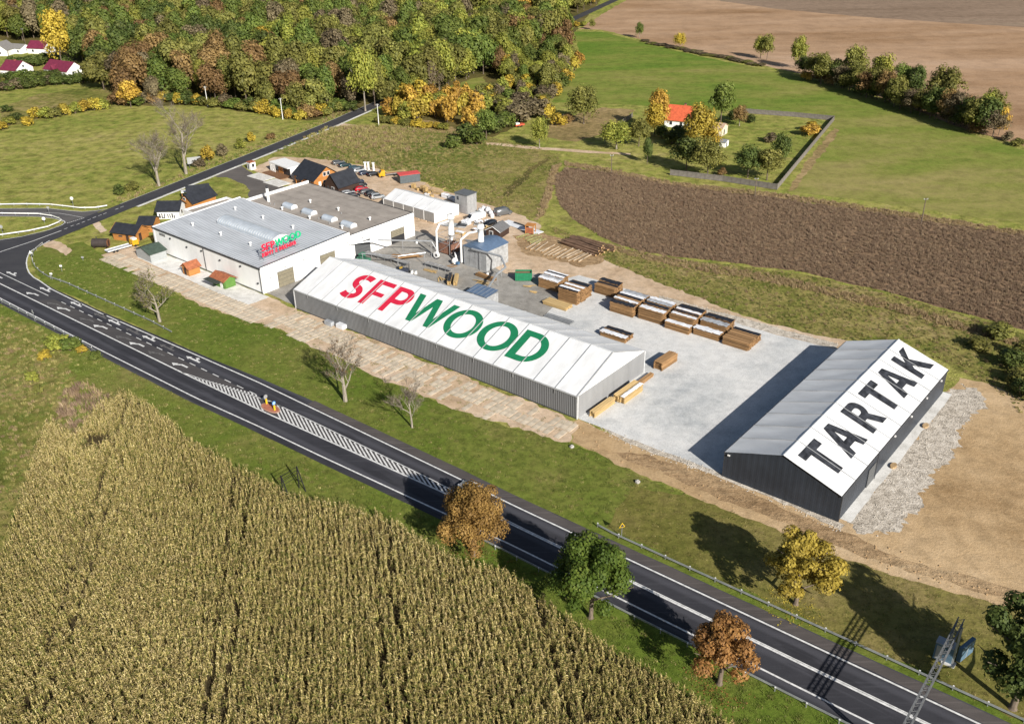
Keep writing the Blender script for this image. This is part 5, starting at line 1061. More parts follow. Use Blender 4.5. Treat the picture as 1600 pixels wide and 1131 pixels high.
brown_coll = proto_collection('dry_stalk', [tuft(40+s, 40, .95, .62, .05, m_tb, .35) for s in range(5)])
TENT1 = [T1(-1, -.4), T1(80, -.4), T1(80, 24), T1(-1, 24)]; TENT2 = [T2(-1, -2), T2(52, -2), T2(52, 21), T2(-1, 21)]
vq = sprinkle(VERGE, 1.3, 31, [EARTH, PATHBED, TENT2, DRYV]); dd = np.array([(x-RX)*math.cos(rad(RA)+math.pi/2)+(y-RY)*math.sin(rad(RA)+math.pi/2) for x, y in vq]); ok = np.hypot(vq[:, 0], vq[:, 1]) < 260
vq = vq[ok & (dd > 3.4)]
scatter('verge_tufts', vq, grass_coll, 5, .5, 1.15, 32, 'short grass on the verge between the road and the long tent', 'grass')
sq = sprinkle([RD(-60, -11.8), RD(60, -11.8), RD(110, -10.2), RD(230, -9.4), RD(230, -34), RD(120, -30), RD(40, -55), RD(-60, -60)], 1.5, 33, [CORN])
scatter('corn_verge_tufts', sq, grass_coll, 5, .6, 1.4, 34, 'grass strip between the road and the corn', 'grass')
scatter('dry_verge_tufts', sprinkle(DRYV, 1.0, 63, [EARTH]), grass_coll, 5, .4, .9, 64, 'dry short grass on the verge before the dark tent', 'grass', idx=np.where(np.random.default_rng(6).random(len(sprinkle(DRYV, 1.0, 63, [EARTH]))) < .7, 4, 1))
rw = ribbon(side_c[2:6], 3.6, 8.5); scatter('roadside_weeds', sprinkle(rw, .9, 65), weed_coll, 8, .35, 1.0, 66, 'tall weeds along the left side of the side road', 'weeds')
rl = np.random.default_rng(8); fl = []
for (fx, fy), fc, fr_ in (((740, 868), 0, 6.0), ((1124, 1068), 1, 4.5), ((1243, 944), 2, 4.5)):
    g_ = G(fx, fy); nn_ = 90; aa_ = rl.random(nn_)*6.283; rr_ = fr_*np.sqrt(rl.random(nn_))*rl.uniform(.5, 1.15, nn_); fl.append(np.stack([g_.x+rr_*np.cos(aa_), g_.y+rr_*np.sin(aa_), np.full(nn_, fc)], 1))
fl = np.vstack(fl)
def litter(cls, seed):
    rnd = random.Random(seed); b = MB()
    for k in range(5): x, y, a_, s_ = rnd.uniform(-.4, .4), rnd.uniform(-.4, .4), rnd.uniform(0, 6.28), rnd.uniform(.05, .10); b.add([(x+s_*math.cos(a_+q), y+s_*math.sin(a_+q), .03+.02*rnd.random()) for q in (0, 1.57, 3.14, 4.71)], [(0, 1, 2, 3)], 0, rnd.random())
    return b.mesh('fallen_leaf', LEAF[cls])
scatter('fallen_leaves', fl[:, :2], proto_collection('fallen_leaf', [litter(c, i) for i, c in enumerate(('lind', 'maple', 'gold'))]), 3, .8, 1.5, 67, 'fallen leaves lying under the roadside trees', 'leaves', z=.03, idx=fl[:, 2].astype(int))
scatter('rough_corner_weeds', sprinkle(ROUGHL, .8, 35, [CORN]), weed_coll, 8, .4, .8, 36, 'dry weeds left of the corn field', 'weeds')
rm = sprinkle(ROUGHM, .8, 37, [SAND]); rmp = np.array([to_px(x, y)[0] for x, y in rm]); rsc = np.interp(rmp+40*np.sin(rm[:, 1]*.11), [470, 600, 720, 800], [.75, 1.15, .6, .32])*np.random.default_rng(2).uniform(.6, 1.3, len(rm)); rix = np.where(np.sin(rm[:, 0]*.09)+np.sin(rm[:, 1]*.07+1)+np.random.default_rng(3).normal(0, .7, len(rm)) > -.2, np.random.default_rng(4).integers(0, 4, len(rm)), np.random.default_rng(5).integers(4, 8, len(rm)))
scatter('rough_meadow_weeds', rm, weed_coll, 8, .7, 1.5, 38, scl=rsc, idx=rix, label='tall tawny weeds on the meadow behind the car park', cat='weeds')
scatter('rough_bank_weeds', sprinkle(ROUGHR, 1.5, 39, [BROWN, TENT2, SAND]), weed_coll, 8, .2, .62, 40, 'rough weeds between the timber yard and the dark field', 'weeds')
strips = np.vstack([sprinkle(PX(*q), 1.6, 50+i, [TENT2]) for i, q in enumerate(([(900, 370), (1050, 405), (1200, 429), (1400, 474), (1600, 533), (1600, 545), (1400, 487), (1200, 441), (1050, 416), (900, 379)], [(862, 262), (876, 256), (862, 305), (850, 335), (836, 345), (848, 310)], [(880, 253), (960, 265), (1050, 285), (1210, 302), (1400, 330), (1600, 362), (1600, 369), (1400, 337), (1210, 309), (1050, 291), (960, 271), (885, 259)]))])
scatter('dry_grass_tufts', strips, tawny_coll, 2, .5, 1.1, 51, 'pale dry grass fringing the dark field', 'grass')
scatter('corn_corner_weeds', sprinkle(PX((88, 650), (100, 612), (130, 600), (165, 615), (185, 622), (150, 655), (125, 700), (95, 680)), 1.1, 52), corner_coll, 4, .6, 1.5, 53, 'dark dry weeds at the top corner of the corn field', 'weeds')
scatter('path_weeds', sprinkle([T1(0, -10.2), T1(78, -10.2), T1(80, -.6), T1(0, -.6)], .5, 54), grass_coll, 5, .35, .9, 55, 'small weeds growing between the path slabs', 'weeds')
def stone(seed):
    rnd = random.Random(seed); b = MB(); b.tube([(0, 0, -.05), (rnd.uniform(-.03, .03), 0, .07), (0, rnd.uniform(-.03, .03), .16)], [.16, .19, .08], 6); return b.mesh('stone', plain('rubble', (.52, .48, .42), .95, var=.3))
stone_coll = proto_collection('stone', [stone(s) for s in range(4)])
scatter('gravel_stones', np.vstack([sprinkle(PX((1322, 812), (1484, 610), (1500, 598), (1535, 615), (1528, 640), (1440, 780), (1390, 838), (1350, 838)), 1.1, 56, [TENT2]), sprinkle(PX((905, 655), (1000, 688), (1131, 740), (1220, 777), (1320, 822), (1312, 834), (1200, 781), (1100, 742), (985, 699)), 3.0, 57, [TENT2]), sprinkle(PX((1030, 460), (1200, 506), (1310, 536), (1305, 547), (1200, 520), (1030, 472)), 1.6, 58, [TENT2])]), stone_coll, 4, .2, .8, 59, 'loose stones along the concrete yard and beside the dark tent', 'stones')
scatter('soil_clods', np.vstack([sprinkle(PX((1340, 835), (1600, 930), (1600, 945), (1420, 905), (1300, 862)), .5, 60), sprinkle(PX((905, 668), (1150, 778), (1150, 800), (930, 705)), .35, 61)]), proto_collection('soil_clod', [stone(20+s) for s in range(3)]), 3, .25, 1.0, 62, 'clods of dry soil along the dirt track', 'soil')
for o_ in bpy.data.collections['soil_clod'].objects: o_.data.materials[0] = plain('clod', (.40, .27, .145), .95, var=.2)
rngb = np.random.default_rng(41); bqs = sprinkle(BROWN, 2.4, 41)
scatter('dark_crop', bqs, brown_coll, 5, .3, .75, 42, 'dry dark brown crop standing behind the timber yard', 'crop')
# ================================================================== slab path
m_slab = plain('worn_slab', (.60, .515, .40), .95, var=.2, scale=.8, attr=.32)
slab_bed = thing('slab_path', 'worn pale concrete slab path along the long tent and the hall', 'path', (T1X, T1Y, 0), rad(T1A))
R4 = random.Random(4)
slab_me = []
for k in range(6):
    b = MB(); w2, l2 = .56, 1.42; q = [(x*w2+R4.uniform(-.05, .05), y*l2+R4.uniform(-.08, .08)) for x, y in ((-1, -1), (1, -1), (1, 1), (-1, 1))]
    if k > 3: q[2:3] = [(w2, l2*.55), (w2*.3, l2)]
    b.prism(q, 0, .10); b.c = [k/6]*len(b.c); slab_me.append(b.mesh('slab', m_slab))
n_sl = 0
for i in range(63):
    u = .9+i*1.27
    for j in range(3):
        if u > 74 and j == 0 or R4.random() < (.62, .14, .22)[j]: continue
        o = put('slab', slab_me[R4.randrange(6)], slab_bed, (u+R4.uniform(-.06, .06)+.3*j, -9.0+j*3.0+.012*u*0+R4.uniform(-.18, .18), .0+R4.uniform(-.05, .015)), R4.uniform(-.06, .06)); o.rotation_euler.x = R4.uniform(-.02, .02); n_sl += 1
for i in range(50):
    u = -64.5+i*1.27
    for j in range(2):
        if R4.random() < .09: continue
        o = put('slab', slab_me[R4.randrange(6)], slab_bed, (u+R4.uniform(-.10, .10)+.4*j, -10.3+(u+64)*-.012+j*2.98+(u+64)*.018, R4.uniform(-.06, .01)), R4.uniform(-.05, .05)); n_sl += 1
# ================================================================== timber
m_tim = plain('sawn_timber', (.46, .27, .125), .85, var=.2, scale=1.2, streak=(.3, 3, 3), attr=.95)
m_tim2 = plain('pale_timber', (.66, .47, .22), .85, var=.15, scale=1.2, streak=(.3, 3, 3), attr=.55)
cov_w = plain('white_sheeting', (.74, .76, .80), .45, var=.12, scale=1.0)
cov_g = plain('grey_sheeting', (.36, .38, .41), .5, var=.2, scale=1.0)
cov_b = plain('black_sheeting', (.022, .022, .027), .35, var=.3, scale=1.0)
def pack(L_, W_, H_, seed, bt=.10, bw=.19):
    rnd = random.Random(seed); b = MB(); nl = max(1, int(H_/.16)); nb = max(1, int(W_/bw))
    for l in range(nl):
        z = .12+l*.16
        for k in range(nb):
            if 0 < k < nb-1 and l < nl-1: 
                continue
            y = k*W_/nb; e0, e1 = rnd.uniform(-.2, .12), rnd.uniform(-.2, .22); b.box(e0, L_+e1, y+.004+rnd.uniform(-.012, .012), y+W_/nb-.008, z, z+bt)
        b.box(.25, L_-.2, .3, W_-.3, z, z+bt-.012)
        for k in range(4): b.box(.2+k*(L_-.5)/3, .28+k*(L_-.5)/3, .02, W_-.02, z-.058, z-.002)
        for k in range(1, nb-1): b.box(L_-.25, L_+rnd.uniform(-.1, .14), k*W_/nb+.01, (k+1)*W_/nb-.012, z+.001, z+bt-.002)
    for k in range(3): b.box(.3+k*(L_-.8)/2, .45+k*(L_-.8)/2, .03, W_-.03, 0, .118)
    return b
def cover(L_, W_, z, seed, x0=-.15, x1=None, y0=-.1, y1=None):
    rnd = random.Random(seed); x1 = L_+.15 if x1 is None else x1; y1 = W_+.1 if y1 is None else y1; nx, ny = 14, 5; b = MB(); vs = []
    for j in range(ny+1):
        for i in range(nx+1):
            ed = -.16 if j in (0, ny) else 0; vs.append((x0+(x1-x0)*i/nx+rnd.uniform(-.08, .08)*(i in (0, nx)), y0+(y1-y0)*j/ny+rnd.uniform(-.06, .06)*(j in (0, ny)), z+.05+rnd.uniform(-.02, .05)+ed*rnd.uniform(.3, 1.3)))
    b.add(vs, [(j*(nx+1)+i, j*(nx+1)+i+1, (j+1)*(nx+1)+i+1, (j+1)*(nx+1)+i) for j in range(ny) for i in range(nx)], 0, .5); return b
def stack(u, v, L_, W_, hs, covers, label, mat=None, rz=0.0, fr=T1, base=T1A, name='timber_stack', group='timber stacks in the yard'):
    t = thing(name, label, 'timber', fr(u, v), rad(base)+rz, group); z = 0
    for k, h_ in enumerate(hs):
        nl = max(1, int(h_/.16)); pack(L_, W_, h_, int(u*10+v*7+k)).build('board_pack', mat or m_tim, t, loc=(0, 0, z)); z += .12+nl*.16-.05
    for k, (cm, y0, y1) in enumerate(covers): cover(L_, W_, z, int(u+v*3+k), y0=y0*W_-.06, y1=y1*W_+.06).build('cover_sheet', cm, t)
    return t
W_, B_, G_ = cov_w, cov_b, cov_g
stack(36.7, 43.6, 5.6, 2.3, (1.24, 1.41), [(W_, 0, .62), (G_, .64, 1)], 'timber stack under white sheeting nearest the green skip, front row')
stack(36.3, 46.2, 5.6, 2.3, (1.24, 1.47), [(W_, 0, .45), (B_, .47, .75), (W_, .77, 1)], 'timber stack under striped sheeting behind the one nearest the green skip')
stack(45.0, 40.3, 5.2, 1.5, (1.58, 1.81), [(B_, 0, .4), (W_, .42, 1)], 'tall timber stack with white strip, right of the one nearest the skip')
stack(45.0, 42.2, 5.2, 1.9, (1.58, 1.81), [(W_, .3, .75)], 'tall uncovered-looking timber stack with a white strip behind the front tall stack')
stack(44.6, 44.6, 5.2, 2.2, (1.47, 1.36), [(B_, 0, 1)], 'timber stack under black sheeting behind the two tall stacks')
stack(43.6, 36.2, 6.4, 2.7, (0.90,), [], 'low loose pile of pale sawn boards in front of the tall stacks', m_tim2)
stack(49.3, 48.8, 5.4, 2.0, (1.24, 1.24), [(B_, .55, 1)], 'timber stack half under black sheeting behind the gap between the rows')
stack(49.1, 51.0, 5.4, 1.8, (1.24, 1.36), [(B_, 0, 1)], 'black-covered timber stack at the very back near the sandy track')
stack(57.9, 42.4, 6.0, 1.7, (1.13, 1.36), [(B_, 0, 1)], 'timber stack with black top sheet at the left end of the front row')
stack(57.7, 44.4, 6.0, 1.7, (1.13, 1.47), [(W_, 0, .5)], 'timber stack with white strip behind the black-topped stack')
stack(57.4, 46.4, 6.0, 2.0, (1.13, 1.47), [(B_, 0, .45), (W_, .47, 1)], 'timber stack under black and white sheeting, third behind the black-topped one')
stack(57.2, 48.8, 6.0, 1.9, (1.13, 1.13), [(G_, 0, 1)], 'grey-covered timber stack at the back of the left block')
stack(65.0, 43.1, 6.0, 2.0, (1.36, 1.41), [(W_, .2, 1)], 'tall timber stack with torn white sheet, second in the front row')
stack(64.7, 45.5, 6.0, 1.7, (1.36, 1.36), [(B_, .1, .9)], 'timber stack with black strip behind the torn white sheet')
stack(64.4, 47.6, 6.0, 2.6, (1.36, 1.36), [(G_, 0, .5), (W_, .5, 1)], 'timber stack under crumpled silver sheeting in the back of the second block')
stack(72.2, 42.4, 5.8, 1.7, (1.69,), [(W_, .1, 1)], 'low timber stack with white top sheet, third in the front row')
stack(72.0, 44.5, 5.8, 1.9, (1.36, 1.13), [(W_, .5, 1)], 'timber stack with white strip behind the third front stack')
stack(71.8, 46.8, 5.8, 1.9, (1.36, 1.36), [(B_, 0, .4), (W_, .5, 1)], 'timber stack with white and black strips, third behind the third front stack')
stack(71.5, 49.1, 5.8, 2.0, (1.36, 1.24), [(B_, 0, 1)], 'black-covered timber stack at the back of the third block')
stack(78.6, 43.5, 6.0, 1.9, (1.69,), [(W_, 0, 1)], 'low timber stack with clean white sheet, fourth in the front row')
stack(78.4, 46.8, 6.0, 1.9, (1.24, 1.02), [(G_, 0, 1)], 'timber stack under grey-white sheet behind the fourth front stack')
stack(78.2, 49.3, 6.0, 1.9, (1.24, 1.02), [(B_, 0, 1)], 'black-covered timber stack behind the grey-white one, back right')
stack(85.7, 43.1, 5.8, 1.8, (1.81,), [], 'bare orange timber stack at the right end of the front row')
stack(85.6, 45.3, 5.8, 1.8, (1.81,), [], 'bare orange timber stack behind the right end stack')
stack(85.5, 47.5, 5.8, 1.8, (1.69,), [(B_, .3, 1)], 'timber stack with black strip, last behind the right end stacks')
stack(63.2, 30.8, 6.2, 1.5, (1.24,), [(W_, 0, 1)], 'timber stack with torn white sheet behind the long tent roof')
stack(63.2, 32.6, 6.2, 1.5, (1.24,), [(B_, 0, 1)], 'timber stack with black sheet behind the torn white one near the long tent')
stack(82.0, 25.0, 5.6, 2.0, (1.81,), [], 'reddish pile of rough boards by the far corner of the long tent', rz=rad(88))
stack(81.6, 2.2, 6.6, 1.2, (1.24,), [], 'single pack of pale boards by the end wall of the long tent', m_tim2, rz=rad(90), group='pale board packs at the tent end')
stack(83.2, 9.6, 6.4, 1.1, (1.58,), [(W_, .1, .9)], 'pale board pack with white top by the end wall of the long tent', m_tim2, rz=rad(90), group='pale board packs at the tent end')
stack(81.9, 9.4, 7.0, 1.1, (1.58,), [], 'pale board pack touching the white-topped pack at the tent end', m_tim2, rz=rad(90), group='pale board packs at the tent end')
stack(81.8, 17.4, 4.8, .9, (0.68,), [], 'low strip of brown boards lying along the tent end wall', rz=rad(90), group='pale board packs at the tent end')
t = thing('metal_bundle', 'bundle of pale metal profiles and pipes behind the long tent', 'metal bundle', T1(47.9, 31.0), rad(T1A))
for k in range(9): MB().tube([(0, .2*k, .15+.12*(k % 3)), (7.2, .2*k, .15+.12*(k % 3))], .09, 5).build('pipe', galv, t)
stack(79.4, 32.2, 5.0, .9, (1.13,), [], 'upright pale board pack lying in the yard near the filter house', m_tim2, rz=rad(128), fr=HF, base=HA, group='pale board packs near the filter')
stack(78.0, 31.4, 5.0, .8, (1.13,), [(B_, 0, 1)], 'narrow board pack in black wrap beside the pale pack', m_tim2, rz=rad(128), fr=HF, base=HA, group='pale board packs near the filter')
stack(78.6, 39.6, 6.0, 1.4, (0.68,), [], 'loose brown boards lying before the filter house', rz=rad(-4), fr=HF, base=HA, group='boards lying in the yard')
stack(55.5, 33.4, 7.0, 1.8, (0.79,), [], 'heap of orange-brown boards near the green machine', rz=rad(62), fr=HF, base=HA, group='boards lying in the yard')
# logs behind the yard
m_log = plain('log_bark', (.17, .105, .07), .95, var=.35, scale=1.5, streak=(.3, 2, 2)); m_birch = plain('birch_log', (.40, .32, .23), .9, var=.4, scale=1.5, streak=(3, .3, .3)); m_cut = plain('cut_wood', (.52, .33, .16), .9)
def log_pile(label, px0, px1, n, L_, r_, across, mat, seed, stackn=1):
    a, b = G(*px0), G(*px1); d = b-a; rz = math.atan2(d.y, d.x); t = thing('log_pile', label, 'logs', a, rz, 'log piles behind the yard'); rnd = random.Random(seed); ln = d.length
    for k in range(n):
        x = (ln*(k+.5)/n*stackn+rnd.uniform(-.3, .3)) % ln; ly = int(k/(n/stackn)); rr = r_*rnd.uniform(.75, 1.2); z = rr+ly*r_*1.75
        y0 = rnd.uniform(-1.0, 1.0); sk_ = rnd.uniform(-.9, .9)
        p, q = ((x, y0, z), (x+sk_, y0+L_*rnd.uniform(.6, 1.05), z)) if across else ((y0, x*0.42, z), (y0+ln*rnd.uniform(.85, 1), x*0.42+sk_, z))
        lg = MB(); lg.tube([p, tuple((Vector(p)+Vector(q))/2+Vector((0, 0, .03))), q], [rr, rr*.93, rr*.8], 8); lg.m[-1] = 1; lg.m[-2] = 1; lg.build('log', [mat, m_cut], t)
    return t
log_pile('flat row of pale birch logs behind the sandy yard', (818, 390), (905, 412), 14, 9.0, .20, True, m_birch, 1)
log_pile('big heap of dark brown logs behind the sandy yard', (880, 383), (938, 402), 26, 7.0, .26, False, m_log, 2, 3)
log_pile('mossy weathered logs left of the birch logs', (806, 372), (836, 382), 9, 5.5, .2, True, plain('mossy_log', (.24, .23, .10), .95, var=.3), 3)
# ================================================================== sawdust plant
fh_ = thing('filter_house', 'galvanised filter house with curved blue-grey roof and white duct', 'filter house', HF(71.5, 43.2), HZ)
for k in range(4): corrug('wall_panel', fh_, (1.9*k+.03, 0), (1.9*k+1.87, 0), 0, 5.2, .25, .03, galv)
for k in range(4): corrug('wall_panel', fh_, (7.6, 2.1*k+.03), (7.6, 2.1*k+2.07), 0, 5.2, .25, .03, plain('pale_galv', (.42, .43, .44), .5, .2, var=.2, scale=1.2))
MB().box(.05, 7.55, .05, 8.4, 0, 5.19).build('frame', galv, fh_)
MB().yprism([(-.2, 5.2)]+[(-.2+8.0*i/10, 5.25+.9*math.sin(math.pi*i/10)) for i in range(11)]+[(7.8, 5.2)], -.2, 8.6).build('curved_roof', plain('blue_grey_roof', (.12, .18, .28), .4, .1, var=.12), fh_)
def cyclone(label, u, v, zb, zt, r_):
    t = thing('cyclone_duct', label, 'duct', HF(u, v), HZ, 'white cyclone ducts')
    MB().tube([(0, 0, zb), (0, 0, zt)], r_, 12).build('cylinder', white_met, t, smooth=True); MB().tube([(0, 0, zt), (0, 0, zt+.8), (0, 0, zt+1.1)], [r_*1.25, r_*1.15, r_*.6], 12).build('hood', white_met, t, smooth=True); MB().tube([(0, 0, zb-1.6), (0, 0, zb)], [.3, r_], 12).build('cone', white_met, t, smooth=True)
    for k in range(4):
        a = k*math.pi/2+.6; MB().tube([(math.cos(a)*r_*1.7, math.sin(a)*r_*1.7, 0), (math.cos(a)*r_*.95, math.sin(a)*r_*.95, zb+.3)], .07, 5).build('leg', galv, t)
    return t
cyclone('white cyclone duct standing on the filter house roof', 75.0, 46.0, 6.3, 9.8, .75)
cyclone('white cyclone duct on legs left of the filter house', 63.2, 47.6, 5.0, 9.4, .8)
def pipe_run(label, pts, r_, mat, legs=(), cat='pipe', group='ducts of the sawdust plant'):
    o = pts[0]; t = thing('duct_pipe', label, cat, (o.x, o.y, 0), 0, group)
    for a, b in zip(pts, pts[1:]): MB().tube([a-Vector((o.x, o.y, 0)), b-Vector((o.x, o.y, 0))], r_, 8).build('pipe_section', mat, t)
    for p in legs: MB().tube([(p.x-o.x, p.y-o.y, 0), (p.x-o.x, p.y-o.y, p.z)], .07, 5).build('support', galv, t)
    return t
pipe_run('tall bent white pipe at the left corner of the filter house', [HF(70.9, 43.0, .6), HF(70.9, 43.0, 6.6), HF(72.2, 44.6, 8.2), HF(74.6, 45.9, 8.9)], .28, white_met)
pipe_run('tall white pipe with round fan left of the sawdust plant', [HF(63.2, 42.2, 1.0), HF(63.2, 42.2, 7.4), HF(62.6, 44.0, 8.6), HF(63.2, 47.6, 8.8)], .26, white_met)
pipe_run('dark bent pipe leading from the filter house roof to the blue lean-to', [HF(75, 42.6, 5.3), HF(83.8, 43.4, 5.2), HF(87.0, 41.4, 3.8), HF(87.2, 38.0, 3.2), HF(90.4, 31.0, 2.7)], .27, galv, [HF(77.5, 42.8, 5.1), HF(84.0, 43.2, 5.0), HF(87.2, 38.2, 3.1)])
pipe_run('long overhead pipe from the white hall to the plant, upper', [HF(47.0, 27, 4.6), HF(50.5, 33.5, 4.6), HF(62.0, 41.5, 4.6), HF(63.0, 42.2, 2.2)], .2, galv, [HF(55.8, 37.2, 4.6), HF(61.8, 41.4, 4.6)])
pipe_run('low overhead pipe behind the long tent ridge', [HF(52, 26.5, 3.4), HF(60.5, 31.0, 3.4), HF(64.2, 37.0, 3.4)], .14, galv, [HF(52.2, 26.6, 3.4), HF(60.4, 31, 3.4), HF(64, 36.8, 3.4)])
fan = thing('extractor_fan', 'white snail-shaped extractor fan beside the filter house', 'fan', HF(69.2, 42.0), HZ); MB().tube([(0, 0, .9), (.6, 0, .9)], .8, 14).build('casing', white_met, fan); MB().tube([(.3, .6, .9), (-1.6, 2.2, 2.0)], .26, 8).build('inlet', white_met, fan); MB().box(-.6, 1.0, -.6, .6, 0, .2).build('base', dark_trim, fan); MB().box(.9, 1.7, -.3, .3, .3, .9).build('motor', plain('motor_blue', (.08, .17, .30), .5), fan)
fan = thing('extractor_fan', 'round white fan at the foot of the tall left pipe', 'fan', HF(63.2, 42.0), HZ); MB().tube([(-.2, -.3, 1.0), (-.2, .3, 1.0)], .85, 14).build('casing', white_met, fan); MB().box(-.7, .4, -.5, .5, 0, .18).build('base', dark_trim, fan); MB().tube([(0, -.32, 1), (0, -.35, 1)], .35, 12).build('inlet', dark_trim, fan)
bl = thing('lean_to', 'low blue-grey roofed lean-to just behind the long tent ridge', 'lean-to', HF(87.2, 27.0), HZ)
MB().add([(0, 0, 2.6), (6.4, 0, 2.6), (6.4, 4.2, 3.1), (0, 4.2, 3.1)], [(0, 1, 2, 3)]).build('roof', MATS['blue_grey_roof'], bl); MB().box(.1, 6.3, .1, 4.1, 0, 2.58).build('wall', MATS['pale_galv'], bl)
for k in range(5): MB().bar((1.25*k+.7, 0, 2.64), (1.25*k+.7, 4.2, 3.14), .06, .05).build('roof_rib', galv, bl)
sc = thing('sawdust_bin', 'ribbed galvanised frame and bin of the sawdust plant left of the filter house', 'bin', HF(60.5, 45.0), HZ)
for x, y in ((0, 0), (4.4, 0), (4.4, 4.6), (0, 4.6)): MB().tube([(x, y, 0), (x, y, 5.2)], .08, 5).build('post', galv, sc)
for z in (3.2, 5.1): MB().tube([(0, 0, z), (4.4, 0, z), (4.4, 4.6, z), (0, 4.6, z), (0, 0, z)], .06, 5).build('rail', galv, sc)
MB().box(.3, 4.1, .3, 4.3, .3, 2.6).build('bin', plain('rusty_bin', (.24, .12, .08), .8, var=.3), sc); MB().tube([(0, 0, .2), (4.4, 0, 3.2)], .05, 4).tube([(4.4, 0, .2), (4.4, 4.6, 3.2)], .05, 4).build('brace', galv, sc)
# conveyor frames in the yard and the green machine
for lab, u, v, rz_c, ln in (('green sawing machine at the door of the white hall', 48.6, 27.6, .2, 3.4),):
    t = thing('saw_machine', lab, 'machine', HF(u, v), HZ+rz_c); gm = plain('machine_green', (.05, .17, .11), .5)
    MB().box(0, ln, 0, 1.4, .5, 1.3).build('bed', gm, t); MB().box(.8, 1.8, -.2, 1.5, 1.3, 2.4).build('head', gm, t)
    for x in (.1, ln-.2): MB().box(x, x+.12, .1, .22, 0, .5).box(x, x+.12, 1.1, 1.22, 0, .5).build('leg', dark_trim, t)
for j, (lab, u, v, ln, rz_c) in enumerate((('long grey conveyor leading across the yard from the hall door', 47.4, 31.5, 14.5, rad(6)), ('grey conveyor frame behind the long tent ridge', 52.0, 24.2, 9.5, rad(20)), ('grey conveyor before the filter house', 64.8, 36.0, 8.5, rad(4)))):
    t = thing('conveyor', lab, 'conveyor', HF(u, v), HZ+rz_c, 'conveyors in the yard')
    MB().box(0, ln, 0, .9, 1.0, 1.15).build('belt', plain('belt_grey', (.30, .29, .28), .8), t)
    for y in (-.06, .91): MB().box(0, ln, y, y+.05, .95, 1.3).build('side_rail', galv, t)
    for k in range(int(ln/2.2)+1):
        x = min(ln-.1, k*2.2); MB().tube([(x, .05, 0), (x, .05, 1.0)], .05, 4).tube([(x, .85, 0), (x, .85, 1.0)], .05, 4).build('trestle', galv, t)
    for k in range(int(ln/1.3)): MB().tube([(k*1.3+.3, 0, 1.17), (k*1.3+.3, .9, 1.17)], .06, 5).build('roller', galv, t)
# forklift near the tent back
fk = thing('forklift', 'dark forklift truck parked behind the long tent', 'forklift', HF(62.6, 29.2), HZ+rad(25))
MB().box(0, 2.2, 0, 1.2, .35, 1.1).build('chassis', plain('forklift_dark', (.05, .06, .09), .5), fk); MB().box(.4, 1.6, .05, 1.15, 2.0, 2.1).build('cab_roof', dark_trim, fk); MB().box(.05, .5, .1, 1.1, 1.1, 1.5).build('counterweight', plain('forklift_yellow', (.55, .36, .05), .5), fk)
for x, y in ((.45, .1), (1.55, .1), (.45, 1.1), (1.55, 1.1)): MB().tube([(x, y, 1.1), (x, y, 2.0)], .04, 4).build('pillar', dark_trim, fk)
for x in (.4, 1.8):
    for y in (-.02, 1.22): MB().tube([(x, y-.12, .35), (x, y+.12, .35)], .35, 10).build('wheel', dark_trim, fk)
MB().box(2.25, 2.35, .2, .35, .1, 2.6).box(2.25, 2.35, .85, 1.0, .1, 2.6).build('mast', dark_trim, fk); MB().box(2.36, 3.4, .25, .35, .1, .16).box(2.36, 3.4, .85, .95, .1, .16).build('fork', dark_trim, fk)
# skips and containers
def skip(name, label, pos, rz_c, L_, Wd, H_, col, cat='skip', lid=None):
    t = thing(name, label, cat, pos, rz_c); m = plain(name+'_paint', col, .55, var=.15)
    MB().box(0, L_, 0, .08, .15, H_).box(0, L_, Wd-.08, Wd, .15, H_).box(0, .08, .08, Wd-.08, .15, H_).box(L_-.08, L_, .08, Wd-.08, .15, H_).box(.08, L_-.08, .08, Wd-.08, .15, .25).build('tub', m, t)
    for k in range(int(L_/.6)): MB().box(.3+k*.6, .38+k*.6, -.06, -.002, .2, H_-.1).build('rib', m, t)
    for k in range(int(Wd/.6)): MB().box(L_+.002, L_+.06, .3+k*.6, .38+k*.6, .2, H_-.1).build('rib', m, t)
    MB().box(-.04, L_+.04, -.07, .1, H_-.002, H_+.1).build('rim', m, t); MB().box(.3, L_-.3, .2, Wd-.2, 0, .149).build('runner', dark_trim, t)
    if lid: MB().box(.1, L_-.1, .1, Wd-.1, H_*.55, H_*.8).build('load', lid, t)
    return t
skip('green_skip', 'green steel skip with rust-coloured load at the end of the timber rows', HF(88.6, 43.0), HZ+rad(38), 4.0, 2.4, 2.1, (.02, .19, .09), lid=plain('rust_load', (.26, .13, .08), .9))
ct = skip('open_container', 'grey open-top container with red rim beside the wooden pallets', HF(9.5, 80.5), HZ+rad(62), 6.6, 3.2, 2.6, (.10, .12, .13), 'container')
MB().box(-.15, 6.75, -.2, 3.4, 2.72, 2.86).build('red_cover', plain('red_cover', (.62, .09, .085), .6), ct)
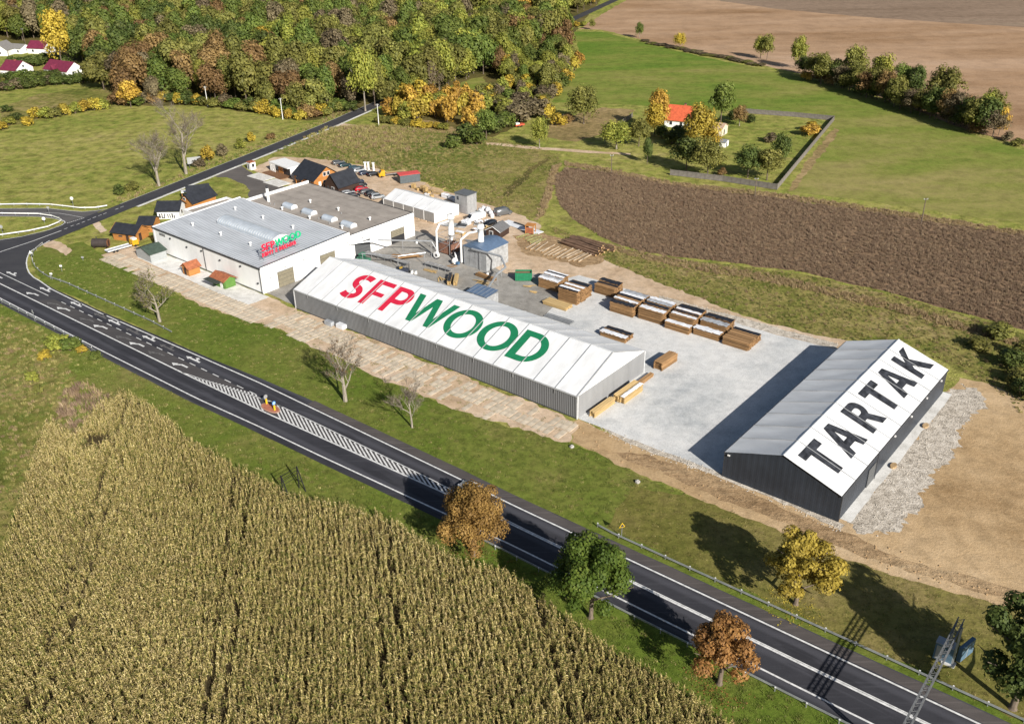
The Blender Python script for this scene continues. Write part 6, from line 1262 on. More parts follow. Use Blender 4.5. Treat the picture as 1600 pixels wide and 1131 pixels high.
# ================================================================== vehicles
tyre = plain('tyre', (.02, .02, .021), .9); rim_m = plain('wheel_rim', (.45, .45, .46), .35, .6); lampw = plain('headlight', (.7, .72, .75), .15); lampr = plain('tail_light', (.35, .015, .015), .25)
def loft(secs):
    """secs: (x, halfwidth_low, z0, z_waist, halfwidth_roof, z_roof)"""
    b = MB(); vs = []
    for x, hw, z0, zw, hr_, zr in secs: vs += [(x, -hw*.94, z0), (x, -hw, z0+.18), (x, -hw, zw), (x, -hr_, zr-.04), (x, -hr_*.7, zr), (x, hr_*.7, zr), (x, hr_, zr-.04), (x, hw, zw), (x, hw, z0+.18), (x, hw*.94, z0)]
    n = 10; fs = [(i*n+k, (i+1)*n+k, (i+1)*n+(k+1) % n, i*n+(k+1) % n) for i in range(len(secs)-1) for k in range(n)]; fs += [tuple(range(n)), tuple(reversed(range((len(secs)-1)*n, len(secs)*n)))]
    return b.add(vs, fs, 0, .5)
whl = MB(); whl.tube([(0, -.1, 0), (0, .1, 0)], .33, 14); WHEEL = whl.mesh('wheel', tyre); rm = MB(); rm.tube([(0, -.115, 0), (0, .115, 0)], .2, 10); RIM = rm.mesh('rim', rim_m)
CARP = {}
def car(pos, rz_c, col, label, kind='hatch', group='cars in the car park', name='parked_car', cat='car'):
    t = thing(name, label, cat, (pos[0], pos[1], .012), rz_c, group)
    pm = plain('car_paint_%s' % '_'.join(str(int(c*100)) for c in col), col, .25, .2, var=.04, spec=.6)
    if kind not in CARP:
        if kind == 'van':
            body = loft([(-2.6, .90, .32, 1.1, .82, 2.2), (-2.5, .95, .3, 1.15, .88, 2.35), (0.6, .95, .3, 1.15, .88, 2.35), (1.2, .95, .3, 1.15, .84, 2.2), (1.9, .93, .3, 1.12, .78, 1.25), (2.5, .86, .32, .95, .70, 1.02), (2.62, .78, .36, .7, .62, .75)])
            win = MB(); 
            for s in (-1, 1): win.add([(.55, s*.925, 1.25), (1.65, s*.90, 1.25), (1.15, s*.865, 2.0), (.55, s*.885, 2.05)], [(0, 1, 2, 3) if s < 0 else (3, 2, 1, 0)])
            win.add([(1.93, -.72, 1.27), (1.93, .72, 1.27), (1.26, .74, 2.16), (1.26, -.74, 2.16)], [(0, 1, 2, 3)])
            win.v = [(x+.02, y, z+.01) for x, y, z in win.v]
        else:
            rr = {'hatch': -1.95, 'estate': -2.2, 'suv': -2.1}[kind]; zr = {'hatch': 1.45, 'estate': 1.42, 'suv': 1.66}[kind]
            body = loft([(-2.15, .74, .38, .72, .62, .8), (-2.08, .84, .3, .88, .70, .95), (rr+.25, .88, .26, .92, .66, zr-.22), (rr+.75, .89, .26, .92, .64, zr), (.05, .89, .26, .92, .64, zr), (.55, .89, .26, .93, .66, zr-.14), (1.15, .88, .26, .92, .74, .98), (1.9, .84, .28, .84, .70, .86), (2.12, .74, .36, .66, .6, .68)])
            win = MB()
            for s in (-1, 1): win.add([(rr+.42, s*.872, .98), (1.0, s*.865, .98), (.45, s*.70, zr-.12), (rr+.72, s*.70, zr-.10)], [(0, 1, 2, 3) if s < 0 else (3, 2, 1, 0)])
            win.add([(1.16, -.68, 1.0), (1.16, .68, 1.0), (.56, .58, zr-.10), (.56, -.58, zr-.10)], [(0, 1, 2, 3)]); win.add([(rr+.22, .62, zr-.22), (rr+.22, -.62, zr-.22), (-2.08, -.66, .98), (-2.08, .66, .98)], [(0, 1, 2, 3)])
            win.v = [(x+(.02 if x > 0 else -.02), y*1.02, z+.02) for x, y, z in win.v]
        CARP[kind] = (body.mesh('body', pm, True), win.mesh('window', glass))
    put('body', CARP[kind][0], t, mat=pm); put('window', CARP[kind][1], t)
    wx = (1.35, -1.35) if kind != 'van' else (1.7, -1.6)
    for x in wx:
        for s in (-1, 1): w_ = put('wheel', WHEEL, t, (x, s*.82, .33)); put('rim', RIM, w_)
    zz = .62; xx = 2.02 if kind != 'van' else 2.5
    for s in (-1, 1):
        MB().box(xx, xx+.1, s*.6-.14, s*.6+.14, zz, zz+.14).build('headlight', lampw, t); MB().box(-2.17 if kind != 'van' else -2.63, -2.1 if kind != 'van' else -2.55, s*.62-.12, s*.62+.12, .75, .95).build('tail_light', lampr, t)
    return t
BK, NAVY, TEAL, SILV, GREY, RED, WHITE = (.014, .015, .018), (.02, .03, .06), (.015, .045, .05), (.42, .44, .46), (.12, .125, .13), (.55, .012, .03), (.8, .8, .8)
for u, v, a, col, kd, lab in ((-19.6, 82.6, 68, TEAL, 'hatch', 'dark green car, leftmost of the row along the weeds'), (-14.4, 82.4, 68, (.03, .09, .12), 'estate', 'dark teal estate car, second in the row along the weeds'), (-11.2, 81.4, 68, SILV, 'hatch', 'silver car, third in the row along the weeds'), (-7.2, 80.6, 66, NAVY, 'hatch', 'navy car, fourth in the row along the weeds'), (-4.2, 81.6, 66, BK, 'estate', 'black car at the right end of the row along the weeds'),
    (-2.2, 72.8, 62, NAVY, 'suv', 'dark car nearest the brown timber house roof'), (1.2, 71.0, 62, BK, 'estate', 'black estate car parked left of the red car'), (4.6, 68.4, 62, RED, 'hatch', 'bright red parked car'), (8.0, 67.6, 62, GREY, 'hatch', 'grey car parked right of the red car'), (11.2, 67.0, 62, BK, 'suv', 'black car at the right end of the row by the timber house'), (4.4, 63.2, 62, SILV, 'estate', 'silver car behind the hall roof edge'), (7.6, 62.4, 62, BK, 'hatch', 'black car just behind the hall roof edge')):
    car(HF(u, v), HZ+rad(a), col, lab, kd)
vn = G(741, 345); car((vn.x, vn.y), rad(-140), WHITE, 'white van parked beside the mixing tower', 'van', None, 'delivery_van', 'van')
dk = G(765, 352); car((dk.x, dk.y), rad(-140), BK, 'dark car parked between the white van and the small cabin', 'estate', None)
p = RD(112.5, -.9); car((p.x, p.y), rad(RA)+math.pi, WHITE, 'white car driving on the road behind the golden-brown tree', 'suv', None, 'car')
p = RD(-38.2, -6.6); car((p.x, p.y), rad(RA), WHITE, 'white car cut by the left edge of the picture', 'hatch', None, 'car')
yt = thing('flatbed_truck', 'yellow flatbed truck with long load parked by the weeds', 'truck', HF(-.5, 83.0), HZ+rad(62)+math.pi); ym = plain('truck_yellow', (.62, .33, .02), .4)
cb = loft([(0, .95, .5, 1.4, .9, 2.2), (.1, 1.0, .45, 1.45, .92, 2.35), (1.1, 1.0, .45, 1.45, .9, 2.3), (1.7, 1.0, .45, 1.4, .84, 1.5), (2.0, .9, .5, 1.2, .8, 1.3)]).build('cab', ym, yt); MB().add([(1.18, -.8, 2.2), (1.72, -.8, 1.55), (1.72, .8, 1.55), (1.18, .8, 2.2)], [(0, 1, 2, 3)]).build('windscreen', glass, yt).location = (.02, 0, .02)
MB().box(-5.0, -.05, -1.0, 1.0, .85, 1.0).build('bed', plain('bed_grey', (.3, .3, .3), .6), yt); MB().box(-7.0, -.4, -.7, .2, 1.0, 1.35).build('load', m_tim2, yt); MB().box(-6.6, -.4, .3, .8, 1.0, 1.25).build('load', plain('load_brown', (.2, .11, .08), .8), yt)
for x in (1.2, -3.2, -4.2):
    for s in (-.9, .9): put('wheel', WHEEL, yt, (x, s, .42))
tr = thing('trailer', 'yellow and white truck with long flat trailer by the log house', 'trailer', HF(-7.0, -9.8), HZ+rad(86))
MB().box(0, 6.6, 0, 2.0, .55, .7).build('bed', plain('trailer_grey', (.42, .44, .46), .5), tr); MB().box(0, 6.6, -.06, .12, .7, .85).box(0, 6.6, 1.88, 2.06, .7, .85).build('side_rail', white_met, tr); MB().box(6.9, 8.6, .05, 1.95, .5, 1.9).build('cab', ym, tr); MB().box(7.2, 8.3, .2, 1.8, 1.903, 2.3).build('cab_roof', white_met, tr); MB().box(8.603, 8.65, .2, 1.8, 1.1, 1.8).build('windscreen', glass, tr)
for x in (1.6, 2.5, 7.6):
    for y in (.05, 1.95): put('wheel', WHEEL, tr, (x, y, .34))
# ================================================================== clutter behind the white tent
mt = thing('mixing_tower', 'pale concrete block tower beside the white tent', 'tower', HF(41.5, 72.0), HZ); MB().box(0, 4.8, 0, 4.0, 0, 5.6).build('wall', plain('block_grey', (.33, .33, .33), .9, var=.12), mt); MB().box(-.2, 5.0, -.2, 4.2, 5.603, 5.8).build('roof', plain('dark_roof', (.12, .13, .14), .7), mt); MB().box(.8, 1.5, -.06, -.004, 3.8, 4.8).build('window', glass, mt); MB().box(2.2, 4.4, -.06, -.004, .1, 2.6).build('door', plain('shutter_grey', (.3, .3, .31), .6), mt)
R5 = random.Random(8)
def pallets(label, u, v, n, rz_c, mat=m_tim2, g='pallets and crates by the container'):
    t = thing('pallet_stack', label, 'pallets', HF(u, v), HZ+rz_c, g)
    for k in range(n):
        z = k*.16; b = MB()
        for j in range(5): b.box(0, 1.2, j*.24, j*.24+.15, z+.10, z+.14)
        for j in (0, .5, 1.0): b.box(j, j+.12, 0, 1.1, z, z+.098)
        b.build('pallet', mat, t, loc=(R5.uniform(-.05, .05), R5.uniform(-.05, .05), 0))
for j in range(6): pallets('pallet stack by the grey container, %s from it' % ordinal(j+1), 15.5+j*2.1, 79.8-j*.5+R5.uniform(-.6, .6), (9, 5, 11, 12, 8, 6)[j], R5.uniform(-.4, .4))
def frame_crate(label, u, v, L_, W_2, H_, mat, load=None):
    t = thing('slatted_crate', label, 'crate', HF(u, v), HZ+rad(8), 'wooden frames behind the white tent')
    for k in range(int(L_/.5)+1): x = min(L_-.08, k*.5); MB().box(x, x+.08, 0, .08, 0, H_).build('slat', mat, t)
    for z in (.1, H_/2, H_-.1): MB().box(0, L_, -.05, -.002, z, z+.1).build('rail', mat, t)
    MB().box(.05, L_-.05, .15, W_2, .05, .2).build('base', mat, t)
    for x in (0, L_-.1): MB().box(x, x+.1, .1, W_2, H_-.2, H_-.1).build('rail', mat, t)
frame_crate('pale slatted crate behind the white tent, left one', 20.6, 80.6, 2.6, 1.4, 2.4, m_tim2); frame_crate('pale slatted crate behind the white tent, right one', 24.4, 80.0, 4.0, 1.4, 2.2, m_tim2)
for j, (u, v) in enumerate(((29.2, 78.8), (32.2, 78.6), (34.8, 77.8))):
    t = thing('wrapped_bundle', 'white wrapped bundle behind the white tent, %s from the left' % ordinal(j+1), 'bundle', HF(u, v), HZ, 'wrapped bundles'); 
    b = MB(); b.box(0, 2.4, 0, 1.3, .12, 1.2); b.build('load', cov_w, t); MB().box(.1, .25, 0, 1.3, 0, .118).box(2.1, 2.25, 0, 1.3, 0, .118).build('bearer', m_tim2, t); cover(2.4, 1.3, 1.2, j).build('wrap', cov_g if j == 1 else cov_w, t)
for j, (u, v, s) in enumerate(((47.6, 77.5, 1.4), (49.6, 77.2, 1.6), (51.6, 76.2, 1.3), (48.6, 75.0, 1.5), (51.0, 73.6, 1.6), (49.4, 71.6, 1.5), (53.5, 74.6, 1.2))):
    t = thing('bulk_bag', 'white bulk bag in the pile beside the block tower, %s of the pile' % ordinal(j+1), 'bag', HF(u, v), R5.uniform(0, 3), 'white bulk bags'); b = MB(); rr = [.42, .58, .62, .58, .35]; b.tube([(0, 0, .02+i*s/4*1.0) for i in range(5)], [r_*s*.85 for r_ in rr], 10); b.build('bag', cov_w, t, smooth=True)
    for k in range(4): a = k*1.57; MB().tube([(math.cos(a)*.35, math.sin(a)*.35, s-.02), (math.cos(a)*.45, math.sin(a)*.45, s+.25)], .04, 4).build('loop', cov_w, t)
car(HF(54.6, 78.2), HZ+rad(70), GREY, 'grey and white tipper at the back of the bulk bags', 'van', None, 'tipper_van', 'van')
for j, (u, v, w_, l_, m) in enumerate(((45.5, 60.2, 3.2, 2.2, cov_g), (48.2, 61.0, 3.6, 2.4, MATS['grey_boards']), (50.8, 61.8, 3.0, 2.6, cov_w))):
    t = thing('sheet_pile', 'pile of glazed panels on the sand by the white tent, %s from the tent' % ordinal(j+1), 'panels', HF(u, v), HZ+rad(10+j*7), 'panel piles')
    for k in range(3+j): MB().box(.05*k, w_+.04*k, .03*k, l_, .1+k*.09, .17+k*.09).build('panel', (m, glass, galv)[k % 3], t)
    MB().box(.2, .35, .1, l_-.1, 0, .098).box(w_-.4, w_-.25, .1, l_-.1, 0, .098).build('bearer', m_tim2, t)
for j, (u, v, s, m) in enumerate(((55.0, 70.8, 1.6, cov_w), (57.4, 71.2, 1.3, g_sand), (59.2, 71.8, 1.9, g_apron), (61.5, 70.6, 1.2, cov_w), (56.2, 67.6, 1.2, galv), (54.0, 67.8, 1.0, galv), (62.8, 68.0, 1.2, g_gravel), (58.6, 66.6, 1.0, m_tim2), (52.8, 69.2, 1.4, cov_w))):
    t = thing('scrap_heap', ('white scrap sheets', 'sand heap', 'pale rubble heap', 'white sheet scrap', 'metal scrap', 'metal offcuts', 'stone heap', 'board offcuts', 'white foam scrap')[j]+' on the ground behind the white van', 'scrap', HF(u, v), R5.uniform(0, 3), 'scrap behind the van'); b = MB()
    for k in range(7): a = R5.uniform(0, 6.28); r_ = R5.uniform(0, s); z = R5.uniform(.1, .5); b.bar((math.cos(a)*r_, math.sin(a)*r_, z), (math.cos(a)*r_+R5.uniform(-s, s), math.sin(a)*r_+R5.uniform(-s, s), z+R5.uniform(-.05, .25)), R5.uniform(.2, .9), .12)
    b.build('scrap_piece', m, t)
cbn = house('garden_cabin', 'small dark brown cabin with grey roof on the sand', 0, 0, 5.2, 2.0, 3.2, timber_brown, plain('grey_shingle', (.15, .15, .155), .8, var=.15), 'y', .3, [('f', 1.0, 2.0, .7, 1.8, 'w')], 'cabin', loc=HF(62.6, 61.8), rz=HZ+rad(12), width=4.2, trim=white_met)
sw = thing('slab_store', 'pale white sheet lying on the sand behind the dark cabin', 'sheet', HF(58.5, 72.6), HZ+rad(-6)); MB().box(0, 14, 0, 3.0, .08, .2).build('sheet', cov_w, sw); MB().box(.5, .7, .2, 2.8, 0, .078).box(7, 7.2, .2, 2.8, 0, .078).box(13, 13.2, .2, 2.8, 0, .078).build('bearer', m_tim2, sw); MB().box(3, 8.5, 2.1, 2.6, .2, .5).build('beam', dark_trim, sw)
hd = thing('timber_stand', 'orange timber stand beside the log heap', 'frame', HF(69.5, 70.0), HZ+rad(20)); [MB().box(x, x+.2, y, y+.2, 0, 2.397).build('post', larch, hd) for x in (0, 2.2) for y in (0, 2.0)]; MB().box(.2, 2.2, .02, .18, .3, 1.9).build('panel', rust_roof, hd); MB().box(-.1, 2.5, -.1, 2.3, 2.4, 2.5).build('roof', larch, hd)
sa = thing('barrel_sauna', 'dark barrel-shaped wooden sauna on the grass by the hall', 'sauna', HF(-14.4, -10.4), HZ+rad(38)); prf = [(1.1+1.15*math.cos(math.pi*2*i/16+.2), 1.35+1.15*math.sin(math.pi*2*i/16+.2)) for i in range(16)]
MB().xprism(prf, 0, 4.2).build('barrel', plain('sauna_dark', (.05, .04, .038), .8, var=.2), sa); MB().xprism([((y-1.1)*.93+1.1, (z-1.35)*.93+1.35) for y, z in prf], 4.2, 4.25).build('end_wall', plain('sauna_end', (.22, .095, .05), .7), sa); MB().box(.3, .5, .2, 2.0, 0, .45).box(3.6, 3.8, .2, 2.0, 0, .45).build('cradle', timber_brown, sa); MB().box(4.251, 4.3, .75, 1.45, .5, 2.0).build('door', timber_brown, sa); MB().tube([(1.2, 1.1, 2.4), (1.2, 1.1, 3.1)], .1, 6).build('flue', dark_trim, sa)
for j, (px, w_, l_) in enumerate(((502, 505, 0), (524, 512, 0)) and (((507, 507), 2.2, 1.0), ((525, 512), 2.2, 1.6))):
    t = thing('stone_block', ('low pale bundle lying against the long tent wall', 'pale wrapped block beside the long tent wall')[j], 'block', G(*px), rad(T1A)); MB().box(0, w_, 0, l_, .06, 1.0).build('block', cov_g if j == 0 else cov_w, t); MB().box(.1, .25, .1, l_-.1, 0, .058).box(w_-.3, w_-.15, .1, l_-.1, 0, .058).build('bearer', m_tim2, t)
for j, px in enumerate(((893, 699), (996, 754))): t = thing('boulder', ('pale boulder at the end of the slab path', 'pale boulder on the verge below the dirt track')[j], 'boulder', G(*px), j); MB().tube([(0, 0, -.05), (.05, 0, .2), (0, .05, .38), (0, 0, .46)], [.36, .45, .34, .12], 7).build('stone', plain('boulder_grey', (.45, .43, .4), .95, var=.3), t)
# ================================================================== roadside furniture
post_me = MB().box(-.06, .06, -.05, .05, 0, .72).mesh('post', galv)
cap_me = MB().box(-.09, .09, -.05, .08, .66, .76).mesh('reflector', white_met)
def guard_rail(label, pts, step=4.0, white=False):
    pts = [Vector((p[0], p[1], 0)) for p in pts]; o = pts[0]; t = thing('guard_rail', label, 'guard rail', o, 0, 'guard rails along the roads')
    seg = []; d = [0]
    for a, b in zip(pts, pts[1:]): d.append(d[-1]+(b-a).length)
    b = MB()
    for a, c in zip(pts, pts[1:]):
        for z, wd in ((.70, .07), (.60, .04), (.50, .07)): b.bar(a-o+Vector((0, 0, z)), c-o+Vector((0, 0, z)), wd, .10)
    b.build('rail', white_met if white else galv, t)
    n = int(d[-1]/step)
    for k in range(n+1):
        s = min(d[-1]-.01, k*step); i = max(j for j in range(len(d)-1) if d[j] <= s); f_ = (s-d[i])/(d[i+1]-d[i]); p = pts[i].lerp(pts[i+1], f_)-o; dr_ = pts[i+1]-pts[i]; rz_p = math.atan2(dr_.y, dr_.x); nn = Vector((-math.sin(rz_p), math.cos(rz_p), 0))
        w_ = put('post', post_me, t, p+nn*.14, rz_p); put('reflector', cap_me, w_, (0, 0, .02))
    return t
guard_rail('guard rail beside the tree shadows, on the verge side at lower right', [RD(134, 3.6), RD(137, 3.3)]+[RD(s, 3.3) for s in range(140, 236, 8)])
guard_rail('guard rail on the corn side at lower right', [RD(s, -9.75) for s in range(121, 236, 8)][::-1])
guard_rail('guard rail on the field side at the left edge', [RD(s, -11.0) for s in (-72, -60, -45, -30, -15, 0, 12)]+[RD(20, -11.6)])
guard_rail('guard rail curving round the grassy junction corner', [G(66, 383), G(57, 390.5), G(51.5, 398), G(50, 405), G(51.5, 412), G(56, 420), G(64, 427.5), G(76, 435)]+[RD(s, 4.1) for s in range(-22, 20, 6)]+[RD(23, 3.6)])
guard_rail('long guard rail along the far side of the branch road', PX((-60, 322.5), (0, 322), (40, 321.5), (78, 322), (105, 325), (125, 327.5), (150, 327), (168, 324)), 4, True)
guard_rail('guard rail looping round the grass island of the branch road', PX((-60, 337), (0, 336), (60, 336.8), (82, 340), (92, 343.5), (97, 346.5), (92, 350), (75, 357), (45, 363.5), (0, 370), (-50, 378)), 4, True)
def sign_post(name, label, pos, h_, plate, cat='road sign', rz_c=0, group=None, mat=None, edge=None):
    t = thing(name, label, cat, (pos.x, pos.y, 0), rz_c, group); MB().tube([(0, 0, 0), (0, 0, h_)], .045, 6).build('post', galv, t)
    if plate == 'tri': q = [(-.5, h_-.3), (.5, h_-.3), (0, h_+.55)]
    elif plate == 'tri_down': q = [(0, h_-.4), (.5, h_+.45), (-.5, h_+.45)]
    elif plate == 'disc': q = [(.5*math.cos(i*.393), h_+.5*math.sin(i*.393)) for i in range(16)]
    elif plate == 'diamond': q = [(0, h_-.6), (.6, h_), (0, h_+.6), (-.6, h_)]
    else: q = [(-.32, h_-.22), (.32, h_-.22), (.32, h_+.22), (-.32, h_+.22)]
    MB().yprism(q, -.06, -.02).build('plate', mat or white_met, t)
    if edge: c = (sum(p[0] for p in q)/len(q), sum(p[1] for p in q)/len(q)); MB().yprism([((x-c[0])*.72+c[0], (z-c[1])*.72+c[1]) for x, z in q], -.075, -.062).build('face', edge, t)
    return t
sy = plain('sign_yellow', (.75, .48, .02), .5); sb = plain('sign_blue', (.03, .14, .42), .5); sr = plain('sign_red_edge', (.6, .02, .02), .5); sgry = plain('sign_back', (.40, .41, .42), .5, .3)
sign_post('road_sign', 'yellow warning sign at the start of the right-hand guard rail', G(971, 840), 2.3, 'tri', mat=sy, edge=dark_trim, rz_c=rad(20))
sign_post('road_sign', 'white round sign on the meadow beyond the branch road', G(115, 323), 2.6, 'disc')
sign_post('road_sign', 'white round sign on the grass island of the branch road', G(70, 349), 1.4, 'disc')
sign_post('road_sign', 'small sign pole at the left end of the grass island', G(5, 367), 2.4, 'disc', mat=sgry)
sign_post('road_sign', 'give-way sign back beside the branch road rail', G(78, 337), 2.3, 'tri_down', mat=sgry)
sign_post('road_sign', 'pale sign on the junction corner beside the guard rail', G(51, 408), 2.4, 'tri', mat=white_met)
sign_post('road_sign', 'small white sign on the verge, upper of two near the junction corner', G(97, 424), 1.5, 'board', mat=white_met)
sign_post('road_sign', 'small white sign on the verge, lower of two near the junction corner', G(82, 437), 1.6, 'board', mat=white_met)
sign_post('road_sign', 'small grey post sign on the grass near the sauna', G(130, 407), .9, 'board', mat=sgry)
sign_post('road_sign', 'triangular sign back on the field side guard rail', G(55, 502), 2.4, 'tri', mat=sgry, rz_c=rad(-40))
bb = thing('billboard', 'grey board sign beside the two tall bare trees', 'sign', G(305, 262), rad(20)); MB().box(-2.2, 2.2, -.05, .05, 1.4, 3.6).build('board', sgry, bb); MB().box(-1.8, -1.6, .06, .2, 0, 3.4).build('leg', dark_trim, bb); MB().box(1.6, 1.8, .06, .2, 0, 3.4).build('leg', dark_trim, bb)
# traffic island with its two bollard signs
isl = thing('traffic_island', 'reddish paved traffic island in the hatched strip of the road', 'traffic island', RD(65.6, -3.8), rad(RA))
pl = [(2.6*math.cos(a)*(1 if abs(math.cos(a)) < .7 else .95), 1.15*math.sin(a)) for a in [i*math.pi/12 for i in range(24)]]
MB().prism(pl, .03, .16).build('kerb', plain('island_kerb', (.40, .24, .18), .9), isl); MB().prism([(x*.88, y*.82) for x, y in pl], .161, .18).build('paving', plain('red_paving', (.42, .16, .10), .9, var=.2, scale=3), isl)
for k, (s, d) in enumerate(((63.9, -3.3), (67.0, -3.9))):
    t = thing('bollard_sign', ('yellow bollard with round pale sign on the traffic island, left one', 'yellow bollard with round blue sign on the traffic island, right one')[k], 'bollard', RD(s, d, .18), rad(RA)+math.pi/2+(0 if k else math.pi), 'traffic island bollards')
    MB().box(-.16, .16, -.08, .08, 0, 1.1).build('bollard', sy, t); MB().yprism([(.42*math.cos(i*.393), 1.55+.42*math.sin(i*.393)) for i in range(16)], -.05, .0).build('disc', (sgry, sb)[k], t); MB().yprism([(.3*math.cos(i*.393), 1.55+.3*math.sin(i*.393)) for i in range(16)], -.07, -.052).build('face', (white_met, plain('sign_pale_blue', (.35, .55, .75), .4))[k], t)
# sign gantry over the road, lower right
ga = thing('sign_gantry', 'galvanised lattice gantry spanning the road at lower right', 'gantry', RD(184.3, 7.2), rad(RA)-math.pi/2)
GZ, GL_ = 6.3, 19.5; g_dark = plain('weathered_steel', (.20, .205, .21), .5, .3, var=.2)
for y in (-.33, .33):
    for z in (GZ, GZ+.8): MB().box(-1.0, GL_, y-.06, y+.06, z-.06, z+.06).build('chord', g_dark, ga)
for k in range(29):
    x0, x1 = -1.0+k*.70, -1.0+(k+1)*.70; fl = k % 2
    b = MB()
    for y in (-.33, .33): b.bar((x0, y, GZ+(.8 if fl else 0)), (x1, y, GZ+(0 if fl else .8)), .05, .05)
    for z in (GZ, GZ+.8): b.bar((x0, -.33 if fl else .33, z), (x1, .33 if fl else -.33, z), .05, .05)
    b.build('lattice', g_dark, ga)
for x in (-.4, GL_-.6):
    for y in (-.42, .42): MB().box(x-.12, x+.12, y-.12, y+.12, 0, GZ-.08).build('leg', galv, ga)
    MB().box(x-.5, x+.5, -.8, .8, 0, .25).build('footing', g_apron, ga)
cabx = plain('cabinet_blue', (.10, .17, .24), .5)
t = thing('roadside_cabinet', 'blue-grey control cabinet under the gantry, left one', 'cabinet', RD(182.4, 7.4), rad(RA)); MB().box(0, 2.2, 0, 1.3, 0, 2.6).build('body', cabx, t); MB().box(-.05, 2.25, -.05, 1.35, 2.603, 2.7).build('lid', sgry, t); MB().box(.2, 1.0, -.03, -.003, .2, 2.3).build('door', sgry, t)
t = thing('roadside_cabinet', 'tall blue-grey panel beside the gantry, right one', 'cabinet', RD(185.4, 8.2), rad(RA)+rad(75)); MB().box(0, 3.0, 0, .5, .3, 2.6).build('body', cabx, t); MB().box(.3, .45, .1, .4, 0, .298).box(2.5, 2.65, .1, .4, 0, .298).build('leg', dark_trim, t); MB().box(1.3, 1.42, -.02, -.003, .4, 2.5).build('joint', sgry, t)
# dark billboard frame at the corn edge: four trestles joined by rails
bf = thing('empty_billboard', 'dark empty timber billboard at the corn edge', 'billboard', RD(89.7, -20.5), rad(RA)); dkw = plain('tarred_timber', (.018, .018, .02), .7)
for y in (0, 3.2):
    MB().bar((0, y, 0), (.1, y, 4.3), .13, .13).build('post', dkw, bf); MB().bar((1.6, y, 0), (.15, y, 4.2), .13, .13).build('strut', dkw, bf); MB().bar((.05, y, 1.6), (1.0, y, 1.6), .09, .09).build('tie', dkw, bf)
for z in (4.1, 3.5, 2.9, 2.3): MB().bar((.03, -.2, z), (.03, 3.4, z), .05, .06).build('rail', dkw, bf)
# garden fence of the farmhouse: boards on posts
m_fence = plain('weathered_fence', (.215, .195, .175), .9, var=.2, scale=1.0, attr=.4)
def fence(label, pts, board=1.4, h_=1.9):
    o = pts[0]; t = thing('garden_fence', label, 'fence', o, 0, 'fences of the farmhouse garden')
    for a, b in zip(pts, pts[1:]):
        d = b-a; ln = d.length; n = max(1, int(ln/2.6)); rz_p = math.atan2(d.y, d.x)
        me = MB().box(.05, ln/n-.05, -.02, .02, .08, h_).mesh('board_panel', m_fence); pm_ = MB().box(-.07, .07, -.07, .07, 0, h_+.15).mesh('post', m_fence)
        for k in range(n): p = a+d*(k/n)-o; put('board_panel', me, t, p, rz_p); put('post', pm_, t, p, rz_p)
    return t
fence('weathered fence on the near side of the farmhouse garden', PX((1047, 274), (1130, 284), (1214, 297))); fence('long weathered fence on the right side of the farmhouse garden', PX((1214, 297), (1260, 241), (1303, 189))); fence('weathered fence at the far side of the farmhouse garden', PX((1303, 189), (1240, 183), (1160, 177))); fence('short weathered fence left of the farmhouse garden', PX((988, 184), (958, 205)))
for j, (px, h_, lab) in enumerate((((325, 167), 8.5, 'pale utility pole at the edge of the russet wood'), ((442, 187), 8.5, 'pale utility pole near the yellow bushes by the side road'), ((592, 197), 8.5, 'pale utility pole right of the side road bend'), ((1439, 350), 7.5, 'utility pole standing at the edge of the green field'), ((955, 272), 6.5, 'thin dark pole at the edge of the dark field'), ((1179, 308), 6.0, 'thin pole at the garden fence edge'), ((40, 70), 9, 'street lamp pole behind the village houses'), ((16, 97), 6, 'thin white pole between the village houses'))):
    t = thing('utility_pole', lab, 'pole', G(*px)); MB().tube([(0, 0, 0), (0, 0, h_)], [.17, .11], 7).build('pole', white_met if j < 3 else bark, t); MB().box(-.6, .6, -.06, .06, h_-.5, h_-.38).build('crossarm', galv, t)
    for x in (-.5, 0, .5): MB().tube([(x, 0, h_-.38), (x, 0, h_-.15)], .06, 6).build('insulator', white_met, t)
for j, px in enumerate(((571, 259), (576, 259), (584, 260))): t = thing('white_pillar', 'white pillar behind the parked cars, %s of three from the left' % ordinal(j+1), 'pillar', G(px[0], px[1]+7), 0, 'white pillars behind the cars'); MB().tube([(0, 0, 0), (0, 0, 2.6)], .35, 8).build('shaft', white_met, t); MB().box(-.45, .45, -.45, .45, 2.603, 2.75).build('cap', white_met, t)
t = thing('car_trailer', 'red and white trailer load beside the farm track', 'trailer', G(806, 200), rad(30)); MB().box(0, 4, 0, 1.8, .5, 1.1).build('body', plain('trailer_red', (.5, .1, .05), .6), t); MB().box(.2, 1.8, .1, 1.7, 1.103, 1.6).build('load', white_met, t)
for x in (1.2, 2.6):
    for y in (-.02, 1.82): put('wheel', WHEEL, t, (x, y, .34))

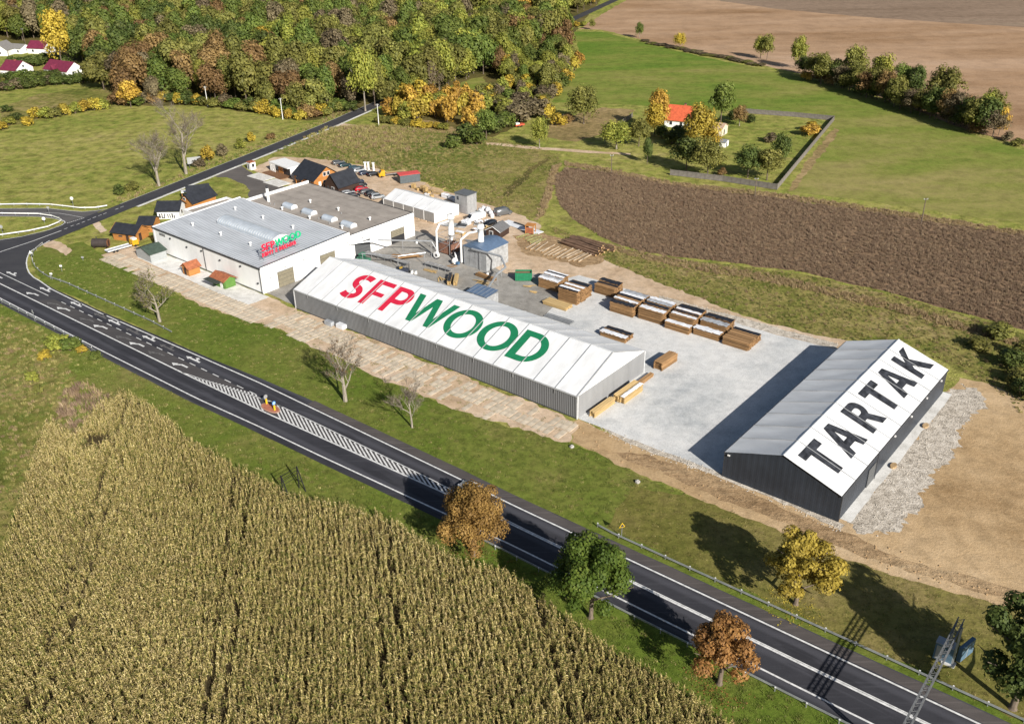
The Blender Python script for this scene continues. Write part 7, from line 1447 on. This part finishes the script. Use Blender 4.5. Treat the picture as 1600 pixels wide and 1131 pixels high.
# ---- loose clutter of a working yard
R6 = random.Random(12)
def loose_boards(label, u, v, n, ln, sp, mat, rz_c):
    t = thing('loose_boards', label, 'boards', HF(u, v), HZ+rz_c, 'loose boards in the yard')
    for k in range(n):
        a = R6.uniform(-.35, .35); x, y = R6.uniform(-sp, sp), R6.uniform(-sp*.6, sp*.6); l = ln*R6.uniform(.6, 1.1); z = .06+k*.05
        MB().bar((x, y, z), (x+math.cos(a)*l, y+math.sin(a)*l, z+R6.uniform(-.02, .08)), R6.uniform(.14, .3), .05).build('board', mat, t)
for j, (u, v, n, ln, sp, m, a, lab) in enumerate(((57, 38.5, 8, 3.2, .9, m_tim, .9, 'orange boards strewn left of the tall white pipe'), (66.5, 34.5, 9, 3.4, 1.0, m_tim2, .3, 'pale boards strewn before the sawdust plant'), (69.5, 38.2, 7, 2.6, .8, m_tim, 1.3, 'brown boards strewn beside the white fan'), (81.5, 37.0, 9, 3.4, 1.1, m_tim2, .1, 'pale boards strewn under the bent pipe'), (84.5, 33.6, 6, 3.0, .8, m_tim, 1.1, 'brown boards strewn before the blue lean-to'), (92.5, 42.0, 6, 2.2, .8, m_tim2, .7, 'pale offcuts beside the green skip'), (95.5, 40.2, 5, 2.0, .6, m_tim2, .2, 'pale offcuts left of the low board pile'), (73.0, 33.0, 6, 2.6, .8, m_tim2, -.4, 'pale offcuts left of the upright board pack'), (52.5, 36.5, 6, 3.0, .7, m_tim, .5, 'boards strewn beside the grey hall door'), (60.5, 55.5, 7, 3.0, 1.2, galv, .3, 'metal profiles strewn behind the sawdust plant'))):
    loose_boards(lab, u, v, n, ln, sp, m, a)
for j, (u, v, lab) in enumerate(((65.2, 31.0, 'white barrel pair left of the forklift, left one'), (66.2, 31.3, 'white barrel pair left of the forklift, right one'), (80.8, 41.6, 'white barrel in front of the filter house'), (51.2, 46.6, 'white barrel by the open loading door'))):
    t = thing('barrel', lab, 'barrel', HF(u, v), 0, 'white barrels in the yard'); MB().tube([(0, 0, 0), (0, 0, .45), (0, 0, .95)], [.36, .40, .36], 12).build('drum', white_met, t, smooth=True); MB().tube([(0, 0, .951), (0, 0, 1.0)], .3, 12).build('lid', galv, t)
for j, (u, v, w_, l_, h_, m) in enumerate(((66.0, 56.5, 2.4, 1.4, .9, cov_w), (69.5, 57.2, 2.0, 1.6, .7, cov_g), (54.5, 58.0, 2.6, 1.3, .8, m_tim2), (50.6, 64.8, 2.2, 1.6, 1.1, cov_w), (38.0, 75.6, 3.2, 1.6, .8, cov_g), (24.0, 76.6, 2.6, 1.4, .7, m_tim2), (57.0, 62.5, 2.0, 1.2, .9, m_tim))):
    t = thing('wrapped_pallet', ('white wrapped pallet behind the filter house', 'grey wrapped pallet behind the filter house', 'pale board pallet by the hall corner', 'white wrapped pallet by the white van', 'grey wrapped pallet behind the white tent', 'pale board pallet behind the white tent', 'brown board pallet beside the small cabin')[j], 'pallet', HF(u, v), HZ+R6.uniform(-.4, .4)); MB().box(0, w_, 0, l_, .14, h_).build('load', m, t)
    for x in (.1, w_/2-.06, w_-.22): MB().box(x, x+.12, .02, l_-.02, 0, .138).build('bearer', m_tim2, t)
    cover(w_, l_, h_, j).build('wrap', cov_g if m is cov_g else cov_w, t)
for j, (u, v, a, col, kd, lab) in enumerate(((14.5, 66.2, 62, SILV, 'suv', 'silver car parked nearest the white tent'), (-23.8, 83.4, 68, GREY, 'estate', 'grey car parked alone at the left end of the car park'))): car(HF(u, v), HZ+rad(a), col, lab, kd)
